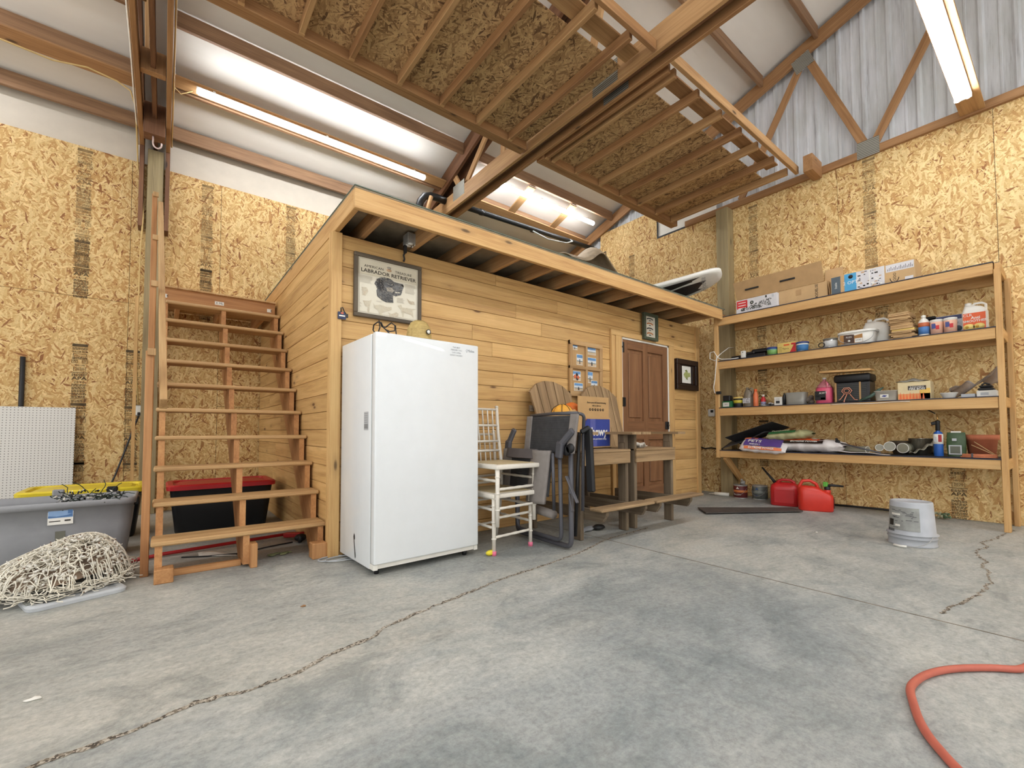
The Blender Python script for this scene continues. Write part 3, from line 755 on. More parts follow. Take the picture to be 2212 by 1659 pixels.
# thin strip of sheet edge behind the rail
tag(MB().box(-1.245, -1.215, 2.95, 2.965, .1, 2.4).build('plywood_strip', M_TRIMW), 'thin pale strip standing on edge beside the post behind the stairs', 'strip')

# ================================================================== SHELVING
FX0 = 4.945; sy0, sy1 = -.33, -2.985
shelf = thing('storage_shelving', 'tall lumber shelving with four dark lined shelves on the right wall', 'shelving', (5.2, -1.65, 0))
SZ = [2.446, 1.852, 1.2206, .650]
M_LINER = plain(48, 50, 66, .6, name='dark_shelf_liner')
for i, z in enumerate(SZ):
    hgt = .105 if i != 3 else .09
    MB().box(FX0, FX0+.038, sy1+.045, sy0-.052, z-hgt-.006, z-.008, bev=.003).build('front_beam', M_SHELFW, shelf)
    MB().box(XR-.045, XR-.006, sy1+.05, sy0-.05, z-hgt-.006, z-.008, bev=.003).build('back_beam', M_SHELFW, shelf)
    MB().box(FX0+.002, XR-.005, sy1+.045, sy0-.045, z-.0135, z-.0085).build('shelf_board', M_TREAD, shelf)
    MB().box(FX0-.006, XR-.006, sy1+.04, sy0-.05, z-.008, z).build('shelf_liner', M_LINER, shelf)
MB().box(FX0-.003, FX0+.04, sy0-.05, sy0, .545, 2.45, bev=.003).build('front_post', M_SHELFW, shelf)
MB().box(FX0-.003, FX0+.086, sy1, sy1+.042, 0, 2.375, bev=.003).build('front_post', M_SHELFW, shelf)
MB().box(XR-.075, XR-.006, sy1-.03, sy1+.01, 0, 2.37, bev=.003).build('back_post', M_SHELFW, shelf)
MB().box(FX0+.04, XR-.006, sy1, sy1+.04, 2.355, 2.44, bev=.003).build('end_beam', M_SHELFW, shelf)
for z in SZ[1:]: MB().box(FX0+.086, XR-.05, sy1, sy1+.04, z-.1, z-.008, bev=.003).build('end_beam', M_SHELFW, shelf)
MB().beam((4.99, -.43, .56), (XR-.03, -.43, .22), .04, .085, bev=.003).build('diagonal_brace', M_SHELFW, shelf)
MB().beam((FX0+.045, sy1+.02, 2.44), (FX0+.3, sy1+.02, 2.44), .03, .01).build('liner_edge', M_LINER, shelf)
# ================================================================== FREEZER
fa = math.radians(1.8)
fz = thing('upright_freezer', 'tall white upright freezer with a dark scuff on its side, against the plank room', 'freezer', (.076, -.656, 0))
fz_rot = fa
def fzb(mb): return mb
FW, FD, FH = .795, .615, 1.548
O = Vector((.076, -.656, 0))
def ob(x0, x1, y0, y1, z0, z1, **k): return (x0+O.x, x1+O.x, y0+O.y, y1+O.y, z0, z1)
MB().box(*ob(0, FW, .075, FD, .035, FH-.004), bev=.006, seg=2).build('cabinet', M_WHITE, fz)
MB().box(*ob(.006, FW-.006, .058, .076, .045, FH-.01)).build('door_gasket', plain(168, 172, 170, .6, name='gasket'), fz)
fdoor = MB().box(*ob(0, FW, 0, .058, .075, FH), bev=.009, seg=3).build('door', M_WHITE, fz)
for xa_ in (0, FW-.03): MB().box(*ob(xa_, xa_+.03, .01, .07, .04, .074), bev=.002).build('hinge', M_WHITEP, fz)
MB().box(*ob(.03, FW-.03, .02, .07, .045, .072)).build('toe_grille', M_WHITEP, fz)
for x in (.05, FW-.07):
    for y in (.08, FD-.06): MB().lathe([(.016, 0), (.018, .036)], 10, M=Matrix.Translation((O.x+x, O.y+y, 0))).build('foot', M_BLACK, fz)
M_SILV = plain(150, 156, 162, .4, .3, name='silver_print')
m_ = MB(); m_.text('Midea', .026, FYm(O.x+.725, O.y-.0005, 1.50)); m_.tube([(O.x+.69, O.y-.001, 1.512), (O.x+.683, O.y-.001, 1.50), (O.x+.69, O.y-.001, 1.487)], .0012, 5); m_.build('brand_lettering', M_SILV, fdoor)
m_ = MB()
for i, s_ in enumerate(('THE BEST', 'FREEZER YOU', 'CAN OPEN', 'DON\'T WORRY')):
    m_.text(s_, .015, FYm(O.x+.60, O.y-.0005, 1.512-.019*i))
m_.build('small_print', M_SILV, fdoor)
m_ = MB(); Fx = FXm(O.x-.0008, O.y+.26+.075, .137)
m_.poly([(-.012, .06), (.0, .085), (.012, .07), (.014, .045), (.002, .04), (.03, -.07), (.02, -.085), (.012, -.06), (-.006, .03)], Fx); m_.build('dark_scuff', M_BLACK, fz)
m_ = MB(); Fx = FXm(O.x-.0008, O.y+.145, .98); m_.quad(-.035, -.06, .035, .06, Fx, 0)
for i in range(5): m_.quad(-.03, .05-.014*i-.004, .025, .05-.014*i, Fx, 1, .0012)
m_.quad(-.03, -.05, .03, -.02, Fx, 1, .0012); m_.build('rating_label', [M_GREYL, M_SILV], fz)

fz.rotation_euler[2] = fa
# straw hat on the freezer
M_STRAW = wood('woven_straw', (214, 192, 128), (196, 172, 108), (160, 134, 78), knots=0, grain=3)
hat = thing('straw_hat', 'woven straw hat with a round badge on top of the freezer', 'hat', (.465, -.47, FH+.001))
m_ = MB()
def hatf(u, v):
    a = u*2*PI; prof = [(.0, .150), (.035, .148), (.06, .135), (.082, .09), (.092, .012), (.12, .004), (.145, .012)]
    i = v*(len(prof)-1); k = min(int(i), len(prof)-2); t_ = i-k; r_ = prof[k][0]*(1-t_)+prof[k+1][0]*t_; z = prof[k][1]*(1-t_)+prof[k+1][1]*t_
    return (.465+r_*1.0*math.cos(a), -.47+r_*.9*math.sin(a), FH+.006+z+(.01*math.cos(2*a) if v > .8 else 0)+.002*math.sin(v*80))
m_.grid(hatf, 36, 30, 0, None, True, True); m_.build('crown_and_brim', M_STRAW, hat, solid=.004)
m_ = MB(); m_.lathe([(.018, 0), (.018, .004)], 18, 0, FYm(.495, -.556, FH+.068)); m_.lathe([(.014, .004), (.0135, .005)], 6, 1, FYm(.495, -.556, FH+.068)); m_.build('badge', [M_BLACK, M_WHITEP], hat)
# black cord loops on the freezer
crd = MB(); T0 = Vector((.30, -.42, FH+.004))
crd.tube([(.085, -.60, FH+.006), (.10, -.54, FH+.03), (.12, -.50, FH+.075), (.15, -.49, FH+.10), (.175, -.49, FH+.10), (.19, -.49, FH+.07), (.22, -.5, FH+.04), (.24, -.52, FH+.01)], .0045, 6)
crd.tube([(.15, -.48, FH+.006), (.17, -.48, FH+.07), (.16, -.48, FH+.12), (.185, -.48, FH+.075), (.21, -.48, FH+.075), (.255, -.47, FH+.115), (.28, -.47, FH+.10), (.275, -.48, FH+.06), (.24, -.48, FH+.05), (.21, -.48, FH+.06)], .0045, 6); crd.tube([(.285, -.47, FH+.10), (.29, -.48, FH+.006)], .0045, 6)
tag(crd.build('power_cord', M_BLACK), 'thin black cord standing in loops on top of the freezer', 'cord')
# white cable coil on the floor by the freezer
cc = MB(); cp = []
for i in range(26):
    a = i/12*2*PI; cp.append((-.02+.10*math.cos(a)+.003*i, .0-.05+.055*math.sin(a)-.004*i, .006+.0003*i))
cp += [(.05, -.16, .006), (.16, -.2, .006)]
cc.tube([p for p in cp], .004, 6); tag(cc.build('cable_coil', M_GREYL), 'thin grey cable loop on the floor at the freezer\'s rear corner', 'cable')

# ================================================================== THINGS ON THE PLANK WALL
def frame_thing(name, label, x0, x1, z0, z1, w, d, fm, cat='picture', y=0.0, inner=None):
    t = thing(name, label, cat, ((x0+x1)/2, y-d/2, z0))
    m_ = MB()
    m_.box(x0, x1, y-d, y-.001, z1-w, z1, bev=.004); m_.box(x0, x1, y-d, y-.001, z0, z0+w, bev=.004)
    m_.box(x0, x0+w, y-d, y-.001, z0+w, z1-w, bev=.004); m_.box(x1-w, x1, y-d, y-.001, z0+w, z1-w, bev=.004)
    m_.build('frame', fm, t); return t
M_PAPER = plain(224, 218, 200, .7, name='print_paper', var=.02); M_TAN = plain(196, 164, 132, .8, name='print_tan', var=.08); M_GREYI = plain(70, 70, 72, .8, name='print_grey', var=.3)
M_BAND = plain(206, 198, 176, .7, name='print_band', var=.02)
dp = frame_thing('dog_breed_poster', 'grey framed print of a retriever dog above the freezer', .144, .703, 1.79, 2.285, .03, .032, M_FRAMEG)
m_ = MB(); P_ = FYm(0, -.018, 0)
m_.box(.17, .68, -.016, -.004, 1.815, 2.26, 0)
m_.quad(.174, 2.125, .676, 2.256, P_, 5, .0002)
for (x0, y0, x1, y1) in ((.185, 2.245, .665, 2.247), (.185, 1.83, .665, 1.832), (.185, 1.83, .187, 2.247), (.663, 1.83, .665, 2.247)): m_.quad(x0, y0, x1, y1, P_, 4, .0006)
m_.text('AMERICAN', .028, P_ @ Matrix.Translation((.30, 2.193, 0)), 1, sx=1.12); m_.text('TREASURE', .028, P_ @ Matrix.Translation((.545, 2.193, 0)), 1, sx=1.12)
m_.text('LABRADOR RETRIEVER', .040, P_ @ Matrix.Translation((.425, 2.157, 0)), 1, sx=1.12, bold=.012)
m_.lathe([(.018, 0), (.018, .001)], 14, 4, P_ @ Matrix.Translation((.422, 2.215, 0)) @ Matrix.Scale(.6, 4, (0, 1, 0)))
m_.lathe([(.022, 0), (.022, .001)], 12, 2, P_ @ Matrix.Translation((.422, 2.196, 0)) @ Matrix.Scale(.5, 4, (0, 1, 0)))
HEAD = [(.346, 2.128), (.385, 2.14), (.436, 2.136), (.464, 2.119), (.504, 2.116), (.541, 2.116), (.548, 2.093), (.537, 2.064), (.525, 2.023), (.489, 2.008), (.457, 2.006), (.457, 1.983), (.461, 1.949), (.402, 1.942), (.363, 1.954), (.328, 1.978), (.32, 2.021), (.331, 2.042), (.304, 2.074), (.323, 2.112)]
EAR = [(.331, 2.11), (.365, 2.114), (.381, 2.083), (.378, 2.036), (.359, 2.018), (.343, 2.037), (.327, 2.064)]
def pp(pts, mi, lift):
    v = [(p[0], p[1]-.006, lift) for p in pts]
    ar = sum(v[i][0]*v[(i+1) % len(v)][1]-v[(i+1) % len(v)][0]*v[i][1] for i in range(len(v)))
    if ar < 0: v.reverse()
    m_.raw(v, [tuple(range(len(v)))], mi, P_)
rq = random.Random(14)
def strokes(pts, cnt, mis, lift, ln=.012):
    xs = [p[0] for p in pts]; zs = [p[1] for p in pts]; k = 0; tries = 0
    while k < cnt and tries < cnt*20:
        tries += 1; x, z = rq.uniform(min(xs), max(xs)), rq.uniform(min(zs), max(zs)); ins = False
        for i in range(len(pts)):
            a, b = pts[i], pts[i-1]
            if (a[1] > z) != (b[1] > z) and x < (b[0]-a[0])*(z-a[1])/(b[1]-a[1])+a[0]: ins = not ins
        if not ins: continue
        an = rq.uniform(-.9, .3)+math.sin(x*30)*.6; l_ = ln*rq.uniform(.4, 1); w_ = ln*.09; c_, s_ = math.cos(an), math.sin(an); z -= .006; k += 1
        m_.raw([(x-l_*c_+w_*s_, z-l_*s_-w_*c_, lift+k*1e-6), (x+l_*c_, z+l_*s_, lift+k*1e-6), (x-l_*c_-w_*s_, z-l_*s_+w_*c_, lift+k*1e-6)], [(0, 1, 2)], mis[k % len(mis)], P_)
pp(HEAD, 6, .0008); pp(EAR, 3, .0011); strokes(HEAD, 420, (3, 3, 1, 4), .0013, .014); strokes(EAR, 70, (1, 3), .0018, .012); pp([(.40, 2.06), (.44, 2.07), (.47, 2.05), (.45, 2.03), (.41, 2.03)], 4, .0012); pp([(.445, 2.098), (.46, 2.10), (.465, 2.09), (.45, 2.088)], 1, .0014)
pp([(.53, 2.112), (.548, 2.105), (.545, 2.09), (.53, 2.095)], 1, .0014); pp([(.47, 2.04), (.52, 2.045), (.515, 2.036), (.475, 2.03)], 0, .0014)
for D in ([(.498, 1.932), (.526, 1.945), (.538, 1.924), (.609, 1.924), (.664, 1.93), (.626, 1.915), (.63, 1.885), (.635, 1.85), (.614, 1.878), (.555, 1.884), (.547, 1.844), (.539, 1.846), (.526, 1.903)], [(.297, 1.916), (.31, 1.9), (.348, 1.914), (.406, 1.905), (.446, 1.912), (.446, 1.889), (.403, 1.87), (.364, 1.849), (.38, 1.821), (.349, 1.828), (.333, 1.87), (.302, 1.883)], [(.414, 1.865), (.446, 1.855), (.482, 1.876), (.506, 1.868), (.502, 1.841), (.434, 1.826), (.426, 1.848)], [(.216, 1.924), (.264, 1.929), (.283, 1.94), (.269, 1.892), (.265, 1.833), (.254, 1.834), (.252, 1.878), (.232, 1.886)], [(.204, 2.028), (.245, 2.029), (.256, 2.001), (.234, 1.964), (.212, 1.967)], [(.575, 2.005), (.6, 1.986), (.638, 1.989), (.647, 1.967), (.605, 1.963), (.588, 1.984)]):
    pp(D, 5, .0008); strokes(D, 60, (2, 2, 4), .0011, .008)
rr = random.Random(4)
for (x0, x1, ya, yb_) in ((.19, .29, 2.115, 2.06), (.56, .655, 2.115, 2.04), (.49, .56, 1.99, 1.95), (.19, .21, 1.90, 1.86), (.32, .38, 1.935, 1.925)):
    y_ = ya
    while y_ > yb_: m_.quad(x0, y_-.0015, x1-rr.uniform(0, .02), y_, P_, 4, .0005); y_ -= .006
m_.build('print', [M_PAPER, M_INK, M_TAN, M_GREYI, plain(170, 162, 148, .8, name='print_faint'), M_BAND, plain(112, 112, 112, .8, name='print_mid_grey', var=.2)], dp)

# window frame holding photographs
wf = thing('photo_window_frame', 'old four pane window frame holding beach snapshots, left of the door', 'frame', (2.72, -.02, 1.29))
m_ = MB(); x0, x1, z0, z1 = 2.45, 2.98, 1.285, 1.895
for b in ((x0, x1, z1-.05, z1), (x0, x1, z0, z0+.055), (x0, x0+.045, z0, z1), (x1-.045, x1, z0, z1), (2.70, 2.73, z0, z1), (x0, x1, 1.585, 1.62)): m_.box(b[0], b[1], -.036+(.0015 if b[1]-b[0] < .1 else 0), -.004-(.001 if b[1]-b[0] < .1 else 0), b[2]+(.001 if b[1]-b[0] < .1 else 0), b[3]-(.001 if b[1]-b[0] < .1 else 0), bev=.003)
m_.build('frame', M_TREAD, wf)
MB().box(2.46, 2.97, -.012, -.003, 1.30, 1.88).build('backing', M_CARD, wf)
M_SKY = plain(104, 154, 206, .5, name='photo_sky', var=.2); M_CLOUD = plain(214, 222, 230, .5, name='photo_cloud', var=.05); M_SEA = plain(96, 120, 130, .5, name='photo_sea'); M_SAND = plain(206, 184, 152, .5, name='photo_sand'); M_FIG = plain(40, 38, 46, .6, name='photo_figure'); M_ORAN = plain(214, 110, 70, .6, name='photo_orange')
for i, (a, b, c_, d_, kind) in enumerate([(2.495, 2.585, 1.795, 1.852, 0), (2.57, 2.665, 1.635, 1.753, 0), (2.735, 2.885, 1.768, 1.85, 1), (2.738, 2.888, 1.635, 1.735, 0), (2.497, 2.632, 1.462, 1.565, 2), (2.527, 2.665, 1.348, 1.435, 0), (2.735, 2.83, 1.448, 1.575, 0), (2.80, 2.905, 1.388, 1.478, 0)]):
    m_ = MB(); m_.box(a, b, -.0145-.0012*(i % 2), -.0125, c_, d_, 0); Q = FYm(a, -.0147-.0012*(i % 2), c_); W, H = b-a, d_-c_
    m_.quad(.03*W, .62*H, .97*W, .95*H, Q, 1, .0004); m_.quad(.03*W, .46*H, .97*W, .66*H, Q, 2, .0006); m_.quad(.03*W, .3*H, .97*W, .4*H, Q, 3, .0004); m_.quad(.03*W, .05*H, .97*W, .32*H, Q, 4, .0006)
    if kind == 0: m_.lathe([(.05*H, 0), (.05*H, .0008)], 8, 5, Q @ Matrix.Translation((.5*W, .5*H, 0))); m_.poly([(.44*W, .1*H), (.58*W, .1*H), (.56*W, .46*H), (.45*W, .46*H)], Q, 5, .0009)
    if kind == 2:
        for (cx, cy, r_, mi) in ((.55, .6, .2, 5), (.35, .4, .22, 6), (.7, .35, .2, 6), (.45, .62, .1, 4), (.6, .2, .2, 5)): m_.lathe([(r_*H, 0), (r_*H*.9, .0008+.0002*mi)], 10, mi, Q @ Matrix.Translation((cx*W, cy*H, 0)))
    m_.build('snapshot', [M_WHITEP, M_SKY, M_CLOUD, M_SEA, M_SAND, M_FIG, M_ORAN], wf)
# fish picture right of the door
t = frame_thing('fish_picture', 'small dark framed picture of a green fish right of the door', 4.49, 5.03, 1.475, 1.895, .07, .05, M_DARKW)
m_ = MB(); m_.box(4.56, 4.96, -.03, -.004, 1.545, 1.825, 1, bev=.002)
m_.box(4.575, 4.62, -.04, -.028, 1.56, 1.81, 1, bev=.003); m_.box(4.88, 4.945, -.04, -.028, 1.56, 1.81, 1, bev=.003)
Q = FYm(4.75, -.031, 1.685); m_.quad(-.12, -.115, .105, .12, Q, 0)
fish = [(-.085, .0), (-.05, .035), (.0, .045), (.05, .03), (.085, .04), (.095, -.03), (.06, -.02), (.0, -.05), (-.05, -.04)]
m_.poly(fish, Q, 2, .0014); m_.poly([(-.03, .045), (.03, .04), (.0, .075), (-.05, .06)], Q, 3, .0015); m_.poly([(-.02, -.045), (.02, -.045), (.02, -.07), (-.02, -.06)], Q, 3, .0015)
m_.quad(-.01, -.045, -.004, .045, Q, 3, .0018); m_.lathe([(.006, 0), (.006, .002)], 8, 4, Q @ Matrix.Translation((-.055, .01, .0)))
m_.build('print', [M_WHITEP, M_DARKW, plain(170, 176, 110, .7, name='fish_green', var=.15), plain(120, 130, 70, .7, name='fish_fin'), M_INK], t)
# tall picture over the door
M_GRNF = plain(74, 84, 66, .5, name='green_frame_paint')
t = frame_thing('lure_picture', 'narrow green framed picture of four arched drawings above the door', 3.735, 4.03, 2.06, 2.398, .035, .045, M_GRNF, y=-.028)
m_ = MB(); m_.box(3.765, 4.0, -.045, -.03, 2.09, 2.37, 0); Q = FYm(3.882, -.0455, 0)
for i, mi in enumerate((1, 2, 1, 2)):
    zc = 2.325-.062*i
    arc = [( .07*math.cos(a), zc+.022*math.sin(a)) for a in [PI*k/10 for k in range(11)]]+[(.05*math.cos(a), zc-.004+.012*math.sin(a)) for a in [PI*(10-k)/10 for k in range(11)]]
    n = len(arc)//2
    for k in range(n-1):
        m_.raw([(arc[k][0], arc[k][1], .0012), (arc[k+1][0], arc[k+1][1], .0012), (arc[2*n-2-k][0], arc[2*n-2-k][1], .0012), (arc[2*n-1-k][0], arc[2*n-1-k][1], .0012)], [(0, 1, 2, 3)], mi, Q)
    m_.quad(-.02, zc-.018, .02, zc-.008, Q, 3)
m_.build('print', [M_PAPER, M_GREYI, plain(196, 120, 60, .7, name='lure_orange'), M_GREYI], t)
# name badge hung on the corner trim
t = thing('key_tag', 'small dark blue tag with keys hung on the corner trim left of the poster', 'tag', (.06, -.03, 1.74))
m_ = MB(); m_.box(.025, .085, -.034, -.026, 1.745, 1.80, 0, bev=.003); m_.quad(-.022, -.01, .022, .0, FYm(.055, -.0345, 1.775), 1); m_.quad(-.01, .01, .01, .02, FYm(.055, -.0345, 1.775), 2); m_.build('tag_body', [plain(40, 52, 84, .5, name='tag_blue'), M_WHITEP, M_ORAN], t)
m_ = MB(); m_.tube([(.05, -.025, 1.80), (.048, -.03, 1.83), (.06, -.03, 1.835), (.07, -.03, 1.81), (.09, -.032, 1.775)], .004, 6); m_.box(.08, .1, -.036, -.03, 1.76, 1.79, bev=.003); m_.build('key_ring', M_BLACKG, t)
# electrical box below the loft joists
t = thing('outlet_box', 'grey metal outlet box with twin sockets under the loft joists', 'box', (.60, -.03, 2.42))
MB().box(.545, .655, -.10, -.003, 2.435, 2.52, bev=.004).build('box', M_GALV, t)
m_ = MB()
for x in (.572, .628): m_.lathe([(.022, -.012), (.022, 0)], 14, 0, Matrix.Translation((x, -.045, 2.434))); m_.lathe([(.02, -.012), (.02, 0)], 14, 0, Matrix.Translation((x, -.085, 2.434)))
m_.build('sockets', M_WHITEP, t)
m_ = MB(); m_.box(.535, .56, -.055, -.03, 2.36, 2.425, bev=.004); m_.tube([(.548, -.04, 2.37), (.54, -.03, 2.345), (.552, -.02, 2.32), (.545, -.02, 2.30)], .008, 7)
t2 = m_.build('plug_and_cord', M_BLACK, t)
m_ = MB(); m_.tube([(.655, -.06, 2.50), (.70, -.04, 2.515), (.76, -.08, 2.51), (.8, -.2, 2.53)], .005, 6); tag(m_.build('conduit', M_TREAD), 'short tan cable from the outlet box into the loft joists', 'cable')

# ================================================================== WHITE STACKED CHAIRS
def chiavari(zoff, yoff, label, lo_seat):
    bx, by = .953, -.713; W, D = .39, .43
    t = thing('banquet_chair', label, 'chair', (bx+W/2, by+D/2+yoff, zoff), 'white bamboo style chairs')
    def P(x, y, z): return (bx+x, by+y+yoff+(0.045*x/W), z+zoff)
    sh = .415
    for x in (0, W):
        m_ = MB(); pts = [P(x, 0, 0), P(x, 0, sh)]; m_.tube(pts, [.0135, .0165], 10)
        for z in (.12, .24, .36): m_.lathe([(.014, -.008), (.0205, 0), (.014, .008)], 10, M=Matrix.Translation(P(x, 0, z)))
        lg = m_.build('leg', M_CHAIRW, t)
        if zoff < .1: MB().lathe([(.0175, 0), (.019, .032)], 10, M=Matrix.Translation(P(x, 0, 0))).build('pink_foot_cap', plain(232, 120, 150, .6, name='pink_cap'), lg)
        m_ = MB(); m_.tube([P(x, D+.03, 0), P(x, D, .25), P(x, D, sh), P(x, D+.05, .68), P(x, D+.07, .905)], [.013, .015, .016, .014, .014], 10)
        for z in (.14, .3): m_.lathe([(.014, -.008), (.0205, 0), (.014, .008)], 10, M=Matrix.Translation(P(x, D+.01, z)))
        m_.lathe([(.016, 0), (.018, .006), (.006, .016)], 10, M=Matrix.Translation(P(x, D+.07, .905)))
        m_.build('back_post', M_CHAIRW, t)
    m_ = MB(); m_.box(P(-.022, 0, 0)[0], P(W+.022, 0, 0)[0], by+yoff-.025, by+yoff+D+.03, sh+zoff, sh+.034+zoff, bev=.008, seg=2); m_.build('seat_frame', M_CHAIRW, t)
    m_ = MB(); m_.box(P(.02, 0, 0)[0], P(W-.02, 0, 0)[0], by+yoff+.02, by+yoff+D-.01, sh+.034+zoff, sh+.038+zoff, bev=.002); m_.build('seat_top', plain(196, 178, 140, .8, name='tan_seat'), t)
    for z, ys_ in ((.13, (0, 1)), (.27, (0, 1)), (.2, (2, 3)), (.33, (2, 3))):
        for s_ in ys_:
            if s_ == 0: a, b = P(0, 0, z), P(W, 0, z)
            elif s_ == 1: a, b = P(0, D, z), P(W, D, z)
            elif s_ == 2: a, b = P(0, 0, z), P(0, D, z)
            else: a, b = P(W, 0, z), P(W, D, z)
            m_ = MB(); a_v, b_v = Vector(a), Vector(b); n = 9
            pts = [a_v.lerp(b_v, k/n) for k in range(n+1)]; m_.tube(pts, [.0095+.0022*(k % 2) for k in range(n+1)], 8); m_.build('stretcher', M_CHAIRW, t)
    for z, yy_ in ((.53, .022), (.61, .036), (.745, .055), (.885, .068)):
        m_ = MB(); m_.tube([P(0, D+yy_, z), P(W, D+yy_, z)], .0105, 8); m_.build('back_rail', M_CHAIRW, t)
    for k in range(1, 7):
        x = W*k/7
        MB().tube([P(x, D+.038, .61), P(x, D+.055, .745)], .007, 6).build('spindle', M_CHAIRW, t)
        MB().tube([P(x, D+.055, .745), P(x, D+.068, .885)], .007, 6).build('spindle', M_CHAIRW, t)
    return t
chiavari(0, 0, 'lower of the two stacked white bamboo style chairs, pink caps on its feet', 0)
chiavari(.215, -.045, 'upper of the two stacked white bamboo style chairs beside the freezer', 0)
t = MB(); t.ell((.93, -.70, .022), (.04, .02, .02), 12); t.ell((.965, -.68, .02), (.018, .018, .018), 10)
tag(t.build('toy_dumbbell', plain(226, 208, 50, .5, name='yellow_toy')), 'small yellow toy on the floor at the foot of the white chairs', 'toy')

# ================================================================== FOLDED RECLINER
rc = thing('folding_recliner', 'folded charcoal lounge recliner with mesh back and grey padding, standing on edge', 'recliner', (1.5, -.62, 0))
def RX(y, z, dx=0): return Vector((1.48+dx, y, z))
def panel(y0, y1, z0, z1, dx, bow, mat, name, th=.012, skew=0, parent=rc):
    m_ = MB()
    def f(u, v):
        z = z1+(z0-z1)*v
        return (1.48+dx-bow*math.sin(PI*u)*.5-.02*v, y0+(y1-y0)*u+skew*v, z)
    m_.grid(f, 12, 16, 0); return m_.build(name, mat, parent, solid=th)
panel(-.50, -1.04, .74, 1.03, 0, .03, M_MESHF, 'back_mesh', skew=.02)
panel(-.49, -.555, .74, 1.035, -.008, .0, M_PADF, 'back_border', .02, .02); panel(-1.0, -1.075, .74, 1.04, -.008, .0, M_PADF, 'back_border', .02, .03)
MB().tube([RX(-.52, 1.04), RX(-.8, 1.05), RX(-1.06, 1.045)], .014, 10).build('head_tube', M_GREYM, rc)
panel(-.30, -.86, .40, .755, -.07, .07, M_MESHF, 'seat_mesh', skew=.03)
panel(-.27, -.385, .33, .76, -.085, .01, M_PADF, 'seat_border', .03, .03); panel(-.66, -.87, .345, .76, -.10, .05, M_PADF, 'seat_border', .03, .05)
panel(-.34, -.72, .69, .765, -.10, .04, plain(92, 86, 86, .9, name='dark_pad'), 'seat_head_pad', .025)
m_ = MB(); m_.tube([RX(-.58, .275, -.03), RX(-.83, .255, -.03)], .035, 12); m_.build('foot_roll', M_PADF, rc)
# tubes: outer and inner floor loops standing upright
def bent(pts, r, name, mat=M_GREYM, n=10):
    P_ = [Vector(p) for p in pts]; out = [P_[0]]
    for i in range(1, len(P_)-1):
        a, b, c_ = P_[i-1], P_[i], P_[i+1]; ra = min(.06, (b-a).length*.45, (c_-b).length*.45)
        p0 = b+(a-b).normalized()*ra; p1 = b+(c_-b).normalized()*ra
        for k in range(5): t_ = k/4; out.append(p0*(1-t_)**2+b*2*t_*(1-t_)+p1*t_**2)
    out.append(P_[-1]); return MB().tube(out, r, n).build(name, mat, rc)
bent([RX(-.985, .76, .0), RX(-.985, .03, .0), RX(-.30, .03, .03), RX(-.29, .74, .03)], .02, 'outer_frame')
bent([RX(-.915, .80, -.05), RX(-.91, .07, -.03), RX(-.33, .07, .0), RX(-.32, .6, .0)], .016, 'inner_frame')
bent([RX(-1.02, .30, .09), RX(-1.035, .95, .09), RX(-1.07, 1.04, .06), RX(-1.0, 1.045, .02)], .013, 'back_frame_tube')
bent([RX(-.86, .30, -.06), RX(-.88, .74, -.09)], .013, 'seat_frame_tube')
bent([RX(-.96, .10, .07), RX(-1.0, .9, .08)], .014, 'rear_frame_tube', M_BLACK)
for y, yy_, z in ((-.285, -.335, .93), (-.93, -1.04, .92)):
    m_ = MB(); m_.beam((1.42, y+.015, .70), (1.42, y-.005, .83), .07, .04, up=(1, 0, 0), bev=.012); m_.beam((1.42, y-.0, .80), (1.45, yy_, z), .055, .035, up=(1, 0, 0), bev=.012)
    m_.build('arm_rest', M_GREYM, rc)
m_ = MB(); m_.beam(RX(-1.10, .45, .1), RX(-1.075, .93, .1), .075, .035, up=(1, 0, 0), bev=.012); m_.beam(RX(-1.04, .90, .05), RX(-1.09, .94, .1), .04, .04, bev=.01); m_.build('arm_rest', M_BLACK, rc)
m_ = MB(); m_.beam(RX(-.40, .45, .12), RX(-.36, .93, .12), .05, .035, up=(1, 0, 0), bev=.012); m_.build('arm_rest', M_BLACK, rc)
for (y, z) in ((-.98, .76), (-.93, .80), (-1.02, .78)):
    MB().lathe([(.035, -.01), (.038, 0), (.035, .01)], 16, M=FXm(1.44, y, z)).build('pivot', M_BLACK, rc)
for p0, p1 in (((-.975, .57), (-1.09, .38)), ((-1.01, .44), (-1.04, .31))):
    MB().beam(RX(p0[0], p0[1], -.04), RX(p1[0], p1[1], -.04), .012, .03, up=(1, 0, 0), bev=.004).build('lock_lever', M_GREYM, rc)

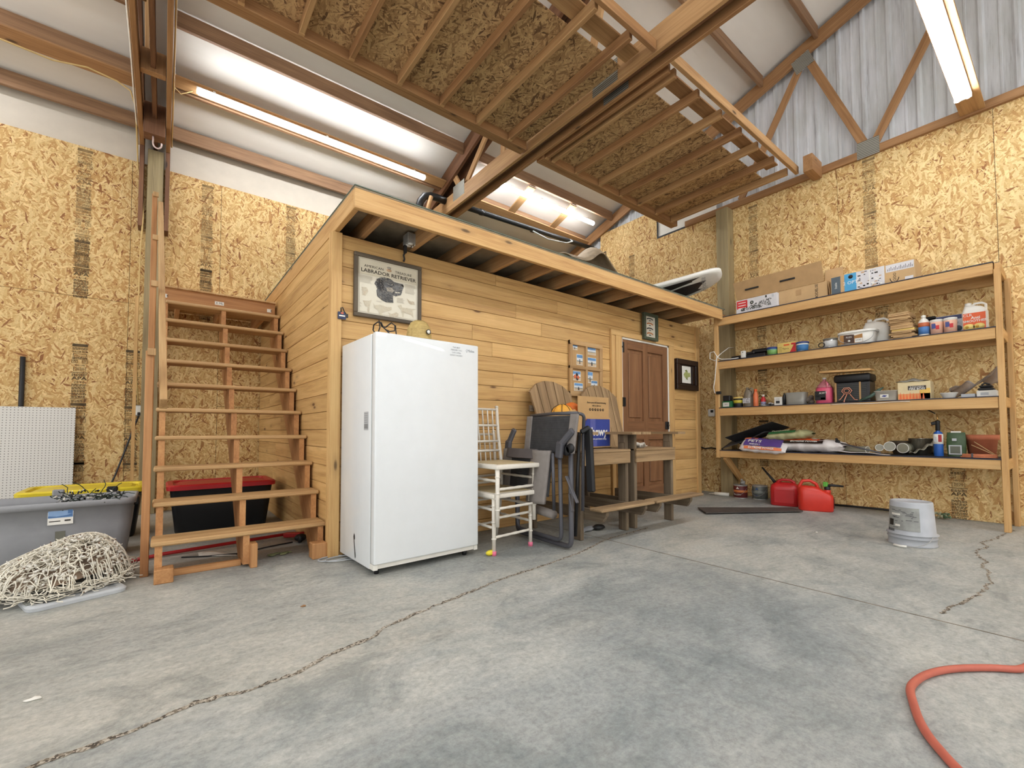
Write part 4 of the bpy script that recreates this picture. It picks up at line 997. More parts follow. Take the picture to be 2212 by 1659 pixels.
# ================================================================== TALL WEATHERED CHAIRS
def adirondack(x0, label, mirror=False):
    W = .64; x1 = x0+W; yfz = -.81
    t = thing('adirondack_chair', label, 'chair', ((x0+x1)/2, -.5, 0), 'tall weathered wooden chairs')
    for x in (x0, x1-.04):
        MB().box(x, x+.04, yfz, yfz+.09, 0, .88, bev=.005).build('leg', M_WEATHG, t)
        MB().box(x+.005, x+.042, -.22, -.13, 0, .88, bev=.005).build('leg', M_WEATHG, t)
        xr = x+.045 if x == x0 else x-.04
        MB().box(xr, xr+.035, yfz+.03, -.10, .615, .71, bev=.005).build('side_rail', M_WEATH, t)
        m_ = MB(); m_.prism([(-1.04, .235), (-1.0, .175), (-.12, .175), (-.12, .265), (-1.04, .265)], xr, xr+.035, 0, Matrix(((0, 0, 1, 0), (1, 0, 0, 0), (0, 1, 0, 0), (0, 0, 0, 1)))); m_.build('foot_rail', M_WEATHG, t)
    MB().box(x0+.0, x1-.0, yfz-.026, yfz-.001, .617, .722, bev=.005).build('front_apron', M_WEATH, t)
    for k in range(5):
        y = yfz-.03+.118*k
        MB().box(x0+.0, x1, y, y+.105, .722, .745, bev=.005).build('seat_slat', M_WEATH, t)
    MB().box(x0-.03, x1+(.03 if x0 < 2 else .12), -1.07, -.93, .268, .292, bev=.007).build('foot_rest', M_WEATH, t)
    for sx_ in (0, 1):
        xa = x0-.05 if sx_ == 0 else x1-.105
        m_ = MB(); m_.prism([(xa+.02, -.92), (xa+.14, -.93), (xa+.155, -.80), (xa+.13, -.12), (xa+.04, -.12)], .878, .902, 0); m_.build('arm_rest', M_WEATH, t)
        MB().box(xa+.06, xa+.095, -.80+.0, -.73, .80, .877, bev=.004).build('arm_bracket', M_WEATHG, t)
    # fanned back slats with a rounded top
    n = 5; cx = (x0+x1)/2
    def arc(x): return .70-.9*(x-cx)**2-2.2*abs(x-cx)**3
    for k in range(n):
        s_ = (k-(n-1)/2); xb = cx+s_*.088; xt = cx+s_*.118; L0 = .62; Lt = .645-.03*s_*s_
        def bp(x, l): return Vector((x, -.30+.20*l/.65, .73+l*.98))
        m_ = MB(); segs = 7; vs = []; wcs = []
        for i in range(segs+1):
            l = -.03+(.56+.03)*i/(segs-1)
            xx = xb+(xt-xb)*(l/.65); hw = .042+.012*(l/.65)
            dl = -.03 if False else 0
            lL = l if i < segs else arc(xx-hw); lR = l if i < segs else arc(xx+hw)
            for (px, ll) in ((xx-hw, lL), (xx+hw, lR)):
                for dy in (0, .022):
                    p = bp(px, ll); p.y += dy; vs.append(p); wcs.append(Vector((l+k*3.3, px, dy+k)))
        fs = []
        for i in range(segs):
            a = i*4; b = a+4; fs += [(a, a+2, b+2, b), (a+1, b+1, b+3, a+3), (a, b, b+1, a+1), (a+2, a+3, b+3, b+2)]
        fs += [(0, 1, 3, 2), (segs*4, segs*4+2, segs*4+3, segs*4+1)]
        m_.raw(vs, fs, 0, None, wcs); m_.build('back_slat', M_WEATH, t)
    MB().box(cx-.29, cx+.29, -.135, -.11, 1.10, 1.16, bev=.004).build('back_brace', M_WEATHG, t)
    return t
adirondack(1.77, 'tall weathered wooden chair with slatted fan back, carrying cardboard boxes')
adirondack(2.50, 'tall weathered wooden chair with slatted fan back, in front of the door')
# printed carton
M_BLUEC = plain(44, 62, 140, .6, name='blue_print', var=.05)
ct = thing('blue_carton', 'open cardboard carton with a blue side panel standing on the left weathered chair', 'box', (2.30, -.45, .748))
m_ = MB(); cx0, cx1, cy0, cy1, cz0, cz1 = 1.98, 2.42, -.60, -.28, .748, 1.035
m_.box(cx0, cx1, cy0, cy0+.006, cz0, cz1); m_.box(cx0, cx1, cy1-.006, cy1, cz0, cz1); m_.box(cx0, cx0+.006, cy0+.006, cy1-.006, cz0, cz1); m_.box(cx1-.006, cx1, cy0+.006, cy1-.006, cz0, cz1); m_.box(cx0, cx1, cy0, cy1, cz0, cz0+.006); m_.build('carton_body', M_CARD, ct)
m_ = MB(); m_.box(cx0, cx1-.015, cy0+.01, cy0+.016, cz1, cz1+.195); Q = FYm((cx0+cx1)/2+.03, cy0+.0095, cz1+.11)
m_.text('Share your #ChewyUnboxing', .022, Q @ Matrix.Translation((0, .03, 0)), 1, bold=.02); m_.text('with us. @chewy', .018, Q @ Matrix.Translation((0, .002, 0)), 1, bold=.02)
for k in range(6): m_.lathe([(.0125, 0), (.0125, .0012)], 14, 1, Q @ Matrix.Translation((-.09+.036*k, -.035, 0))); m_.lathe([(.005, .0012), (.005, .0016)], 8, 0, Q @ Matrix.Translation((-.09+.036*k, -.035, 0)))
m_.build('raised_flap', [M_CARD, M_INK], ct)
m_ = MB(); Q = FYm((cx0+cx1)/2, cy0-.0005, (cz0+cz1)/2); m_.quad(-.21, -.125, .205, .13, Q, 0)
m_.quad(-.07, .02, .0, .13, Q, 2, .0011); m_.quad(-.05, -.125, .02, -.07, Q, 2, .0011)
m_.text('chewy', .105, Q @ Matrix.Translation((.03, .01, 0)), 1, bold=.03); m_.text('Where pet lovers shop.', .024, Q @ Matrix.Translation((.04, -.055, 0)), 1, bold=.015)
m_.build('blue_panel', [M_BLUEC, M_WHITEP, plain(84, 92, 160, .4, name='tape_over_blue')], ct)
# second carton with orange toys
ct2 = thing('toy_carton', 'open cardboard box behind the recliner with orange bundles sticking out', 'box', (1.88, -.42, .748))
m_ = MB(); m_.box(1.74, 1.97, -.66, -.655, .748, 1.03); m_.box(1.74, 1.97, -.32, -.315, .748, 1.03); m_.box(1.74, 1.745, -.655, -.32, .748, 1.03); m_.box(1.965, 1.97, -.655, -.32, .748, 1.03); m_.box(1.74, 1.97, -.655, -.32, .748, .753); m_.build('carton_body', M_CARD, ct2)
m_ = MB(); m_.raw([(1.62, -.60, 1.04), (1.86, -.665, 1.10), (1.97, -.66, 1.03), (1.74, -.66, 1.03)], [(0, 1, 2, 3)]); m_.build('loose_flap', M_CARD, ct2, solid=.004)
M_ORG = plain(224, 116, 40, .6, name='orange_ball', var=.1); M_YEL = plain(232, 168, 60, .6, name='amber_ball')
m_ = MB(); m_.ell((1.85, -.52, 1.06), (.105, .1, .09), 20, 0, fn=lambda p: 1-.03*math.cos(5*math.atan2(p.y, p.x)))
for k in range(4):
    a = k*PI/4; m_.tube([(1.85+.106*math.cos(a)*math.cos(b), -.52+.101*math.sin(a)*math.cos(b), 1.06+.091*math.sin(b)) for b in [PI*q/12 for q in range(13)]], .003, 5, 1)
tag(m_.build('orange_helmet', [M_YEL, M_BLACK]), 'amber orange dome poking out of the carton, left one of two', 'toy')
m_ = MB(); m_.ell((2.04, -.45, 1.075), (.10, .09, .105), 20, 0); 
m_.tube([(2.04+.101*math.sin(b), -.45-.09*math.cos(b)*.8, 1.10+.05*math.sin(2*b)) for b in [(-1.2+q*.24) for q in range(11)]], .004, 5, 1)
tag(m_.build('orange_bag', [M_ORG, M_BLACK]), 'bright orange rounded bag poking out beside the amber dome', 'bag')
m_ = MB(); r_ = random.Random(3)
for k in range(16): m_.ell((1.93+r_.uniform(-.04, .14), -.60+r_.uniform(-.02, .05), 1.03+r_.uniform(-.02, .035)), (.016, .014, .014), 8, k % 2)
tag(m_.build('bead_garland', [plain(150, 100, 76, .5, name='bead_brown'), plain(208, 178, 150, .5, name='bead_pale')]), 'brown and pale beads bunched below the orange bag', 'beads')
# white cloth on the second chair, glove on the floor
m_ = MB()
def wr(u, v):
    return (2.66+.12*u+.01*math.sin(9*v), -.76+.16*v, .75+.035*abs(math.sin(3*u+2*v))+.012*math.sin(14*u))
m_.grid(wr, 12, 12); tag(m_.build('crumpled_cloth', M_WHITEP, solid=.004), 'crumpled white cloth on the seat of the right weathered chair', 'cloth')
m_ = MB(); m_.ell((2.07, -.60, .02), (.10, .04, .018), 14, 0, fn=lambda p: 1+.12*math.sin(7*p.x)); m_.ell((2.21, -.62, .025), (.07, .05, .022), 12, 1, fn=lambda p: 1+.15*math.sin(6*p.x+3*p.y)); m_.ell((2.15, -.57, .02), (.05, .03, .015), 10, 0)
for k in range(4): m_.ell((1.985-.004*k, -.63+.02*k, .012), (.035, .009, .009), 8, 0)
tag(m_.build('work_glove', [plain(140, 142, 146, .8, name='glove_grey'), M_BLACK]), 'grey and black work glove on the floor under the weathered chair', 'glove')
# ================================================================== LEFT: TOTES, LIGHTS, PEGBOARD
def tote(name, label, x0, x1, y0, y1, h, mats, lid=None, open_=False, z0=0):
    t = thing(name, label, 'tote', ((x0+x1)/2, (y0+y1)/2, 0)); m_ = MB(); ins = .055; N = 40
    def ring(z, k, rad=.07):
        a0, a1, b0, b1 = x0+k, x1-k, y0+k, y1-k; out = []
        for (cx, cy, st_) in ((a1-rad, b1-rad, 0), (a0+rad, b1-rad, 1), (a0+rad, b0+rad, 2), (a1-rad, b0+rad, 3)):
            for q in range(6): a = (st_+q/5)*PI/2; out.append((cx+rad*math.cos(a), cy+rad*math.sin(a), z))
        return out
    levels = [ring(0, ins+.01), ring(.012, ins), ring(h*.55, ins*.45+.004), ring(h-.045, .016), ring(h-.044, .0), ring(h-.012, -.004), ring(h, .0), ring(h-.002, .018), ring(h-.05, .024), ring(h*.5, ins*.5+.01), ring(.02, ins+.01)] if open_ else [ring(0, ins+.01), ring(.012, ins), ring(h*.55, ins*.45+.004), ring(h-.03, .012), ring(h-.02, .008)]
    n = len(levels[0]); vs = [v for L in levels for v in L]; fs = []
    for i in range(len(levels)-1):
        for k in range(n): fs.append((i*n+k, i*n+(k+1) % n, (i+1)*n+(k+1) % n, (i+1)*n+k))
    fs.append(tuple(range(n-1, -1, -1))); fs.append(tuple((len(levels)-1)*n+k for k in range(n)))
    m_.raw(vs, fs, 0, None, None, True); body = m_.build('bin_body', mats[0], t)
    if lid:
        m_ = MB(); lv = [ring(h-.035, -.012), ring(h-.0, -.014), ring(h+.012, .0), ring(h+.010, .035), ring(h-.008, .045), ring(h-.008, .06), ring(h+.006, .085)]
        vs = [v for L in lv for v in L]; fs = []
        for i in range(len(lv)-1):
            for k in range(n): fs.append((i*n+k, i*n+(k+1) % n, (i+1)*n+(k+1) % n, (i+1)*n+k))
        fs.append(tuple((len(lv)-1)*n+k for k in range(n))); fs.append(tuple(range(n-1, -1, -1)))
        m_.raw(vs, fs, 0, None, None, False); m_.build('bin_lid', lid, t)
    return t, body
M_RED = plain(176, 30, 34, .4, name='red_lid'); M_YELL = plain(226, 204, 44, .45, name='yellow_lid'); M_DKTOTE = plain(18, 20, 24, .45, name='black_tote')
M_TOTEG = plain(150, 152, 156, .5, name='grey_tote', var=.04)
gt, gb = tote('storage_tote', 'open grey plastic tote with a blue white sticker, behind the heap of white lights', -2.15, -1.12, .885, 1.37, .436, [M_TOTEG], open_=True)
m_ = MB(); Fq = FYm(-1.51, .905, .335) @ Matrix.Rotation(-.05, 4, 'X'); m_.quad(-.062, -.05, .062, .05, Fq, 0, .004); m_.quad(-.06, -.005, .06, .048, Fq, 1, .005); m_.quad(-.055, -.03, -.0, -.024, Fq, 2, .005); m_.quad(.02, -.03, .05, -.02, Fq, 2, .005); m_.quad(.035, .02, .058, .045, Fq, 3, .0056)
m_.poly([(-.06, .01), (-.02, .004), (.03, .01), (.058, .02), (.06, .0), (-.06, -.003)], Fq, 3, .0056); m_.build('sticker', [M_WHITEP, plain(132, 164, 204, .5, name='sticker_blue'), M_INK, plain(70, 110, 160, .5, name='sticker_deep_blue')], gt)
m_ = MB(); Fq = FYm(-1.51, .918, .20); m_.poly([(-.025, -.05), (.022, -.055), (.025, .045), (.012, .055), (.004, .04), (-.004, .05), (-.026, .04)], Fq, 0, .004); m_.build('tape_patch', plain(110, 110, 98, .7, name='old_tape'), gt)
m_ = MB(); m_.box(-1.135, -1.105, 1.06, 1.2, .36, .42, bev=.006); m_.build('end_handle', M_DKTOTE, gt)
yt, _ = tote('storage_tote', 'black tote with a bright yellow lid behind the open grey tote', -1.86, -1.10, 1.66, 2.2, .43, [M_DKTOTE], lid=M_YELL)
for x, mt in ((-1.62, M_TOTEG), (-1.30, M_BLACK)):
    m_ = MB(); m_.box(x-.035, x+.035, 1.635, 1.66, .385, .455, bev=.008); m_.build('latch', mt, yt)
rt_, _ = tote('storage_tote', 'black tote with a red lid under the stairs', -.93, -.10, 1.5, 2.03, .43, [M_DKTOTE], lid=M_RED)
# green wire string in the grey tote
def squig(m_, c, R, n, r, seed, seg=7, mi=0, flat=.5, zmin=.01):
    q = random.Random(seed)
    for k in range(n):
        p = Vector((c[0]+q.uniform(-1, 1)*R[0], c[1]+q.uniform(-1, 1)*R[1], c[2]+q.uniform(-.4, 1)*R[2])); d = Vector((q.uniform(-1, 1), q.uniform(-1, 1), q.uniform(-flat, flat))).normalized(); pts = [p]
        for s_ in range(seg):
            d = (d+Vector((q.uniform(-.8, .8), q.uniform(-.8, .8), q.uniform(-.5, .5)*flat))).normalized(); p = p+d*.022; p.z = max(zmin, p.z); pts.append(p.copy())
        m_.tube(pts, r, 5, mi)
t = thing('green_string_lights', 'tangle of dark green string lights inside the grey tote', 'string lights', (-1.38, 1.1, .3))
m_ = MB(); m_.ell((-1.38, 1.12, .30), (.2, .14, .10), 14, 0); squig(m_, (-1.38, 1.10, .40), (.17, .12, .045), 60, .0028, 5, zmin=.36); w1 = m_.build('cord', plain(34, 52, 42, .6, name='green_wire'), t); w1['kind'] = 'stuff'
m_ = MB(); q = random.Random(12)
for k in range(46):
    p = Vector((-1.38+q.uniform(-.17, .17), 1.08+q.uniform(-.12, .12), .42+q.uniform(-.01, .06))); d = Vector((q.uniform(-1, 1), q.uniform(-1, 1), q.uniform(-.2, 1))).normalized(); m_.tube([p, p+d*.02], .005, 6, k % 3 == 0 and 1 or 0); m_.tube([p+d*.02, p+d*.034], [.003, .001], 5, 1)
b_ = m_.build('bulb', [M_BLACK, M_WHITEP], t); b_['kind'] = 'stuff'

# grey lid with the heap of white string lights
lc = Vector((-1.375, .175, 0)); ang = math.atan2(.108, .325)
lidt = thing('tote_lid', 'grey plastic tote lid lying flat under the heap of white lights', 'lid', tuple(lc))
Mx = Matrix.Translation(lc) @ Matrix.Rotation(ang, 4, 'Z')
m_ = MB(); L_, W_ = .20, .235; rad = .05
def ringl(k, z):
    out = []; a1, b1 = L_-k, W_-k
    for (cx, cy, st_) in ((a1-rad, b1-rad, 0), (-a1+rad, b1-rad, 1), (-a1+rad, -b1+rad, 2), (a1-rad, -b1+rad, 3)):
        for q_ in range(6): a = (st_+q_/5)*PI/2; out.append((cx+rad*math.cos(a), cy+rad*math.sin(a), z))
    return out
lv = [ringl(.0, .001), ringl(-.002, .018), ringl(.008, .028), ringl(.03, .028), ringl(.04, .020), ringl(.055, .020), ringl(.07, .026)]; n = 24
fs = [(i*n+k, i*n+(k+1) % n, (i+1)*n+(k+1) % n, (i+1)*n+k) for i in range(len(lv)-1) for k in range(n)]+[tuple((len(lv)-1)*n+k for k in range(n)), tuple(range(n-1, -1, -1))]
m_.raw([v for L in lv for v in L], fs, 0, Mx); m_.build('panel', M_GREYL, lidt)
m_ = MB(); m_.box(-.198, -.14, -.18, -.10, .024, .036, 0, Mx, bev=.006); m_.beam(Mx @ Vector((-.15, -.17, .034)), Mx @ Vector((-.06, -.20, .032)), .022, .01, bev=.003); m_.beam(Mx @ Vector((-.15, -.15, .034)), Mx @ Vector((-.07, -.165, .032)), .012, .01); m_.build('lid_clip', plain(120, 122, 116, .5, name='clip_grey'), lidt)
wl = thing('white_string_lights', 'large heap of tangled white string lights on the grey lid', 'string lights', (-1.42, .33, .03))
M_WCORD = plain(232, 226, 210, .6, name='white_cord', var=.12); M_WBULB = plain(228, 224, 214, .45, name='white_socket', var=.05); M_BRB = plain(120, 84, 60, .5, name='amber_bulb', var=.2)
def heap_h(x, y):
    u = (x+1.43)/.31; v = (y-.31)/.34; r_ = u*u+v*v
    return .24*max(0, 1-r_)**.6*(1+.12*math.sin(9*x)+.1*math.sin(13*y))*(1+.35*u*.6)
m_ = MB(); m_.grid(lambda u, v: (-1.43+.285*math.cos(2*PI*u)*v, .31+.315*math.sin(2*PI*u)*v, .03+.86*heap_h(-1.43+.285*math.cos(2*PI*u)*v, .31+.315*math.sin(2*PI*u)*v)), 30, 12, 0, None, True, True)
m_.build('heap_core', plain(130, 110, 92, .9, name='cord_gaps', var=.3), wl)['kind'] = 'stuff'
m_ = MB(); q = random.Random(21)
for k in range(900):
    a = q.uniform(0, 2*PI); r_ = math.sqrt(q.random())*.97; x = -1.43+.31*r_*math.cos(a); y = .31+.34*r_*math.sin(a)
    p = Vector((x, y, .035+heap_h(x, y)*q.uniform(.78, 1.02))); d = Vector((q.uniform(-1, 1), q.uniform(-1, 1), q.uniform(-.4, .6))).normalized(); pts = [p.copy()]
    for s_ in range(7):
        d = (d+Vector((q.uniform(-.9, .9), q.uniform(-.9, .9), q.uniform(-.5, .5)))).normalized(); rr_ = ((p.x+1.43)/.31)**2+((p.y-.31)/.34)**2
        if rr_ > 1.02: d = (d*.4+Vector((-1.43-p.x, .31-p.y, 0)).normalized()*.5+Vector((-(p.y-.31), p.x+1.43, 0)).normalized()*.6).normalized()
        p = p+d*.02
        hz = .04+heap_h(p.x, p.y)*1.0; p.z = min(max(p.z, hz*.8), hz+.03); pts.append(p.copy())
    m_.tube(pts, .0027, 5)
for k in range(260):
    a = q.uniform(0, 2*PI); r_ = q.uniform(.82, 1.05); p = Vector((-1.43+.31*r_*math.cos(a), .31+.34*r_*math.sin(a), q.uniform(.035, .075))); d = Vector((-math.sin(a), math.cos(a), 0))*q.choice((-1, 1)); pts = [p.copy()]
    for s_ in range(6):
        d = (d+Vector((q.uniform(-.7, .7), q.uniform(-.7, .7), q.uniform(-.3, .3)))).normalized(); p = p+d*.02; p.z = min(max(p.z, .033), .09); pts.append(p.copy())
    m_.tube(pts, .0027, 5)
m_.tube([(-1.24, .42, .10), (-1.16, .40, .12), (-1.10, .43, .10), (-1.09, .46, .07)], .003, 5); m_.tube([(-1.6, .5, .1), (-1.62, .42, .16), (-1.55, .36, .2), (-1.5, .4, .2)], .003, 5)
m_.build('cord', M_WCORD, wl)['kind'] = 'stuff'
m_ = MB(); q = random.Random(31)
for k in range(520):
    a = q.uniform(0, 2*PI); r_ = math.sqrt(q.random()); x = -1.43+.315*r_*math.cos(a); y = .31+.345*r_*math.sin(a)
    p = Vector((x, y, .045+heap_h(x, y)*q.uniform(.9, 1.04))); d = Vector((q.uniform(-1, 1), q.uniform(-1, 1), q.uniform(-.3, .8))).normalized()
    m_.tube([p, p+d*.022], .0062, 6, 0)
    m_.tube([p+d*.022, p+d*.034], [.0034, .0015], 5, 1 if k % 4 == 0 else 0)
m_.build('socket', [M_WBULB, M_BRB], wl)['kind'] = 'stuff'

# pegboard
def mat_peg():
    t = NT('white_pegboard'); co = t.n('ShaderNodeTexCoord').outputs['Object']; sp = t.n('ShaderNodeSeparateXYZ'); t.l(co, sp.inputs[0])
    fx = t.math('SUBTRACT', t.math('FRACT', t.math('DIVIDE', sp.outputs[0], .0254)), .5); fz_ = t.math('SUBTRACT', t.math('FRACT', t.math('DIVIDE', sp.outputs[2], .0254)), .5)
    d = t.math('SQRT', t.math('ADD', t.math('MULTIPLY', fx, fx), t.math('MULTIPLY', fz_, fz_)))
    t.l(t.ramp(d, [(.0, hexc(70, 66, 60)), (.13, hexc(90, 86, 80)), (.17, hexc(214, 212, 206))]), t.b.inputs['Base Color']); t.rough(.45); return t.m
pg = MB().box(-2.93, -1.70, 0, .006, 0, 1.165); o = pg.build('pegboard', mat_peg(), origin=(-2.3, 0, 0)); o.location = (-2.3, 3.03, .002); o.rotation_euler[0] = -math.radians(3.6)
tag(o, 'large white pegboard panel leaning on the left wall', 'pegboard')
tag(MB().tube([(-2.10, 3.135, 0), (-2.10, 3.147, 1.67)], .02, 12).build('black_pipe', M_BLACK), 'black pipe standing upright behind the pegboard', 'pipe')
t = thing('wall_outlet', 'small white outlet box on the left wall with a black cord plugged in', 'outlet', (-1.185, 3.15, 1.1))
MB().box(-1.225, -1.16, 3.125, YB-.001, 1.09, 1.21, bev=.004).build('box', M_GALV, t); MB().box(-1.22, -1.165, 3.118, 3.125, 1.10, 1.20, bev=.002).build('face_plate', M_WHITEP, t)
MB().box(-1.205, -1.18, 3.09, 3.118, 1.095, 1.13, bev=.004).build('plug', M_BLACK, t)
m_ = MB(); m_.tube([(-1.192, 3.10, 1.09), (-1.22, 3.09, 1.0), (-1.30, 3.07, .70), (-1.37, 3.05, .45), (-1.42, 3.03, .30), (-1.5, 2.9, .1), (-1.6, 2.7, .014)], .009, 8); tag(m_.build('extension_cord', M_BLACKG), 'thick black cord running down from the wall outlet', 'cord')
M_ROMEX = plain(206, 176, 116, .6, name='tan_cable')
m_ = MB(); m_.tube([(-3.2, 2.38, 4.37), (-2.6, 2.38, 4.36), (-2.17, 2.37, 4.371), (-1.85, 2.37, 4.35), (-1.615, 2.36, 4.395), (-1.40, 2.35, 4.36), (-1.30, 2.35, 4.31), (-1.262, 2.4, 4.2), (-1.262, 2.8, 4.09), (-1.26, 3.1, 3.9), (-1.21, 3.13, 3.6), (-1.20, 2.98, 3.3), (-1.215, 2.97, 2.9), (-1.22, 2.97, 2.0), (-1.22, 3.1, 1.5), (-1.20, 3.15, 1.21)], .0075, 7)
tag(m_.build('electrical_cable', M_ROMEX), 'tan electrical cable stapled along the left purlin and down the post to the outlet', 'cable')
m_ = MB()
for dx in (0, .014, .027): m_.tube([(-1.255-dx*.3, 3.0, 4.12), (-1.262, 2.2+dx, 4.16+dx), (-1.258, 1.4, 4.17+dx), (-1.262, .2, 4.15+dx), (-1.26, -3, 4.16+dx)], .007, 6)
tag(m_.build('cable_bundle', M_WHITEP), 'bundle of white cables along the left side of the overhead truss', 'cable')
m_ = MB(); m_.tube([(-.965, 3.0, 4.2), (-.962, 2.0, 4.19), (-.962, .6, 4.2), (-.964, -3, 4.18)], .007, 6); m_.tube([(-.962, 2.1, 4.28), (-.955, 2.2, 4.42), (-.90, 2.4, 4.5), (-.8, 2.35, 4.545)], .005, 6)
tag(m_.build('cable_bundle', M_ROMEX), 'pale cable along the right side of the overhead truss feeding the shop light', 'cable')
m_ = MB(); m_.tube([(-1.12, 2.5, 4.0), (-1.12, 2.5, 3.93)]+[(-1.12+.035-.035*math.cos(a), 2.5, 3.93-.045*math.sin(a)) for a in [PI*k/8 for k in range(9)]]+[(-1.05, 2.5, 3.95)], .008, 8)
tag(m_.build('ceiling_hook', plain(214, 190, 184, .4, name='vinyl_hook')), 'pale hook screwed under the overhead truss', 'hook')

# red handled tool and scraps under the stairs
t = thing('floor_jack_handle', 'long dark red pole lying on the floor under the stairs', 'pole', (-.6, .75, 0))
MB().tube([(-1.22, .66, .016), (-.95, .77, .02), (-.06, .86, .03)], .013, 10).build('pole', M_RED, t)
m_ = MB(); m_.beam((-.14, .80, .035), (-.035, .66, .05), .06, .04, bev=.008); m_.build('head', M_RED, t); m_ = MB(); m_.ell((-.06, .62, .035), (.05, .03, .03), 12); m_.lathe([(.03, -.01), (.032, 0), (.03, .01)], 14, M=FXm(-.075, .58, .033)); m_.build('wheel', M_BLACK, t)
m_ = MB(); m_.tube([(-.85, .64, .006), (-.7, .56, .006), (-.5, .5, .006), (-.3, .58, .006), (-.12, .62, .006)], .005, 6); tag(m_.build('thin_cable', M_BLACK), 'thin black cord lying across the floor under the stairs', 'cord')
m_ = MB(); m_.grid(lambda u, v: (-.75+.22*u, .60-.22*u*.7+.12*v, .006+.01*math.sin(5*u)*v), 8, 6); tag(m_.build('paper_sheet', M_WHITEP, solid=.002), 'white sheet of paper on the floor under the stairs', 'paper')
M_LEAF = plain(128, 132, 92, .8, name='dry_leaf', var=.2)
m_ = MB(); q = random.Random(6)
for k in range(14): m_.ell((-.27+q.uniform(-.07, .07), .29+q.uniform(-.03, .03), .010), (q.uniform(.012, .03), q.uniform(.005, .012), .006), 7)
tag(m_.build('leaf_litter', M_LEAF), 'dry leaf scraps on the floor under the bottom stair', 'leaves')
for i, (x, y, s_) in enumerate(((-1.30, -1.16, .022), (-.378, -.865, .012), (3.63, -1.91, .014))):
    m_ = MB(); m_.ell((x, y, .004), (s_, s_*.5, .005), 8, fn=lambda p: 1+.3*math.sin(5*p.x+3*p.y)); tag(m_.build('floor_debris', [M_WHITEP if i != 1 else M_FIR][0]), ['pale scrap on the bare floor at the far lower left', 'tiny brown crumb on the floor in front of the stairs', 'white fleck on the floor in front of the red cans'][i], 'debris')

# ================================================================== LOFT CLUTTER
M_ABS = plain(30, 32, 34, .4, name='black_pipe_plastic')
t = thing('drain_pipe', 'long black plastic pipe running under the roof above the loft', 'pipe', (4, 2.25, 4.3))
m_ = MB(); m_.tube([(2.47, 2.3, 4.325), (5.46, 2.22, 4.37)], .04, 16); m_.build('pipe', M_ABS, t)
for x in (2.85, 3.9, 4.6): MB().tube([(x, 2.3-.025*(x-2.5)/3, 4.33+.015*(x-2.5)), (x+.06, 2.298-.025*(x-2.5)/3, 4.331+.015*(x-2.5))], .048, 16).build('coupling', M_ABS, t)
m_ = MB(); pts = [(1.80, 2.3, 4.03), (1.84, 2.3, 4.18), (1.9, 2.3, 4.27), (2.0, 2.3, 4.31), (2.1, 2.3, 4.315), (2.235, 2.3, 4.31)]
m_.tube(pts, .052, 14); tag(m_.build('pipe_elbow', M_ABS), 'curved black pipe end left of the middle truss above the loft', 'pipe')
m_ = MB(); m_.tube([(1.90, 2.25, 3.98), (1.98, 2.25, 4.27)], .03, 10); tag(m_.build('wood_handle', M_FIRL), 'short tan wooden handle beside the black pipe elbow', 'handle')
M_GLINE = plain(176, 178, 172, .5, name='grey_line')
m_ = MB(); m_.tube([(3.9, 2.25, 4.31), (4.2, 2.2, 4.23), (4.6, 2.15, 4.25), (4.76, 2.15, 4.32), (4.76, 2.22, 4.38)], .011, 8); tag(m_.build('flexible_hose', M_GLINE), 'thin grey hose hanging below the long black pipe', 'hose')
# covered bulk on the loft
m_ = MB(); m_.grid(lambda u, v: (3.66+1.25*u, 1.1+.8*v, 2.56+(1.02+.25*math.exp(-((u-.55)/.18)**2)-.5*max(0, u-.75))*math.sin(PI*min(1, .25+.75*v))**.4), 26, 12)
t = tag(m_.build('draped_tarp', plain(190, 172, 146, .85, name='tan_tarp', var=.12), solid=.01), 'tan tarp draped in a peak over goods on the loft', 'tarp')
m_ = MB(); m_.box(3.8, 4.85, 1.25, 1.8, 2.56, 3.45, bev=.01); m_.build('covered_crate', M_CARD, t)
# wakeboard
wb = thing('wakeboard', 'white edged board with a dark deck resting over the front of the loft', 'board', (4.35, -.25, 2.62))
Xw = Vector((3.95, -.66, 2.70))-Vector((3.62, -.02, 2.60)); Xw.normalize(); Zw0 = Vector((.25, 0, 1)); Yw = Zw0.cross(Xw).normalized(); Zw = Xw.cross(Yw).normalized()
Mw = Matrix((Xw, Yw, Zw)).transposed().to_4x4(); Mw.translation = Vector((3.98, -.22, 2.63))
def wshape(k, s_):
    out = []
    for i in range(32):
        a = 2*PI*i/32; c_, si = math.cos(a), math.sin(a); x = .66*abs(c_)**.6*(1 if c_ > 0 else -1)*s_; y = .23*abs(si)**.7*(1 if si > 0 else -1)*s_
        out.append((x, y, k+.22*max(0, x-.1)**2))
    return out
n = 32; m_ = MB(); lv = [wshape(.0, .9), wshape(.012, 1.0), wshape(.042, 1.0), wshape(.052, .93)]
fs = [(i*n+k, i*n+(k+1) % n, (i+1)*n+(k+1) % n, (i+1)*n+k) for i in range(3) for k in range(n)]+[tuple(range(n-1, -1, -1)), tuple(3*n+k for k in range(n))]
m_.raw([v for L in lv for v in L], fs, 0, Mw, None, True); m_.build('hull', M_WHITEP, wb)
m_ = MB(); base = [(x*.86, y*.78, z-.004) for x, y, z in wshape(.0, .95)]; m_.raw(base+[(x, y, z+.003) for x, y, z in base], [tuple(range(n-1, -1, -1)), tuple(n+k for k in range(n))], 0, Mw); m_.build('dark_base', plain(46, 36, 34, .4, name='dark_base'), wb)
Mt = Mw @ Matrix.Translation((.44, 0, .006)) @ Matrix.Rotation(PI, 4, 'X') @ Matrix.Rotation(PI/2, 4, 'Z')
m_ = MB(); m_.text('hyperlite', .09, Mt, 0, lift=.0); m_.build('script_lettering', M_SILV, wb)
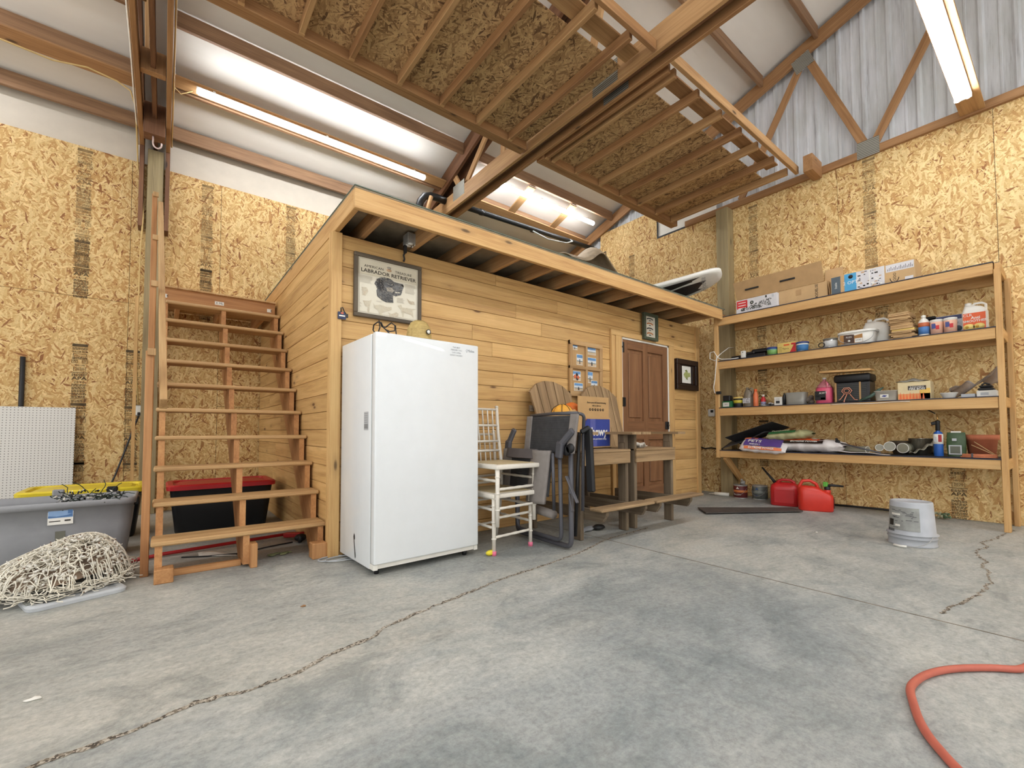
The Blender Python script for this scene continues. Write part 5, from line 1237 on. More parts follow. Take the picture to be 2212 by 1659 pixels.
m_ = MB(); m_.ell((.64, 2.6, 3.40), (.12, .14, .10), 16, fn=lambda p: 1+.05*math.sin(9*p.x+8*p.z)); m_.box(.60, .95, 2.45, 2.85, 2.56, 3.36, 1, bev=.01)
tag(m_.build('black_duffel', [M_BLACK, M_DKTOTE]), 'black rounded bundle peeking over the left side of the loft', 'bag')
m_ = MB(); m_.box(XR-.006, XR-.002, 1.97, 2.03, 4.16, 4.26, 0); m_.box(XR-.009, XR-.006, 1.98, 2.02, 4.18, 4.24, 1); tag(m_.build('cutout_switch', [M_BLACK, M_FIRL]), 'small black rimmed switch box on the sheet wall above the loft', 'switch')
# window strip high in the gable corner
o = MB().box(XR-.003, XR+.01, -.12, .885, 4.122, 4.145).build('window_1', M_BLACK, origin=(XR, .4, 4.14)); struct(o)
MB().box(XR+.002, XR+.01, .872, .888, 4.145, 4.6).build('window_frame', M_BLACK, o)
MB().box(XR+.025, XR+.03, -.12, .88, 4.12, 4.75).build('window_pane', M_WHITEP, o)
# ================================================================== RIGHT WALL SHELF GOODS
# local item frame: front face plane X=xf, Y from left (yl) to right (yr < yl)
def card_box(name, label, yl, yr, z0, z1, xf, dep, mat, draw=None, cat='box', mats=(), bev=.003):
    t = thing(name, label, cat, (xf+dep/2, (yl+yr)/2, z0)); MB().box(xf, xf+dep, yr, yl, z0, z1, bev=bev).build('carton', mat, t)
    if draw:
        m_ = MB(); Q = FXm(xf-.0004, (yl+yr)/2, (z0+z1)/2); draw(m_, Q, abs(yl-yr)/2, (z1-z0)/2); m_.build('printing', list(mats), t)
    return t
zt = SZ[0]
M_CARDB = plain(176, 142, 98, .8, name='brown_cardboard', var=.05); M_CARDL = plain(196, 162, 116, .8, name='pale_cardboard', var=.04)
M_REDP = plain(200, 40, 44, .5, name='red_print'); M_BLUEP = plain(74, 160, 206, .5, name='sky_print'); M_SLATE = plain(80, 92, 100, .6, name='slate_print'); M_PHOTOW = plain(214, 212, 214, .5, name='photo_white', var=.06); M_ORP = plain(226, 96, 44, .5, name='orange_print'); M_YP = plain(226, 196, 110, .5, name='cream_yellow')
# long brown carton with lifted flap
t = thing('long_carton', 'long brown carton with a slotted flap lifted up, on the top shelf', 'box', (5.2, -1.1, zt))
MB().box(5.06, 5.40, -1.63, -.60, zt+.001, zt+.205, bev=.004).build('carton', M_CARDL, t)
m_ = MB(); m_.raw([(5.055, -.60, zt+.205), (5.055, -1.60, zt+.205), (5.02, -1.585, zt+.44), (5.02, -.565, zt+.44)], [(0, 1, 2, 3)]); m_.build('raised_flap', M_CARDB, t, solid=.005)
for y in (-.80, -1.22):
    MB().box(5.022, 5.04, y-.085, y+.085, zt+.308, zt+.328, bev=.004).build('hand_slot', M_BLACK, t)
m_ = MB(); m_.raw([(5.40, -1.50, zt+.2), (5.40, -1.70, zt+.2), (5.44, -1.68, zt+.44), (5.44, -1.5, zt+.44)], [(0, 1, 2, 3)]); m_.raw([(5.05, -1.635, zt+.2), (5.03, -1.66, zt+.02), (5.3, -1.67, zt+.02), (5.35, -1.635, zt+.2)], [(0, 1, 2, 3)]); m_.build('side_flap', M_CARDL, t, solid=.004)
m_ = MB(); Q = FXm(5.0594, -1.52, zt+.10) @ Matrix.Rotation(PI/2, 4, 'Z'); m_.text('MODEL:SE', .04, Q, 0, bold=.01); m_.quad(-.03, -.04, .03, .03, FXm(5.0594, -1.33, zt+.14), 1); m_.build('printing', [M_INK, M_CARDB], t)
# white carton with plant picture
def dplant(m_, Q, w, h):
    m_.quad(-w+.01, -.25*h, -.42*w, .86*h, Q, 0)
    for i in range(3): m_.quad(-w+.03, .5*h-.035*i, -.5*w, .6*h-.035*i, Q, 2, .0012)
    q = random.Random(2)
    for k in range(150):
        x = q.uniform(-.75*w, .72*w); y = q.uniform(-.62*h, -.1*h+.55*h*(x/w+.4)); s_ = q.uniform(.006, .016); a = q.uniform(0, PI)
        m_.poly([(x-s_*math.cos(a), y-s_*math.sin(a)), (x+.004*math.sin(a), y-.004*math.cos(a)), (x+s_*math.cos(a), y+s_*math.sin(a)), (x-.004*math.sin(a), y+.004*math.cos(a))], Q, 1, .0011+.00001*k)
    m_.lathe([(.022, 0), (.022, .002)], 12, 1, Q @ Matrix.Translation((-.2*w, .35*h, 0))); m_.lathe([(.008, .002), (.008, .0026)], 10, 2, Q @ Matrix.Translation((-.2*w, .35*h, 0)))
    m_.quad(.45*w, .6*h, .52*w, .92*h, Q, 1); m_.quad(.75*w, .5*h, .85*w, .9*h, Q, 3)
card_box('white_carton', 'white carton printed with a red block and dark greenery, in front of the long carton', -.61, -1.115, zt+.001, zt+.185, 5.0, .055, M_PHOTOW, dplant, mats=(M_REDP, plain(44, 48, 36, .7, name='dark_leaf_print'), M_WHITEP, M_GREYL))
def dtile(m_, Q, w, h):
    m_.quad(-.98*w, -.92*h, -.74*w, .92*h, Q, 0); m_.quad(-.64*w, -.97*h, -.34*w, .97*h, Q, 1); m_.quad(-.34*w, -.97*h, .33*w, .97*h, Q, 2)
    m_.text('Stable', .03, Q @ Matrix.Translation((-.86*w, 0, 0)) @ Matrix.Rotation(PI/2, 4, 'Z'), 3); m_.text('2 OPT', .05, Q @ Matrix.Translation((-.49*w, -.0, 0)), 3)
    m_.lathe([(.022, 0), (.022, .0016)], 12, 4, Q @ Matrix.Translation((-.48*w, .62*h, 0)))
    q = random.Random(9)
    for k in range(44):
        x = q.uniform(-.32*w, .27*w); y = q.uniform(-.85*h, .8*h); s_ = q.uniform(.008, .03); m_.quad(x, y, x+s_, y+s_*q.uniform(.2, .9), Q, [4, 5, 6, 3][k % 4], .0011+k*.00001)
    m_.quad(-.03*w, -.97*h, -.01*w, .97*h, Q, 3, .002)
    m_.quad(.36*w, .2*h, .98*w, .92*h, Q, 2, .001)
    for k in range(16): x = (.4+.036*k)*w; m_.quad(x, .3*h, x+.012*w, (.5+.3*((k*7) % 3)/3)*h, Q, 5, .0015)
    m_.tube([(.55*w+.035*math.cos(a), -.45*h+.045*math.sin(a), .001) for a in [PI+PI*k/8 for k in range(9)]], .003, 5, 4, M=Q)
    m_.text('OOO', .035, Q @ Matrix.Translation((.56*w, -.35*h, 0)) @ Matrix.Rotation(PI/2, 4, 'Z'), 4); m_.quad(.78*w, -.9*h, .96*w, -.55*h, Q, 2, .001)
t = card_box('printed_carton', 'long printed carton with a sky blue panel and product photos, on the top shelf', -1.672, -2.40, zt+.001, zt+.215, 5.02, .3, M_CARDL, dtile, mats=(M_SLATE, M_BLUEP, M_PHOTOW, M_WHITEP, M_INK, M_GREYI, M_TAN))

# ---------- second shelf
z2_ = SZ[1]+.001
def cyl(name, label, x, y, z, prof, mats_, cat, n=22, parts=()):
    t = thing(name, label, cat, (x, y, z))
    MB().lathe(prof, n, M=Matrix.Translation((x, y, z))).build('body', mats_, t)
    for (pn, pr, pm) in parts: MB().lathe(pr, n, M=Matrix.Translation((x, y, z))).build(pn, pm, t)
    return t
def band(r0, r1, z0, z1): return [(r0, z0), (r0+.0008, z0+.0005), (r1+.0008, z1-.0005), (r1, z1)]
t = thing('black_power_tool', 'long black tool case lying behind the white charger, second shelf', 'tool', (5.12, -.72, z2_))
m_ = MB(); m_.box(5.06, 5.2, -.93, -.50, z2_, z2_+.06, bev=.01); m_.box(5.2, 5.3, -.95, -.70, z2_, z2_+.14, bev=.015); m_.build('case', M_BLACK, t)
m_ = MB(); m_.box(5.20, 5.26, -.92, -.72, z2_+.06, z2_+.10, bev=.006); m_.box(5.055, 5.075, -.80, -.70, z2_+.06, z2_+.09, bev=.006); m_.build('grip', M_BLACKG, t)
t = thing('wall_charger', 'small white charger block on the second shelf, left end', 'charger', (5.03, -.683, z2_)); MB().box(5.0, 5.04, -.71, -.655, z2_+.012, z2_+.105, bev=.006, seg=2).build('block', M_WHITEP, t)
m_ = MB(); m_.lathe([(.006, 0), (.006, .001)], 10, 0, FXm(4.9995, -.683, z2_+.085)); m_.build('indicator', M_INK, t)
for (nm, lb, yc, r, h, m0) in (('plastic_tub', 'small blue lidded tub with a green label, second shelf', -1.008, .062, .095, plain(96, 140, 180, .5, name='blue_tub')), ('plastic_tub', 'white tub of compound with a blue lid and label, beside the cream carton', -1.347, .066, .11, M_WHITEP)):
    cyl(nm, lb, 5.09, yc, z2_, [(r*.84, 0), (r*.86, .004), (r*.97, h), (r*.9, h)], m0, 'tub', parts=(('lid', [(r*1.02, h-.006), (r*1.05, h), (r*1.05, h+.012), (r*.9, h+.016)], plain(50, 66, 128, .4, name='blue_lid')), ('label', band(r*.875, r*.955, h*.15, h*.8), plain(60, 120, 176, .5, name='tub_label') if m0 is M_WHITEP else plain(120, 168, 90, .5, name='green_label'))))
def dred(m_, Q, w, h):
    m_.poly([(w*.98, -h*.95), (w*.98, h*.9), (w*.7, h*.3), (w*.35, -h*.7), (-w*.98, -h*.8), (-w*.98, -h*.95)], Q, 0); m_.quad(-.3*w, .45*h, .3*w, .7*h, Q, 1); m_.text('Terro', .03, Q @ Matrix.Translation((-.1*w, -.05*h, 0)), 2); m_.quad(.5*w, .5*h, .9*w, .8*h, Q, 0, .0012)
    for i in range(4): m_.quad(-.9*w, .2*h-.018*i, -.5*w, .24*h-.018*i, Q, 2)
card_box('cream_carton', 'cream carton with a red swoosh between two tubs, second shelf', -1.075, -1.285, z2_, z2_+.145, 5.07, .1, M_YP, dred, mats=(M_REDP, M_ORP, M_INK))
t = cyl('steel_mug', 'stainless can with a handle ring, left of the white bucket on the second shelf', 5.10, -1.63, z2_, [(.066, 0), (.068, .004), (.068, .108), (.062, .112)], plain(190, 190, 190, .25, .8, name='bright_tin'), 'can', parts=(('rim', [(.07, .104), (.073, .112), (.07, .12), (.064, .12)], plain(128, 122, 108, .6, name='dull_rim')), ('label', band(.0685, .0685, .02, .09), plain(206, 206, 204, .4, name='silver_label'))))
m_ = MB(); m_.tube([(5.04, -1.60+.03*math.cos(a)+.04, z2_+.05+.026*math.sin(a)) for a in [2*PI*k/14 for k in range(14)]], .005, 6, closed=True); m_.build('handle', M_INK, t)
# oval white bucket with label
t = thing('mortar_bucket', 'low white bucket with a brown label and wire handle, on the second shelf', 'bucket', (5.13, -1.89, z2_))
def oval(rx, ry, z, n=30, p=.55): return [(5.13+rx*abs(math.cos(a))**p*(1 if math.cos(a) > 0 else -1), -1.885+ry*abs(math.sin(a))**p*(1 if math.sin(a) > 0 else -1), z2_+z) for a in [2*PI*k/n for k in range(n)]]
def stackr(rings, mat, name, par, smooth=True):
    n = len(rings[0]); m_ = MB(); m_.raw([v for L in rings for v in L], [(i*n+k, i*n+(k+1) % n, (i+1)*n+(k+1) % n, (i+1)*n+k) for i in range(len(rings)-1) for k in range(n)]+[tuple(range(n-1, -1, -1)), tuple((len(rings)-1)*n+k for k in range(n))], 0, None, None, smooth); return m_.build(name, mat, par)
stackr([oval(.09, .145, 0), oval(.095, .15, .01), oval(.108, .168, .135), oval(.1, .16, .14)], M_WHITEP, 'body', t)
stackr([oval(.114, .176, .135), oval(.117, .18, .14), oval(.117, .18, .158), oval(.105, .165, .165)], M_WHITEP, 'lid', t)
m_ = MB(); Q = FXm(5.025, -1.86, z2_+.072); m_.quad(-.115, -.05, .09, .052, Q, 0, .0); m_.quad(-.08, -.048, .015, .05, Q, 1, .001); m_.quad(.02, -.045, .088, -.0, Q, 2, .001)
m_.text('FLEX', .026, Q @ Matrix.Translation((-.032, .02, 0)), 2, lift=.002); m_.lathe([(.012, .001), (.012, .002)], 10, 2, Q @ Matrix.Translation((-.032, -.02, 0))); m_.text('SAND', .02, Q @ Matrix.Translation((.053, -.02, 0)), 1, lift=.002); m_.build('label', [plain(168, 120, 60, .5, name='tan_label'), plain(70, 44, 28, .5, name='brown_label'), M_WHITEP], t)
m_ = MB(); m_.tube([(5.03, -1.73, z2_+.125)]+[(5.015, -1.89+.16*math.cos(a), z2_+.10-.085*math.sin(a)) for a in [PI*k/12 for k in range(1, 12)]]+[(5.03, -2.05, z2_+.125)], .003, 6); m_.build('wire_handle', M_GALV, t)
def jug(name, label, yc, xc, w, d, h, mat, draw=None, mats=(), cap=None, z=None, hflip=1):
    z = z2_ if z is None else z
    t = thing(name, label, 'jug', (xc, yc, z)); n = 28
    def rg(k, zz, dy=0, kk=None): return [(xc+d/2*(kk or k)*abs(math.cos(a))**.5*(1 if math.cos(a) > 0 else -1), yc+dy+w/2*k*abs(math.sin(a))**.5*(1 if math.sin(a) > 0 else -1), z+zz) for a in [2*PI*q/n for q in range(n)]]
    stackr([rg(.94, 0), rg(1, .01), rg(1, h*.66), rg(.93, h*.74), rg(.70, h*.84, .06*hflip*w, .8), rg(.4, h*.9, .2*hflip*w, .5), rg(.2, h*.91, .26*hflip*w, .3)], mat, 'body', t)
    m_ = MB(); m_.tube([(xc, yc-.42*w*hflip, z+h*.66), (xc, yc-.42*w*hflip, z+h*.90), (xc, yc-.28*w*hflip, z+h*.97), (xc, yc-.0*w, z+h*.97), (xc, yc+.1*w*hflip, z+h*.90), (xc, yc+.1*w*hflip, z+h*.84)], w*.06, 10); m_.build('handle', mat, t)
    MB().lathe([(.022, 0), (.024, .004), (.024, .028), (.018, .03)], 16, M=Matrix.Translation((xc, yc+.25*w*hflip, z+h*.905))).build('cap', cap or mat, t)
    if draw: m_ = MB(); Q = FXm(xc-d/2-.0015, yc, z+h*.34); draw(m_, Q, w/2, h*.34); m_.build('label', list(mats), t)
    return t
jug('white_jug', 'plain white plastic jug behind the low bucket, second shelf', -2.02, 5.27, .24, .14, .30, M_WHITEP)
def dplastic(m_, Q, w, h):
    m_.quad(-.86*w, -.9*h, .86*w, .82*h, Q, 0); m_.text('CLR', .035, Q @ Matrix.Translation((-.5*w, .6*h, 0)), 1, lift=.002); m_.text('Anti', .036, Q @ Matrix.Translation((.1*w, .3*h, 0)), 1, lift=.002, bold=.02); m_.text('SMOOTHER', .03, Q @ Matrix.Translation((.05*w, -.02*h, 0)), 1, lift=.002, bold=.02)
    for cx in (-.42, .35): m_.lathe([(.03, .0015), (.03, .003)], 16, 2, Q @ Matrix.Translation((cx*w, -.6*h, 0)) @ Matrix.Scale(1.3, 4, (1, 0, 0))); m_.lathe([(.012, .003), (.012, .004)], 12, 3, Q @ Matrix.Translation(((cx-.14)*w, -.6*h, 0)))
jug('cleaner_jug', 'white jug with an orange and yellow label at the right end of the second shelf', -2.80, 5.12, .175, .13, .275, M_WHITEP, dplastic, (M_ORP, M_WHITEP, plain(232, 206, 120, .5, name='yellow_fruit'), plain(200, 150, 50, .5, name='fruit_core')))
t = thing('paper_stack', 'stack of torn brown paper bundles on the second shelf', 'paper', (5.12, -2.29, z2_)); q = random.Random(8)
for k in range(16):
    z = z2_+.001+.0175*k; w = .095-.0008*k; dx = q.uniform(-.012, .012); dy = q.uniform(-.014, .014)+(.02 if k > 8 else 0); a = q.uniform(-.12, .12)
    MB().box(-.11, .11, -w, w, 0, .0165, 0, Matrix.Translation((5.13+dx, -2.285+dy, z)) @ Matrix.Rotation(a, 4, 'Z') @ Matrix.Rotation(q.uniform(-.012, .012), 4, 'X'), bev=.002).build('paper_bundle', [M_CARDL, M_CARDB, M_YP][k % 3 if k % 5 == 0 else k % 2], t)
t = cyl('spray_bottle', 'white bottle with an orange and blue label beside the brown paper, second shelf', 5.07, -2.442, z2_, [(.04, 0), (.042, .006), (.042, .15), (.03, .175), (.017, .185), (.017, .205)], M_WHITEP, 'bottle', parts=(('label', band(.0425, .0425, .025, .10), plain(70, 120, 180, .5, name='bottle_blue')), ('upper_label', band(.0425, .0425, .10, .142), plain(190, 100, 60, .5, name='bottle_orange')), ('cap', [(.018, .19), (.019, .215), (.014, .22)], M_WHITEP)))
for i, yc in enumerate((-2.535, -2.634)):
    t = cyl('paint_pail', ('left' if i == 0 else 'right')+' of two round white pails with peach and red labels, second shelf', 5.08, yc, z2_, [(.043, 0), (.045, .004), (.048, .14), (.046, .145)], M_WHITEP, 'pail', parts=(('label', band(.0455, .0485, .015, .13), plain(226, 176, 150, .5, name='peach_label')), ('lid', [(.049, .136), (.051, .142), (.049, .155), (.04, .157)], M_WHITEP)))
    t['group'] = 'pair of small pails'
    m_ = MB(); m_.quad(-.03, .0, .0, .05, FXm(5.08-.0475, yc, z2_+.065), 0, .001); m_.quad(.0, -.01, .026, .03, FXm(5.08-.0475, yc, z2_+.065), 1, .001); m_.build('print_block', [plain(60, 70, 130, .5, name='navy_patch'), M_REDP], t)
def dpan(m_, Q, w, h):
    m_.quad(-.98*w, .55*h, .98*w, .97*h, Q, 0); m_.quad(-.98*w, -.3*h, -.5*w, .5*h, Q, 1); m_.text('Adapter', .022, Q @ Matrix.Translation((.3*w, .2*h, 0)), 2); m_.lathe([(.03, 0), (.03, .001)], 14, 3, Q @ Matrix.Translation((.6*w, -.4*h, 0)))
card_box('kit_carton', 'pale blue white carton with a navy top behind the small pails', -2.52, -2.715, z2_, z2_+.20, 5.17, .14, M_PHOTOW, dpan, mats=(plain(48, 56, 96, .5, name='navy_print'), plain(70, 90, 150, .5, name='mid_blue_print'), M_INK, M_SLATE))
m_ = MB(); m_.box(5.22, 5.3, -2.60, -2.42, z2_, z2_+.19, bev=.02); m_.box(5.2, 5.28, -2.52, -2.40, z2_+.19, z2_+.225, bev=.015); tag(m_.build('black_caulk_gun', M_BLACK), 'black tool behind the spray bottle on the second shelf', 'tool')

# ---------- third shelf
z3_ = SZ[2]+.001
def dgreen(m_, Q, w, h): m_.quad(-.8*w, -.7*h, .6*w, .6*h, Q, 0); m_.text('ZIPS', .022, Q @ Matrix.Translation((-.1*w, 0, 0)), 1)
card_box('green_carton', 'small green carton with a white label at the left end of the third shelf', -.385, -.508, z3_, z3_+.085, 5.02, .1, plain(44, 112, 66, .5, name='green_box'), dgreen, mats=(M_WHITEP, M_INK))
tag(MB().box(5.03, 5.12, -.485, -.39, z3_+.0865, z3_+.165, bev=.008).build('black_case', M_BLACK), 'small black case stacked on the green carton', 'case')
t = cyl('yellow_label_jar', 'black jar with a yellow label and cream lid, third shelf', 5.10, -.567, z3_, [(.056, 0), (.058, .004), (.058, .115), (.05, .12)], M_BLACK, 'jar', parts=(('label', band(.0585, .0585, .055, .095), plain(206, 190, 60, .5, name='jar_yellow')), ('lid', [(.06, .115), (.061, .122), (.061, .135), (.05, .137)], M_YP)))
M_CLEAR = plain(206, 204, 194, .15, name='clear_plastic', trans=.55, var=.02); M_SMOKE = plain(158, 148, 132, .25, name='cloudy_plastic', trans=.3)
t = thing('cloudy_jug', 'cloudy plastic jug half full of amber liquid, third shelf', 'jug', (5.13, -.70, z3_)); n = 20
def rgj(k, zz, dy=0): return [(5.13+.062*k*math.cos(a), -.695+dy+.066*k*math.sin(a), z3_+zz) for a in [2*PI*q/n for q in range(n)]]
stackr([rgj(.95, 0), rgj(1, .008), rgj(1, .15), rgj(.8, .2), rgj(.3, .235, .02), rgj(.26, .26, .02)], M_SMOKE, 'body', t)
m_ = MB(); m_.tube([(5.09, -.74, z3_+.14), (5.08, -.77, z3_+.2), (5.09, -.745, z3_+.245), (5.11, -.70, z3_+.23)], .012, 8); m_.build('handle', M_SMOKE, t)
m_ = MB(); m_.quad(-.05, -.03, .045, .035, FXm(5.066, -.69, z3_+.08), 0); q = random.Random(5)
for k in range(14): x = q.uniform(-.045, .02); y_ = q.uniform(-.025, .028); m_.quad(x, y_, x+.02, y_+.004, FXm(5.066, -.69, z3_+.08), 1, .0012)
m_.build('label', [M_PHOTOW, M_INK], t)
t = cyl('orange_bottle', 'orange capped bottle leaning beside the cloudy jug, third shelf', 5.06, -.808, z3_, [(.028, 0), (.03, .004), (.03, .15), (.018, .185), (.014, .2)], plain(226, 120, 74, .45, name='orange_bottle_plastic'), 'bottle', parts=(('cap', [(.016, .195), (.018, .2), (.018, .222), (.01, .226)], M_ORP),))
t = cyl('red_bottle', 'short red bottle with a white cap behind the orange one, third shelf', 5.12, -.875, z3_, [(.028, 0), (.029, .004), (.029, .09), (.014, .12), (.012, .13)], M_REDP, 'bottle', parts=(('cap', [(.014, .125), (.015, .15), (.01, .152)], M_WHITEP), ('label', band(.0295, .0295, .02, .06), plain(150, 150, 180, .5, name='lilac_label'))))
m_ = MB(); q = random.Random(17)
for k in range(9): m_.box(-.03, .03, -.015, .015, 0, .012, k % 3, Matrix.Translation((5.07+q.uniform(-.03, .03), -.95+q.uniform(-.06, .06), z3_+.002+.007*(k % 4))) @ Matrix.Rotation(q.uniform(0, 3), 4, 'Z') @ Matrix.Rotation(q.uniform(-.1, .3), 4, 'Y'), bev=.003)
tag(m_.build('parts_pile', [M_WHITEP, M_GREYL, M_BLACK], origin=(5.07, -.95, z3_)), 'low pile of white and dark hardware packets, third shelf', 'hardware')
def dwb(m_, Q, w, h): m_.quad(-.5*w, -.5*h, .5*w, .1*h, Q, 0); m_.text('CO2', .02, Q @ Matrix.Translation((0, .5*h, 0)), 0)
card_box('small_white_carton', 'small white carton left of the clear bin, third shelf', -1.035, -1.12, z3_, z3_+.105, 5.04, .07, M_WHITEP, dwb, mats=(M_GREYI,))
cyl('black_can', 'slim black can squeezed beside the clear bin, third shelf', 5.07, -1.142, z3_, [(.018, 0), (.018, .12), (.009, .135), (.009, .15)], M_BLACK, 'can', 14)
t = thing('clear_bin', 'clear plastic bin of green and white odds and ends, third shelf', 'bin', (5.1, -1.265, z3_)); n = 28
def rgb(k, zz): return [(5.11+.08*k*abs(math.cos(a))**.4*(1 if math.cos(a) > 0 else -1), -1.265+.108*k*abs(math.sin(a))**.4*(1 if math.sin(a) > 0 else -1), z3_+zz) for a in [2*PI*q/n for q in range(n)]]
stackr([rgb(.9, 0), rgb(.93, .006), rgb(1, .15), rgb(.97, .15), rgb(.9, .01)], M_CLEAR, 'walls', t)
m_ = MB(); q = random.Random(4)
for k in range(26): m_.box(-.025, .025, -.012, .012, -.006, .006, k % 3, Matrix.Translation((5.11+q.uniform(-.045, .045), -1.265+q.uniform(-.07, .07), z3_+.02+q.uniform(0, .07))) @ Matrix.Rotation(q.uniform(0, 3), 4, 'Z') @ Matrix.Rotation(q.uniform(-.5, .5), 4, 'Y'))
o = m_.build('contents', [plain(110, 150, 120, .5, name='mint_bits'), M_WHITEP, M_GREYL], t); o['kind'] = 'stuff'
m_ = MB(); q = random.Random(41)
for k in range(7): m_.ell((5.14+q.uniform(-.02, .02), -1.40+q.uniform(-.03, .03), z3_+.03+.02*(k % 4)), (.03, .028, .022), 9, fn=lambda p: 1+.18*math.sin(8*p.x+5*p.y))
tag(m_.build('grey_rag', plain(120, 108, 96, .9, name='rag', var=.15)), 'crumpled grey brown rag between clear bin and pink jug', 'rag')
# pink jug
t = thing('pink_jug', 'clear gallon jug of bright pink liquid with a black label, third shelf', 'jug', (5.11, -1.557, z3_)); n = 24
def rgp(k, zz, s_=0): return [(5.11+.075*k*abs(math.cos(a))**.7*(1 if math.cos(a) > 0 else -1), -1.557+.082*k*abs(math.sin(a))**.7*(1 if math.sin(a) > 0 else -1), z3_+zz) for a in [2*PI*q/n for q in range(n)]]
M_PINK = plain(226, 92, 124, .2, name='pink_liquid', trans=.15, var=.03)
stackr([rgp(.95, 0), rgp(1, .01), rgp(1, .17), rgp(.94, .185)], M_PINK, 'liquid', t)
stackr([rgp(.95, .186), rgp(.8, .21), rgp(.45, .25), rgp(.2, .27), rgp(.18, .285)], plain(230, 150, 160, .2, name='pink_tinted_top', trans=.4), 'shoulder', t)
MB().lathe([(.018, 0), (.02, .004), (.02, .018), (.014, .02)], 14, M=Matrix.Translation((5.11, -1.557, z3_+.285))).build('cap', M_WHITEP, t)
m_ = MB(); m_.tube([(5.05, -1.60, z3_+.18), (5.045, -1.605, z3_+.225), (5.07, -1.585, z3_+.255)], .01, 8); m_.build('handle', plain(230, 130, 150, .3, name='pink_handle'), t)
m_ = MB(); Q = FXm(5.0335, -1.545, z3_+.09); m_.quad(-.065, -.05, .045, .055, Q, 0); m_.quad(-.005, -.045, .04, -.02, Q, 1); m_.text('AWT', .035, Q @ Matrix.Translation((.018, .03, 0)) @ Matrix.Rotation(0, 4, 'Z'), 1); m_.quad(-.055, .0, -.02, .004, Q, 1); m_.quad(-.055, -.01, -.02, -.006, Q, 1); m_.build('label', [M_BLACK, M_WHITEP], t)
# heater / radiator with grille, board and black bag on it
t = thing('grille_heater', 'dark box heater with a slatted grille on the third shelf', 'heater', (5.15, -1.83, z3_))
MB().box(5.07, 5.28, -1.99, -1.675, z3_+.012, z3_+.225, bev=.004).build('case', M_BLACKG, t)
for k in range(9): MB().box(5.062, 5.07, -1.96, -1.70, z3_+.03+.02*k, z3_+.037+.02*k).build('grille_bar', plain(60, 64, 60, .4, name='grille_grey'), t)
for y in (-1.68, -1.905): MB().box(5.055, 5.07, y-.008, y+.008, z3_+.012, z3_+.225, bev=.002).build('trim_strip', M_TREAD, t)
tag(MB().box(5.05, 5.30, -2.0, -1.66, z3_+.228, z3_+.318, bev=.025, seg=2).build('black_case', M_BLACK), 'soft black case squeezed between heater and loose board', 'case')
tag(MB().beam((5.06, -1.545, z3_+.36), (5.06, -2.02, z3_+.345), .16, .022, bev=.002).build('loose_board', M_SHELFW), 'short pale board lying on top of the black case, third shelf', 'board')
m_ = MB(); Q = FXm(5.035, -1.79, z3_+.13)
for rr_, off_ in ((.048, 0), (.028, 0)): m_.tube([(rr_*math.cos(a), rr_*.8*math.sin(a), off_) for a in [2*PI*k/6 for k in range(6)]], .004, 6, closed=True, M=Q)
m_.tube([(-.02, -.03, 0), (-.06, -.09, 0), (-.07, -.10, .02)], .004, 6, M=Q); m_.tube([(.03, -.04, 0), (.07, -.10, 0), (.10, -.105, .01)], .004, 6, M=Q); m_.tube([(.0, -.04, 0), (-.02, -.11, .02), (-.01, -.20, .07), (-.015, -.235, .095)], .004, 6, M=Q)
tag(m_.build('wire_hanger', plain(226, 150, 120, .4, name='coral_wire')), 'coral coloured hexagonal wire hanger in front of the heater', 'hanger')
m_ = MB(); m_.tube([(5.03, -1.90, z3_+.012), (5.06, -2.0, z3_+.06), (5.09, -2.06, z3_+.12), (5.10, -2.1, z3_+.15)], [.010, .018, .018, .006], 10); tag(m_.build('glue_gun_handle', plain(60, 84, 72, .4, name='green_tool')), 'dark green handled tool leaning right of the heater', 'tool')
m_ = MB(); m_.grid(lambda u, v: (4.935+.2*v, -1.66-.68*u, z3_+.0035-.028*(1-v)**4+.004*math.sin(9*u)*(1-v)), 20, 10); tag(m_.build('white_paper', M_WHITEP, solid=.0015), 'white paper sheet hanging over the front of the third shelf', 'paper')
t = thing('grey_tray_tub', 'grey plastic tray with a small white label, third shelf', 'tray', (5.12, -2.12, z3_)); n = 28
def rgt(k, zz): return [(5.12+.075*k*abs(math.cos(a))**.4*(1 if math.cos(a) > 0 else -1), -2.125+.105*k*abs(math.sin(a))**.4*(1 if math.sin(a) > 0 else -1), z3_+.006+zz) for a in [2*PI*q/n for q in range(n)]]
stackr([rgt(.8, 0), rgt(.83, .006), rgt(.97, .095), rgt(1.03, .097), rgt(1.03, .104), rgt(.95, .104), rgt(.8, .01)], plain(176, 170, 158, .5, name='dusty_grey_plastic'), 'tray_body', t)
m_ = MB(); Q = FXm(5.049, -2.11, z3_+.05); m_.quad(-.03, -.015, .04, .02, Q, 0); m_.poly([(-.02, .0), (.0, .012), (.03, .006), (.01, -.008)], Q, 1, .0012); m_.build('label', [M_WHITEP, M_BLUEC], t)
def dfire(m_, Q, w, h):
    m_.quad(-.98*w, -.97*h, .98*w, -.35*h, Q, 0); m_.quad(.35*w, -.97*h, .98*w, .2*h, Q, 1); m_.quad(-.35*w, .05*h, .75*w, .52*h, Q, 2, .0012); m_.text('RANCHERO', .02, Q @ Matrix.Translation((.2*w, .38*h, 0)), 3, lift=.002); m_.text('FIRE BOSS', .028, Q @ Matrix.Translation((.2*w, .16*h, 0)), 3, lift=.002, bold=.02)
    for k in range(8): m_.poly([(-.9*w+.2*w*k, -.97*h), (-.75*w+.2*w*k, -.97*h), (-.82*w+.2*w*k, -.1*h-.1*h*(k % 3))], Q, 4, .0011)
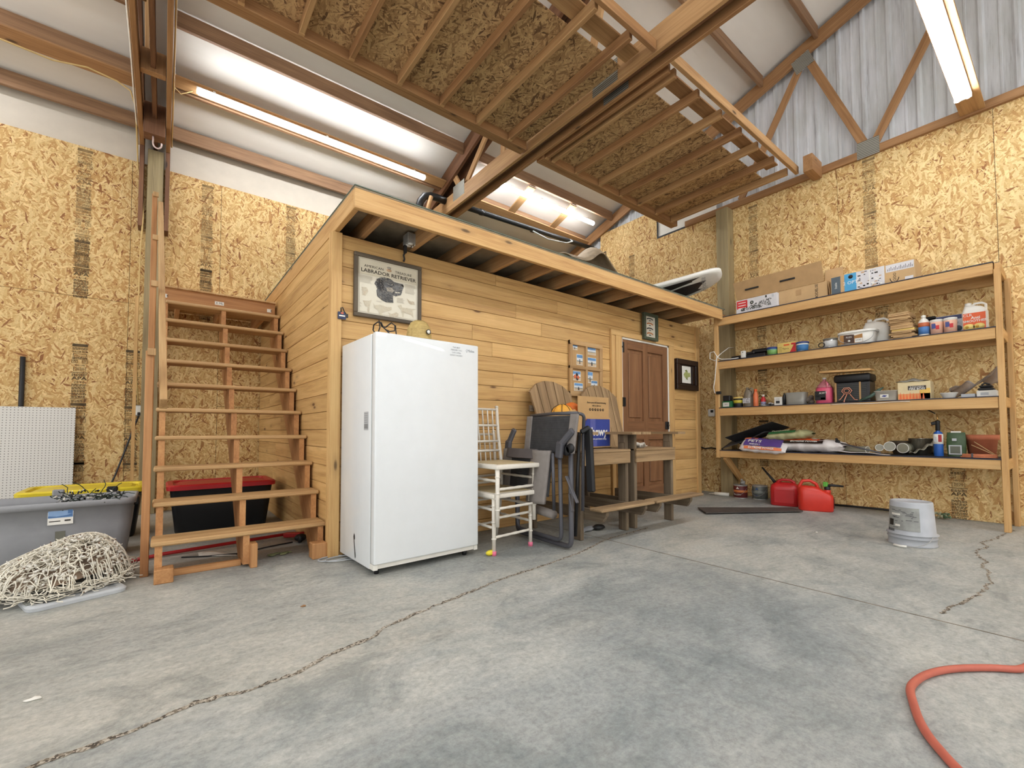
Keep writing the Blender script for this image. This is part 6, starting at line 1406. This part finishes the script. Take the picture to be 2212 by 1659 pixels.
t = card_box('fire_starter_carton', 'cream carton with an orange flame print on the third shelf', -2.225, -2.478, z3_+.004, z3_+.185, 5.05, .17, plain(226, 208, 164, .6, name='cream_carton'), dfire, mats=(plain(226, 150, 90, .5, name='flame_band'), plain(232, 190, 90, .5, name='flame_yellow'), M_DARKW, M_WHITEP, plain(228, 110, 60, .5, name='flame_tip')))
m_ = MB(); m_.grid(lambda u, v: (5.04+.18*v, -2.21-.25*u, z3_+.188+.035*math.sin(PI*u)*math.sin(PI*v)+.006*math.sin(15*u)), 12, 8); m_.build('plastic_liner', M_CLEAR, t, solid=.001)
t = cyl('white_bowl', 'small white bowl right of the flame printed carton, third shelf', 5.08, -2.605, z3_+.0, [(.04, 0), (.042, .004), (.064, .05), (.066, .054), (.06, .05), (.036, .008)], M_WHITEP, 'bowl')
def drb(m_, Q, w, h): m_.quad(-.6*w, -.5*h, .2*w, .4*h, Q, 0)
card_box('flat_white_carton', 'flat white carton at the right end of the third shelf', -2.795, -2.925, z3_, z3_+.06, 5.06, .14, M_WHITEP, drb, mats=(M_GREYL,))
m_ = MB(); m_.box(5.06, 5.18, -2.91, -2.80, z3_+.0605, z3_+.085, bev=.01); m_.box(5.07, 5.17, -2.90, -2.81, z3_+.086, z3_+.11, bev=.01); m_.tube([(5.08, -2.83, z3_+.115), (5.1, -2.85, z3_+.13), (5.08, -2.88, z3_+.115)], .008, 7); tag(m_.build('black_goggles', M_BLACK), 'black straps piled on the flat white carton, third shelf', 'strap')
card_box('flat_white_carton', 'low white packets left of the flat carton at the shelf end', -2.69, -2.785, z3_, z3_+.035, 5.06, .1, M_GREYL)
m_ = MB(); q = random.Random(77)
m_.grid(lambda u, v: (5.13+.14*v+.01*math.sin(11*u), -2.60-.33*u, z3_+.06+.19*u*(1-.5*v)+.035*math.sin(7*u+4*v)+.02*math.sin(19*u+9*v)), 24, 14)
tag(m_.build('plastic_bag', plain(214, 202, 196, .2, name='film_bag', trans=.6, var=.06), solid=.001), 'crumpled clear plastic bag above the right end of the third shelf', 'bag')

# ---------- bottom shelf
z4_ = SZ[3]+.001
m_ = MB(); m_.raw([(4.97, -.44, z4_+.165), (5.05, -1.0, z4_+.37), (5.38, -1.08, z4_+.30), (5.30, -.52, z4_+.06)], [(0, 1, 2, 3)]); tag(m_.build('rubber_mat', plain(46, 46, 48, .7, name='rubber', var=.15), solid=.006), 'upper of two tilted black rubber mats, bottom shelf', 'mat')
m_ = MB(); m_.grid(lambda u, v: (4.97+.3*v, -.40-.54*u, z4_+.02+.225*u+.10*v*(1-u)-.02*math.sin(PI*u)), 14, 8); tag(m_.build('rubber_mat', plain(58, 58, 60, .7, name='rubber_grey', var=.15), solid=.006), 'lower curled grey rubber mat resting on the bottom shelf', 'mat')
def bag(name, label, c, L, W, H, rz, ry, mat, draws, rx=0, sag=.0, zlift=0):
    t = thing(name, label, 'bag', c); Mx = Matrix.Translation(c) @ Matrix.Rotation(rz, 4, 'Z') @ Matrix.Rotation(ry, 4, 'Y') @ Matrix.Rotation(rx, 4, 'X'); m_ = MB()
    def f(u, v):
        a = 2*PI*u; s_ = -1+2*v; k = (1-abs(s_)**6)**.5 if abs(s_) < 1 else 0; hh = H/2*(.12+.88*k*(1+.08*math.sin(9*s_))); ww = W/2*(1-.12*abs(s_)**3)
        x = ww*abs(math.cos(a))**.7*(1 if math.cos(a) > 0 else -1); z = hh*math.sin(a)*abs(math.sin(a))**.1
        return (x+.006*math.sin(14*s_), s_*L/2, z+H/2+sag*s_*s_+.004*math.sin(22*s_+3*a))
    m_.grid(f, 28, 26, 0, Mx, True, True); m_.build('sack', mat, t)
    for (pn, fn, mt) in draws:
        m_ = MB(); fn(m_, Mx, L, W, H, sag); m_.build(pn, mt, t)
    return t
M_SACKW = plain(222, 216, 214, .45, name='white_sack', var=.05); M_PURP = plain(84, 60, 130, .5, name='purple_print')
# decal patches lie on the top front face of a sack: p(s along -Y .. +Y, q across front to back)
def patch(m_, Mx, L, W, H, s0, s1, q0, q1, mi, sag=0, lift=.009):
    vs = []; 
    for i in range(9):
        for j in range(5):
            s_ = s0+(s1-s0)*i/8; q_ = q0+(q1-q0)*j/4; a = PI-q_*PI if False else PI*(1-q_)
            k = (1-abs(s_)**6)**.5; hh = H/2*(.12+.88*k*(1+.08*math.sin(9*s_))); ww = W/2*(1-.12*abs(s_)**3)
            x = ww*abs(math.cos(a))**.7*(1 if math.cos(a) > 0 else -1); z = hh*math.sin(a)*abs(math.sin(a))**.1 if math.sin(a) != 0 else 0
            vs.append((x*1.02+.006*math.sin(14*s_)+(-lift if x < 0 else lift), s_*L/2, z*1.02+H/2+lift+sag*s_*s_))
    m_.raw(vs, [(i*5+j, (i+1)*5+j, (i+1)*5+j+1, i*5+j+1) for i in range(8) for j in range(4)], mi, Mx, None, True)
def txt_on(m_, Mx, L, W, H, s_, q_, body, size, mi, sag=0, ext=.020):
    a = PI*(1-q_); ww = W/2; x = ww*abs(math.cos(a))**.7*(1 if math.cos(a) > 0 else -1); z = H/2*math.sin(a)*.98
    nx, nz = x/(ww*ww), z/((H/2)**2); nl = math.hypot(nx, nz); nx /= nl; nz /= nl
    N = Vector((nx, 0, nz)); X = Vector((0, -1, 0)); Y = N.cross(X)
    T_ = Matrix((X, Y, N)).transposed().to_4x4(); T_.translation = Vector((x, s_*L/2, z+H/2+sag*s_*s_))+N*ext
    m_.text(body, size, Mx @ T_, mi, lift=0, bold=.02)
def dA(m_, Mx, L, W, H, sag):
    patch(m_, Mx, L, W, H, -.8, .8, .30, .60, 0, sag); patch(m_, Mx, L, W, H, -.85, .75, .10, .26, 1, sag); patch(m_, Mx, L, W, H, .3, .9, .55, .8, 1, sag)
    txt_on(m_, Mx, L, W, H, .35, .47, 'PETS', .075, 2, sag); txt_on(m_, Mx, L, W, H, .3, .33, 'FRIENDLY', .028, 2, sag); txt_on(m_, Mx, L, W, H, .0, .17, 'EXTREME POWER', .036, 2, sag)
bag('ice_melt_bag', 'white bag with purple and orange print hanging over the bottom shelf edge', (4.985, -.93, z4_+.012), .52, .27, .12, math.radians(6), math.radians(-27), M_SACKW, [('printing', dA, [M_PURP, plain(226, 120, 66, .5, name='salmon_print'), M_WHITEP])], rx=math.radians(4))
def dC(m_, Mx, L, W, H, sag):
    patch(m_, Mx, L, W, H, -.45, .85, .12, .26, 0, sag); patch(m_, Mx, L, W, H, -.3, .9, .30, .62, 1, sag); patch(m_, Mx, L, W, H, -.25, .3, .62, .75, 3, sag)
    txt_on(m_, Mx, L, W, H, .15, .19, 'EXTREME POWER', .036, 2, sag); patch(m_, Mx, L, W, H, -.22, -.05, .38, .5, 2, sag, .014)
    txt_on(m_, Mx, L, W, H, -.62, .45, 'TEXAC', .03, 4, sag)
bag('ice_melt_bag', 'white and orange bag lettered EXTREME POWER lying along the bottom shelf', (5.13, -1.42, z4_), .66, .30, .15, math.radians(-2), 0, M_SACKW, [('printing', dC, [M_DARKW, plain(224, 92, 38, .5, name='vivid_orange'), M_WHITEP, M_PURP, M_INK])])
def dG(m_, Mx, L, W, H, sag):
    patch(m_, Mx, L, W, H, -.35, .85, .16, .42, 0, sag); txt_on(m_, Mx, L, W, H, .3, .31, 'FastSet20', .05, 1, sag)
bag('seed_bag', 'olive and green bag lettered FastSet on top of the white bags', (5.10, -1.19, z4_+.145), .50, .22, .11, math.radians(3), 0, plain(178, 176, 130, .6, name='olive_sack', var=.12), [('printing', dG, [plain(50, 108, 60, .5, name='green_print'), plain(214, 220, 180, .5, name='pale_green_print')])], rx=math.radians(-5))
t = thing('sprayer_wand', 'long grey rod with a black trigger head lying on the bottom shelf', 'wand', (5.05, -1.85, z4_+.05)); MB().tube([(5.04, -1.70, z4_+.12), (5.0, -2.08, z4_+.02)], .008, 8).build('rod', M_GREYM, t)
m_ = MB(); m_.box(5.02, 5.06, -1.71, -1.67, z4_+.085, z4_+.15, bev=.008); m_.beam((5.04, -1.69, z4_+.14), (5.04, -1.675, z4_+.17), .02, .02); m_.build('trigger_head', M_BLACK, t)
m_ = MB(); m_.grid(lambda u, v: (4.99+.25*v, -1.60-.56*u, z4_+.004+.03*(1-u)*math.sin(PI*min(1, v+.3))+.004*math.sin(12*u)), 20, 8); tag(m_.build('white_sheet', M_SACKW, solid=.002), 'white plastic sheet spread flat right of the bags, bottom shelf', 'sheet')
M_GLASS = plain(206, 204, 184, .12, name='jar_glass', trans=.6, var=.02)
for i, (y, z, r_, L_, mx, lb) in enumerate(((-1.96, .05, .036, .24, .5, 'long cloudy tube lying left of the glass jars, bottom shelf'), (-2.06, .075, .036, .1, .3, 'small glass jar lying behind the others, bottom shelf'), (-2.145, .09, .05, .12, .15, 'glass jar lying with its mouth to the front, left of the widest one'), (-2.25, .075, .052, .13, -.2, 'widest glass jar lying with its mouth to the front, bottom shelf'))):
    t = thing('glass_jar', lb, 'jar', (5.08, y, z4_+z-r_), 'glass jars lying on the bottom shelf')
    Mj = Matrix.Translation((5.05, y, z4_+z)) @ Matrix.Rotation(mx if i else 1.2, 4, 'Z') @ Matrix.Rotation(PI/2, 4, 'Y')
    MB().lathe([(r_*.86, 0), (r_*.95, .0), (r_, .012), (r_*1.02, .04), (r_*1.02, L_-.01), (r_*.6, L_), (r_*.56, L_-.006), (r_*.9, L_-.02), (r_*.86, .02)], 20, M=Mj).build('glass', M_GLASS, t)
    m_ = MB(); m_.tube([Mj @ Vector((r_*.95*math.cos(a), r_*.95*math.sin(a), .002)) for a in [2*PI*k/18 for k in range(18)]], .0035, 6, closed=True); m_.build('rim', M_WHITEP, t)
t = cyl('steel_pot', 'shiny steel pot behind the glass jars, bottom shelf', 5.22, -2.37, z4_, [(.07, 0), (.08, .01), (.105, .17), (.11, .175), (.104, .17), (.075, .015)], plain(150, 146, 136, .2, .85, name='pot_steel'), 'pot')
t = cyl('dark_pot', 'dark nursery pot lying behind the glass jars, bottom shelf', 5.28, -2.19, z4_, [(.06, 0), (.09, .14), (.095, .145), (.08, .14)], plain(96, 84, 68, .8, name='nursery_pot'), 'pot')
m_ = MB(); m_.grid(lambda u, v: (5.04+.2*v, -2.30-.18*u, z4_+.003+(.03+.13*u**1.5)*math.sin(PI*min(1, .25+.7*v))+.012*math.sin(17*u+8*v)), 22, 12); tag(m_.build('crumpled_film', plain(182, 178, 160, .4, name='dusty_film', trans=.2, var=.12), solid=.002), 'crumpled dusty plastic film left of the blue torch', 'film')
m_ = MB(); m_.grid(lambda u, v: (5.0+.3*v, -2.15-.55*u, z4_+.004+.02*math.sin(PI*u)*v), 16, 8); tag(m_.build('black_plastic_sheet', M_BLACK, solid=.003), 'black plastic sheet under the torch, bottom shelf', 'sheet')
# blue torch
t = thing('propane_torch', 'blue propane cylinder with a black torch head, bottom shelf', 'torch', (5.035, -2.523, z4_))
m_ = MB(); m_.lathe([(.033, 0), (.036, .006), (.036, .215), (.030, .238), (.014, .25), (.014, .262)], 22, M=Matrix.Translation((5.035, -2.523, z4_))); m_.build('cylinder', plain(34, 92, 176, .35, name='torch_blue', coat=.3), t)
MB().lathe(band(.0364, .0364, .125, .222), 22, M=Matrix.Translation((5.035, -2.523, z4_))).build('label', M_WHITEP, t)
m_ = MB(); m_.quad(.004, -.03, .03, .04, FXm(4.999, -2.523, z4_+.175), 0, .0005); m_.quad(-.026, -.03, -.006, .02, FXm(4.999, -2.523, z4_+.175), 1, .0005); m_.build('label_print', [plain(170, 40, 44, .5, name='torch_red'), M_GREYL], t)
m_ = MB(); m_.lathe([(.016, .255), (.018, .262), (.018, .33), (.02, .345), (.016, .355)], 16, M=Matrix.Translation((5.035, -2.523, z4_))); m_.beam((5.035, -2.52, z4_+.335), (5.035, -2.475, z4_+.322), .026, .032, bev=.006); m_.build('head', M_BLACK, t)
MB().tube([(5.035, -2.476, z4_+.322), (5.035, -2.462, z4_+.318)], .009, 10).build('knob', M_TREAD, t); MB().tube([(5.035, -2.523, z4_+.355), (5.035, -2.523, z4_+.375), (5.035, -2.518, z4_+.42)], [.008, .005, .006], 10).build('burner_tube', plain(190, 150, 90, .3, .8, name='brass'), t)
m_ = MB(); m_.tube([(5.04, -2.505, z4_+.425), (5.08, -2.46, z4_+.455), (5.12, -2.43, z4_+.47)], .005, 6); tag(m_.build('cable_piece', M_BLACK), 'short black cord hanging under the third shelf above the torch', 'cord')
# green bag
t = thing('green_pouch', 'dark green standing pouch with a clear window right of the torch', 'pouch', (5.08, -2.65, z4_))
m_ = MB(); m_.grid(lambda u, v: (5.07+(.035*math.cos(2*PI*u))*(1-.8*v)+.005*math.sin(9*v), -2.645+.062*math.sin(2*PI*u)*(1+.12*math.sin(3*v)), z4_+.002+.235*v), 22, 14, 0, None, True, True); m_.build('pouch_body', plain(62, 88, 52, .4, name='pouch_green', var=.12), t)
m_ = MB(); Q = FXm(5.032, -2.64, z4_+.07); m_.quad(-.045, -.045, .045, .045, Q, 0); m_.quad(-.035, -.035, .035, .035, Q, 1, .0014); m_.quad(-.02, .085, .012, .11, Q, 0); m_.build('window', [M_GREYL, plain(92, 96, 80, .3, name='window_fill')], t)
MB().box(5.06, 5.075, -2.68, -2.61, z4_+.235, z4_+.25).build('top_seal', M_WHITEP, t)
# terracotta box planter
M_TERRA = plain(186, 110, 78, .75, name='terracotta', var=.08)
t = thing('terracotta_planter', 'terracotta planter at the right end of the bottom shelf', 'planter', (5.17, -2.80, z4_)); n = 28
def rgq(k, zz): return [(5.17+.10*k*math.cos(a), -2.805+.115*k*math.sin(a), z4_+zz) for a in [2*PI*q/n for q in range(n)]]
stackr([rgq(.78, 0), rgq(.93, .165), rgq(1.03, .167), rgq(1.05, .215), rgq(.97, .215), rgq(.85, .15), rgq(.75, .15)], M_TERRA, 'pot_body', t, True)
# bundle of orange stakes
st_ = thing('stake_bundle', 'bundle of orange stakes tied with a grey band, bottom shelf', 'bundle', (5.02, -2.79, z4_)); q = random.Random(19)
for k in range(9): MB().tube([(4.985+.012*(k % 4), -2.68+q.uniform(-.02, .01), z4_+.008+.012*(k//4)), (4.985+.012*(k % 4), -2.92+q.uniform(0, .01), z4_+.008+.012*(k//4))], .0055, 6).build('stake', plain(226, 142, 102, .6, name='orange_stake'), st_)
for k in range(2): MB().tube([(5.0, -2.92, z4_+.02), (5.02+.01*k, -2.77+.02*k, z4_+.15-.03*k)], .004, 6).build('stake', M_CARDL, st_)
MB().box(4.978, 5.03, -2.765, -2.75, z4_+.002, z4_+.042, bev=.003).build('tie_band', M_GREYM, st_)

# white power cord looping off the second shelf, power strip and wall outlet
t = thing('white_power_cord', 'white cord looping over the left shelf post down to a black adapter', 'cord', (5.0, -.36, 1.4))
m_ = MB(); m_.tube([(5.35, -.40, 2.08), (5.2, -.40, 2.06), (5.05, -.385, 1.98), (4.95, -.39, 1.93), (4.935, -.345, 1.86), (4.935, -.27, 1.90), (4.935, -.275, 1.98), (4.935, -.33, 1.99), (4.935, -.38, 1.90), (4.96, -.42, 1.875), (5.0, -.52, 1.87), (5.02, -.62, 1.875)], .006, 7); m_.build('upper_loop', M_WHITEP, t)
m_ = MB(); m_.tube([(4.935, -.37, 1.93), (4.935, -.355, 1.8), (4.935, -.335, 1.60), (4.935, -.315, 1.50), (4.935, -.33, 1.42), (4.935, -.37, 1.42)], .006, 7); m_.build('lower_run', M_WHITEP, t)
MB().box(4.915, 4.942, -.42, -.355, 1.40, 1.44, bev=.004).build('adapter', M_BLACK, t)
t = thing('wall_outlet', 'round white outlet on the sheet wall between door corner and shelving', 'outlet', (5.45, .01, 1.15)); MB().box(XR-.04, XR-.002, -.06, .04, 1.12, 1.23, bev=.01).build('box', M_WHITEP, t)
m_ = MB(); m_.box(XR-.06, XR-.04, -.05, -.01, 1.18, 1.215, bev=.006); m_.build('plug', M_BLACK, t)
m_ = MB(); m_.tube([(XR-.03, .19, .672), (XR-.03, .10, .64), (XR-.03, .0, .655), (XR-.03, -.10, .64), (5.28, -.25, .65)], .01, 7); tag(m_.build('black_hose', M_BLACK), 'black hose on the sheet wall beside the green post', 'hose')

# ================================================================== FLOOR BELOW THE SHELVES
t = thing('caulk_tube', 'white caulk tube lying on the floor left of the paint cans', 'tube', (5.13, -.25, 0))
m_ = MB(); m_.tube([(5.155, -.19, .026), (5.20, -.37, .026)], .025, 14); m_.build('tube_body', M_WHITEP, t); m_ = MB(); m_.tube([(5.155, -.19, .026), (5.153, -.18, .026), (5.14, -.11, .02)], [.02, .008, .004], 10); m_.build('nozzle', M_WHITEP, t)
def can(x, y, r, h, lbl, m1, m2, m3, txt=''):
    t = thing('paint_can', lbl, 'can', (x, y, 0)); MB().lathe([(r, 0), (r*1.01, .004), (r*1.01, .008), (r, .01), (r, h-.01), (r*1.02, h-.006), (r*1.02, h), (r*.93, h), (r*.92, h-.008), (r*.05, h-.008)], 26, M=Matrix.Translation((x, y, 0))).build('can_body', M_GALV, t)
    MB().lathe(band(r+.0006, r+.0006, .014, h-.014), 26, M=Matrix.Translation((x, y, 0))).build('label', m1, t)
    MB().lathe(band(r+.0016, r+.0016, h*.45, h*.62), 26, M=Matrix.Translation((x, y, 0))).build('label_band', m2, t)
    m_ = MB(); m_.tube([(x-.01, y+r*1.0, h*.8)]+[(x-r*1.05*math.sin(a)-.01, y+r*1.02*math.cos(a), h*.8-.10*math.sin(a)) for a in [PI*k/10 for k in range(1, 10)]]+[(x-.01, y-r*1.0, h*.8)], .0022, 5); m_.build('wire_handle', M_GALV, t)
    Q = FXm(x-r-.0025, y, h*.78) ; m_ = MB(); m_.poly([(-.02, -.012), (.02, -.012), (.0, .018)], Q, 0); m_.build('emblem', m3, t)
    if txt:
        m_ = MB(); m_.text(txt, .022, FXm(x-r-.0030, y, h*.30), 0); m_.build('lettering', m3, t)
    return t
can(5.19, -.53, .083, .18, 'maroon and orange paint can under the shelving', plain(96, 30, 30, .5, name='maroon_label'), plain(206, 122, 60, .5, name='orange_band'), M_WHITEP, 'OLYMPIC')
can(5.27, -.745, .09, .185, 'grey and black paint can right of the maroon one', plain(110, 116, 112, .5, name='grey_label', var=.25), plain(140, 146, 140, .5, name='grey_band', var=.2), plain(60, 90, 150, .5, name='blue_emblem'), 'ORLY')
can(5.27, -.93, .05, .165, 'slim black can half hidden behind the left red fuel can', plain(28, 30, 40, .5, name='slim_black_label'), plain(60, 60, 78, .5, name='slim_band'), M_SLATE)
t = thing('small_motor', 'small grey metal spray head on top of the maroon paint can', 'spray head', (5.19, -.55, .18)); m_ = MB(); m_.lathe([(.03, 0), (.032, .03), (.03, .05), (.02, .055)], 14, M=Matrix.Translation((5.19, -.56, .181))); m_.tube([(5.16, -.56, .215), (5.13, -.58, .21)], .016, 10); m_.tube([(5.19, -.56, .235), (5.17, -.55, .255)], .012, 8); m_.build('metal_body', M_GALV, t)

M_GAS1 = plain(184, 34, 36, .35, name='fuel_can_red', var=.03); M_GAS2 = plain(210, 52, 38, .35, name='fuel_can_bright_red', var=.03)
def superring(cx, cy, rx, ry, z, rz, p=.38, n=36):
    out = []
    for k in range(n):
        a = 2*PI*k/n; x = rx*abs(math.cos(a))**p*(1 if math.cos(a) > 0 else -1); y = ry*abs(math.sin(a))**p*(1 if math.sin(a) > 0 else -1)
        out.append((cx+x*math.cos(rz)-y*math.sin(rz), cy+x*math.sin(rz)+y*math.cos(rz), z))
    return out
# left fuel can: squat, ribbed, moulded handle
t = thing('fuel_can', 'squat dark red plastic fuel can with a black spout, left of the pair', 'fuel can', (5.02, -1.14, 0), 'red fuel cans'); rz = math.radians(-76)
cx, cy = 5.045, -1.135
stackr([superring(cx, cy, .145, .12, 0, rz), superring(cx, cy, .152, .127, .012, rz), superring(cx, cy, .152, .127, .21, rz), superring(cx, cy, .14, .115, .245, rz), superring(cx, cy, .10, .07, .272, rz), superring(cx, cy, .085, .05, .276, rz)], M_GAS1, 'tank', t)
m_ = MB(); d_ = Vector((math.cos(rz), math.sin(rz), 0)); c0 = Vector((cx, cy, 0)); m_.tube([c0-d_*.10+Vector((0, 0, .24)), c0-d_*.07+Vector((0, 0, .285)), c0-d_*.03+Vector((0, 0, .305)), c0+d_*.05+Vector((0, 0, .305)), c0+d_*.09+Vector((0, 0, .285)), c0+d_*.11+Vector((0, 0, .24))], .017, 10); m_.build('handle', M_GAS1, t)
nrm = Vector((-math.sin(rz), math.cos(rz), 0)); nrm = nrm if nrm.x < 0 else -nrm
pc = c0+nrm*.128; m_ = MB(); Y_ = Vector((0, 0, 1)); Xd = Y_.cross(nrm)
Pm = Matrix((Xd, Y_, nrm)).transposed().to_4x4(); Pm.translation = pc+Vector((0, 0, .12)); m_.box(-.105, .105, -.085, .075, -.004, .004, 0, Pm, bev=.004); m_.build('side_panel', M_GAS1, t)
m_ = MB(); p0 = c0-d_*.115+Vector((.05, 0, .25)); m_.tube([p0, p0+Vector((0, .05, .06)), p0+Vector((.0, .16, .19))], [.02, .014, .010], 10); m_.build('spout', M_BLACK, t)
# right fuel can: tall arched
t = thing('fuel_can', 'bright red plastic fuel can with an arched handle and green capped spout', 'fuel can', (4.93, -1.50, 0), 'red fuel cans'); rz = math.radians(-68); cx, cy = 4.915, -1.495; c0 = Vector((cx, cy, 0)); d_ = Vector((math.cos(rz), math.sin(rz), 0))
def off(k): return (cx+d_.x*k, cy+d_.y*k)
R_ = []
for (rx, ry, z, o_) in ((.160, .10, 0, 0), (.168, .106, .014, 0), (.170, .106, .13, 0), (.165, .104, .18, 0), (.130, .092, .225, -.035), (.085, .07, .262, -.065), (.05, .04, .275, -.075)): a_x, a_y = off(o_); R_.append(superring(a_x, a_y, rx, ry, z, rz, .5))
stackr(R_, M_GAS2, 'tank', t)
m_ = MB(); m_.tube([c0-d_*.155+Vector((0, 0, .17)), c0-d_*.150+Vector((0, 0, .27)), c0-d_*.12+Vector((0, 0, .328)), c0-d_*.05+Vector((0, 0, .335)), c0+d_*.01+Vector((0, 0, .30)), c0+d_*.04+Vector((0, 0, .22))], .018, 10); m_.build('handle', M_GAS2, t)
m_ = MB(); p0 = c0+d_*.115+Vector((0, 0, .18)); m_.lathe([(.034, 0), (.034, .05), (.028, .06)], 16, M=Matrix.Translation(p0)); m_.build('neck', M_GAS2, t)
m_ = MB(); m_.lathe([(.028, .055), (.03, .06), (.03, .085), (.018, .10)], 14, M=Matrix.Translation(p0)); m_.tube([p0+Vector((0, 0, .10)), p0+d_*.04+Vector((0, 0, .112)), p0+d_*.15+Vector((0, 0, .105))], [.018, .015, .010], 10); m_.build('spout', M_BLACK, t)
m_ = MB(); q_ = p0-d_*.015; m_.box(q_.x-.02, q_.x+.02, q_.y-.022, q_.y+.022, q_.z+.092, q_.z+.145, bev=.006); m_.build('green_cap', plain(104, 190, 74, .5, name='bright_green'), t)
sd_ = Vector((-.99, -.14, 0)); Pn = d_.copy(); Y_ = Vector((0, 0, 1)); Xd = Y_.cross(Pn); Pm = Matrix((Xd, Y_, Pn)).transposed().to_4x4(); Pm.translation = c0+Pn*.1725+Vector((0, 0, .09))
m_ = MB(); m_.quad(-.055, -.055, .055, .055, Pm, 0, .001); m_.quad(-.055, .035, .055, .055, Pm, 1, .002); m_.quad(-.055, -.055, .055, -.038, Pm, 1, .002)
for k in range(6): m_.quad(-.04, .022-.011*k, .03, .026-.011*k, Pm, 1, .002)
m_.build('warning_label', [M_GREYL, M_INK], t)
# dark plank on the floor
m_ = MB(); pts = [(3.678, -.86), (3.922, -.626), (4.76, -1.31), (4.62, -1.47)]; m_.prism(pts, .012, .024); m_.box(4.0, 4.03, -.95, -.92, .0, .012)
tag(m_.build('dark_plank', plain(74, 68, 64, .7, name='dark_board', var=.15), bevel=.002), 'flat dark grey plank on the floor in front of the fuel cans', 'plank')
# upturned bucket
bk = thing('upturned_bucket', 'grey five gallon bucket standing upside down on the floor at the right', 'bucket', (3.78, -2.53, 0)); bx, by = 3.78, -2.53
m_ = MB(); m_.lathe([(.150, 0), (.153, .004), (.153, .012), (.149, .014), (.148, .056), (.155, .058), (.155, .064), (.148, .066), (.147, .084), (.160, .086), (.160, .092), (.145, .095), (.132, .335), (.128, .343), (.118, .345), (.112, .338), (.02, .338)], 40, M=Matrix.Translation((bx, by, 0))); m_.build('bucket_body', plain(176, 180, 186, .5, name='grey_bucket', var=.05), bk)
m_ = MB(); vd = math.atan2(CAM.y-by, CAM.x-bx)
def wrap(a0, a1, z0, z1, mi, r_off=.0015, n=14):
    vs = []
    for i in range(n+1):
        a = vd+a0+(a1-a0)*i/n
        for z in (z0, z1): r_ = .145-(.013)*(z-.095)/.24+r_off; vs.append((bx+r_*math.cos(a), by+r_*math.sin(a), z))
    m_.raw(vs, [(2*i, 2*i+2, 2*i+3, 2*i+1) for i in range(n)], mi, None, None, True)
wrap(-1.35, .35, .12, .30, 0); q = random.Random(91)
for k in range(26):
    a = q.uniform(-1.25, .1); z = q.uniform(.13, .28); wrap(a, a+q.uniform(.08, .3), z, z+.005, 1, .0022, 3)
wrap(-1.15, -.85, .15, .20, 2, .003, 4); wrap(-1.0, -.5, .235, .25, 3, .003, 4); wrap(-.75, -.5, .15, .165, 3, .003, 3); wrap(-1.3, -.8, .105, .125, 1, .003, 4)
m_.build('worn_label', [plain(160, 162, 158, .7, name='worn_label_grey', var=.15), plain(96, 96, 98, .7, name='faded_ink'), M_INK, M_WHITEP], bk)
m_ = MB(); pts = [(bx+.16*math.cos(vd-1.45), by+.16*math.sin(vd-1.45), .085)]
for k in range(13):
    s_ = k/12; a = vd-1.5+s_*2.3; r_ = .165+.05*math.sin(PI*s_); pts.append((bx+r_*math.cos(a), by+r_*math.sin(a), .085-.075*math.sin(PI*s_)**.7))
pts.append((bx+.16*math.cos(vd+.85), by+.16*math.sin(vd+.85), .09)); m_.tube(pts, .0025, 6); m_.build('wire_handle', M_GALV, bk)
MB().tube([pts[6], pts[7], pts[8]], .009, 10).build('handle_grip', M_WHITEP, bk)
# hoses and litter along the wall
m_ = MB(); m_.tube([(5.40, -1.45, .014), (5.40, -1.7, .02), (5.39, -2.0, .026), (5.40, -2.3, .012)], .012, 8); tag(m_.build('black_hose', M_BLACK), 'straight black hose on the floor along the right wall', 'hose')
m_ = MB(); q = random.Random(55)
for k in range(26): m_.ell((5.33+q.uniform(-.05, .06), -2.48+q.uniform(-.07, .07), .012+q.uniform(0, .05)), (.022, .012, .014), 7, k % 2)
tag(m_.build('leaf_litter', [plain(92, 116, 84, .8, name='green_litter', var=.2), plain(176, 180, 150, .8, name='pale_litter')]), 'small clump of green leaves on the floor behind the bucket', 'leaves')
hp = [(2.6, -3.33), (2.1, -3.29), (1.616, -3.243), (1.545, -3.178), (1.402, -3.07), (1.27, -3.015), (1.17, -2.998), (1.09, -2.996), (1.003, -3.02), (.896, -3.052), (.812, -3.09), (.755, -3.127), (.70, -3.165), (.60, -3.26), (.5, -3.38), (.35, -3.6)]
P_ = [Vector((x, y, .0135)) for x, y in hp]; sm = []
for i in range(len(P_)-1):
    a, b, c_, d2 = P_[max(0, i-1)], P_[i], P_[i+1], P_[min(len(P_)-1, i+2)]
    for k in range(5):
        s_ = k/5; sm.append(.5*((2*b)+(-a+c_)*s_+(2*a-5*b+4*c_-d2)*s_**2+(-a+3*b-3*c_+d2)*s_**3))
for _ in range(6): sm = [sm[0]]+[(sm[i-1]+sm[i]*2+sm[i+1])/4 for i in range(1, len(sm)-1)]+[sm[-1]]
tag(MB().tube(sm, .0125, 14).build('air_hose', plain(186, 98, 80, .5, name='coral_rubber', var=.05)), 'orange red rubber hose curving on the bare floor at the lower right', 'hose')
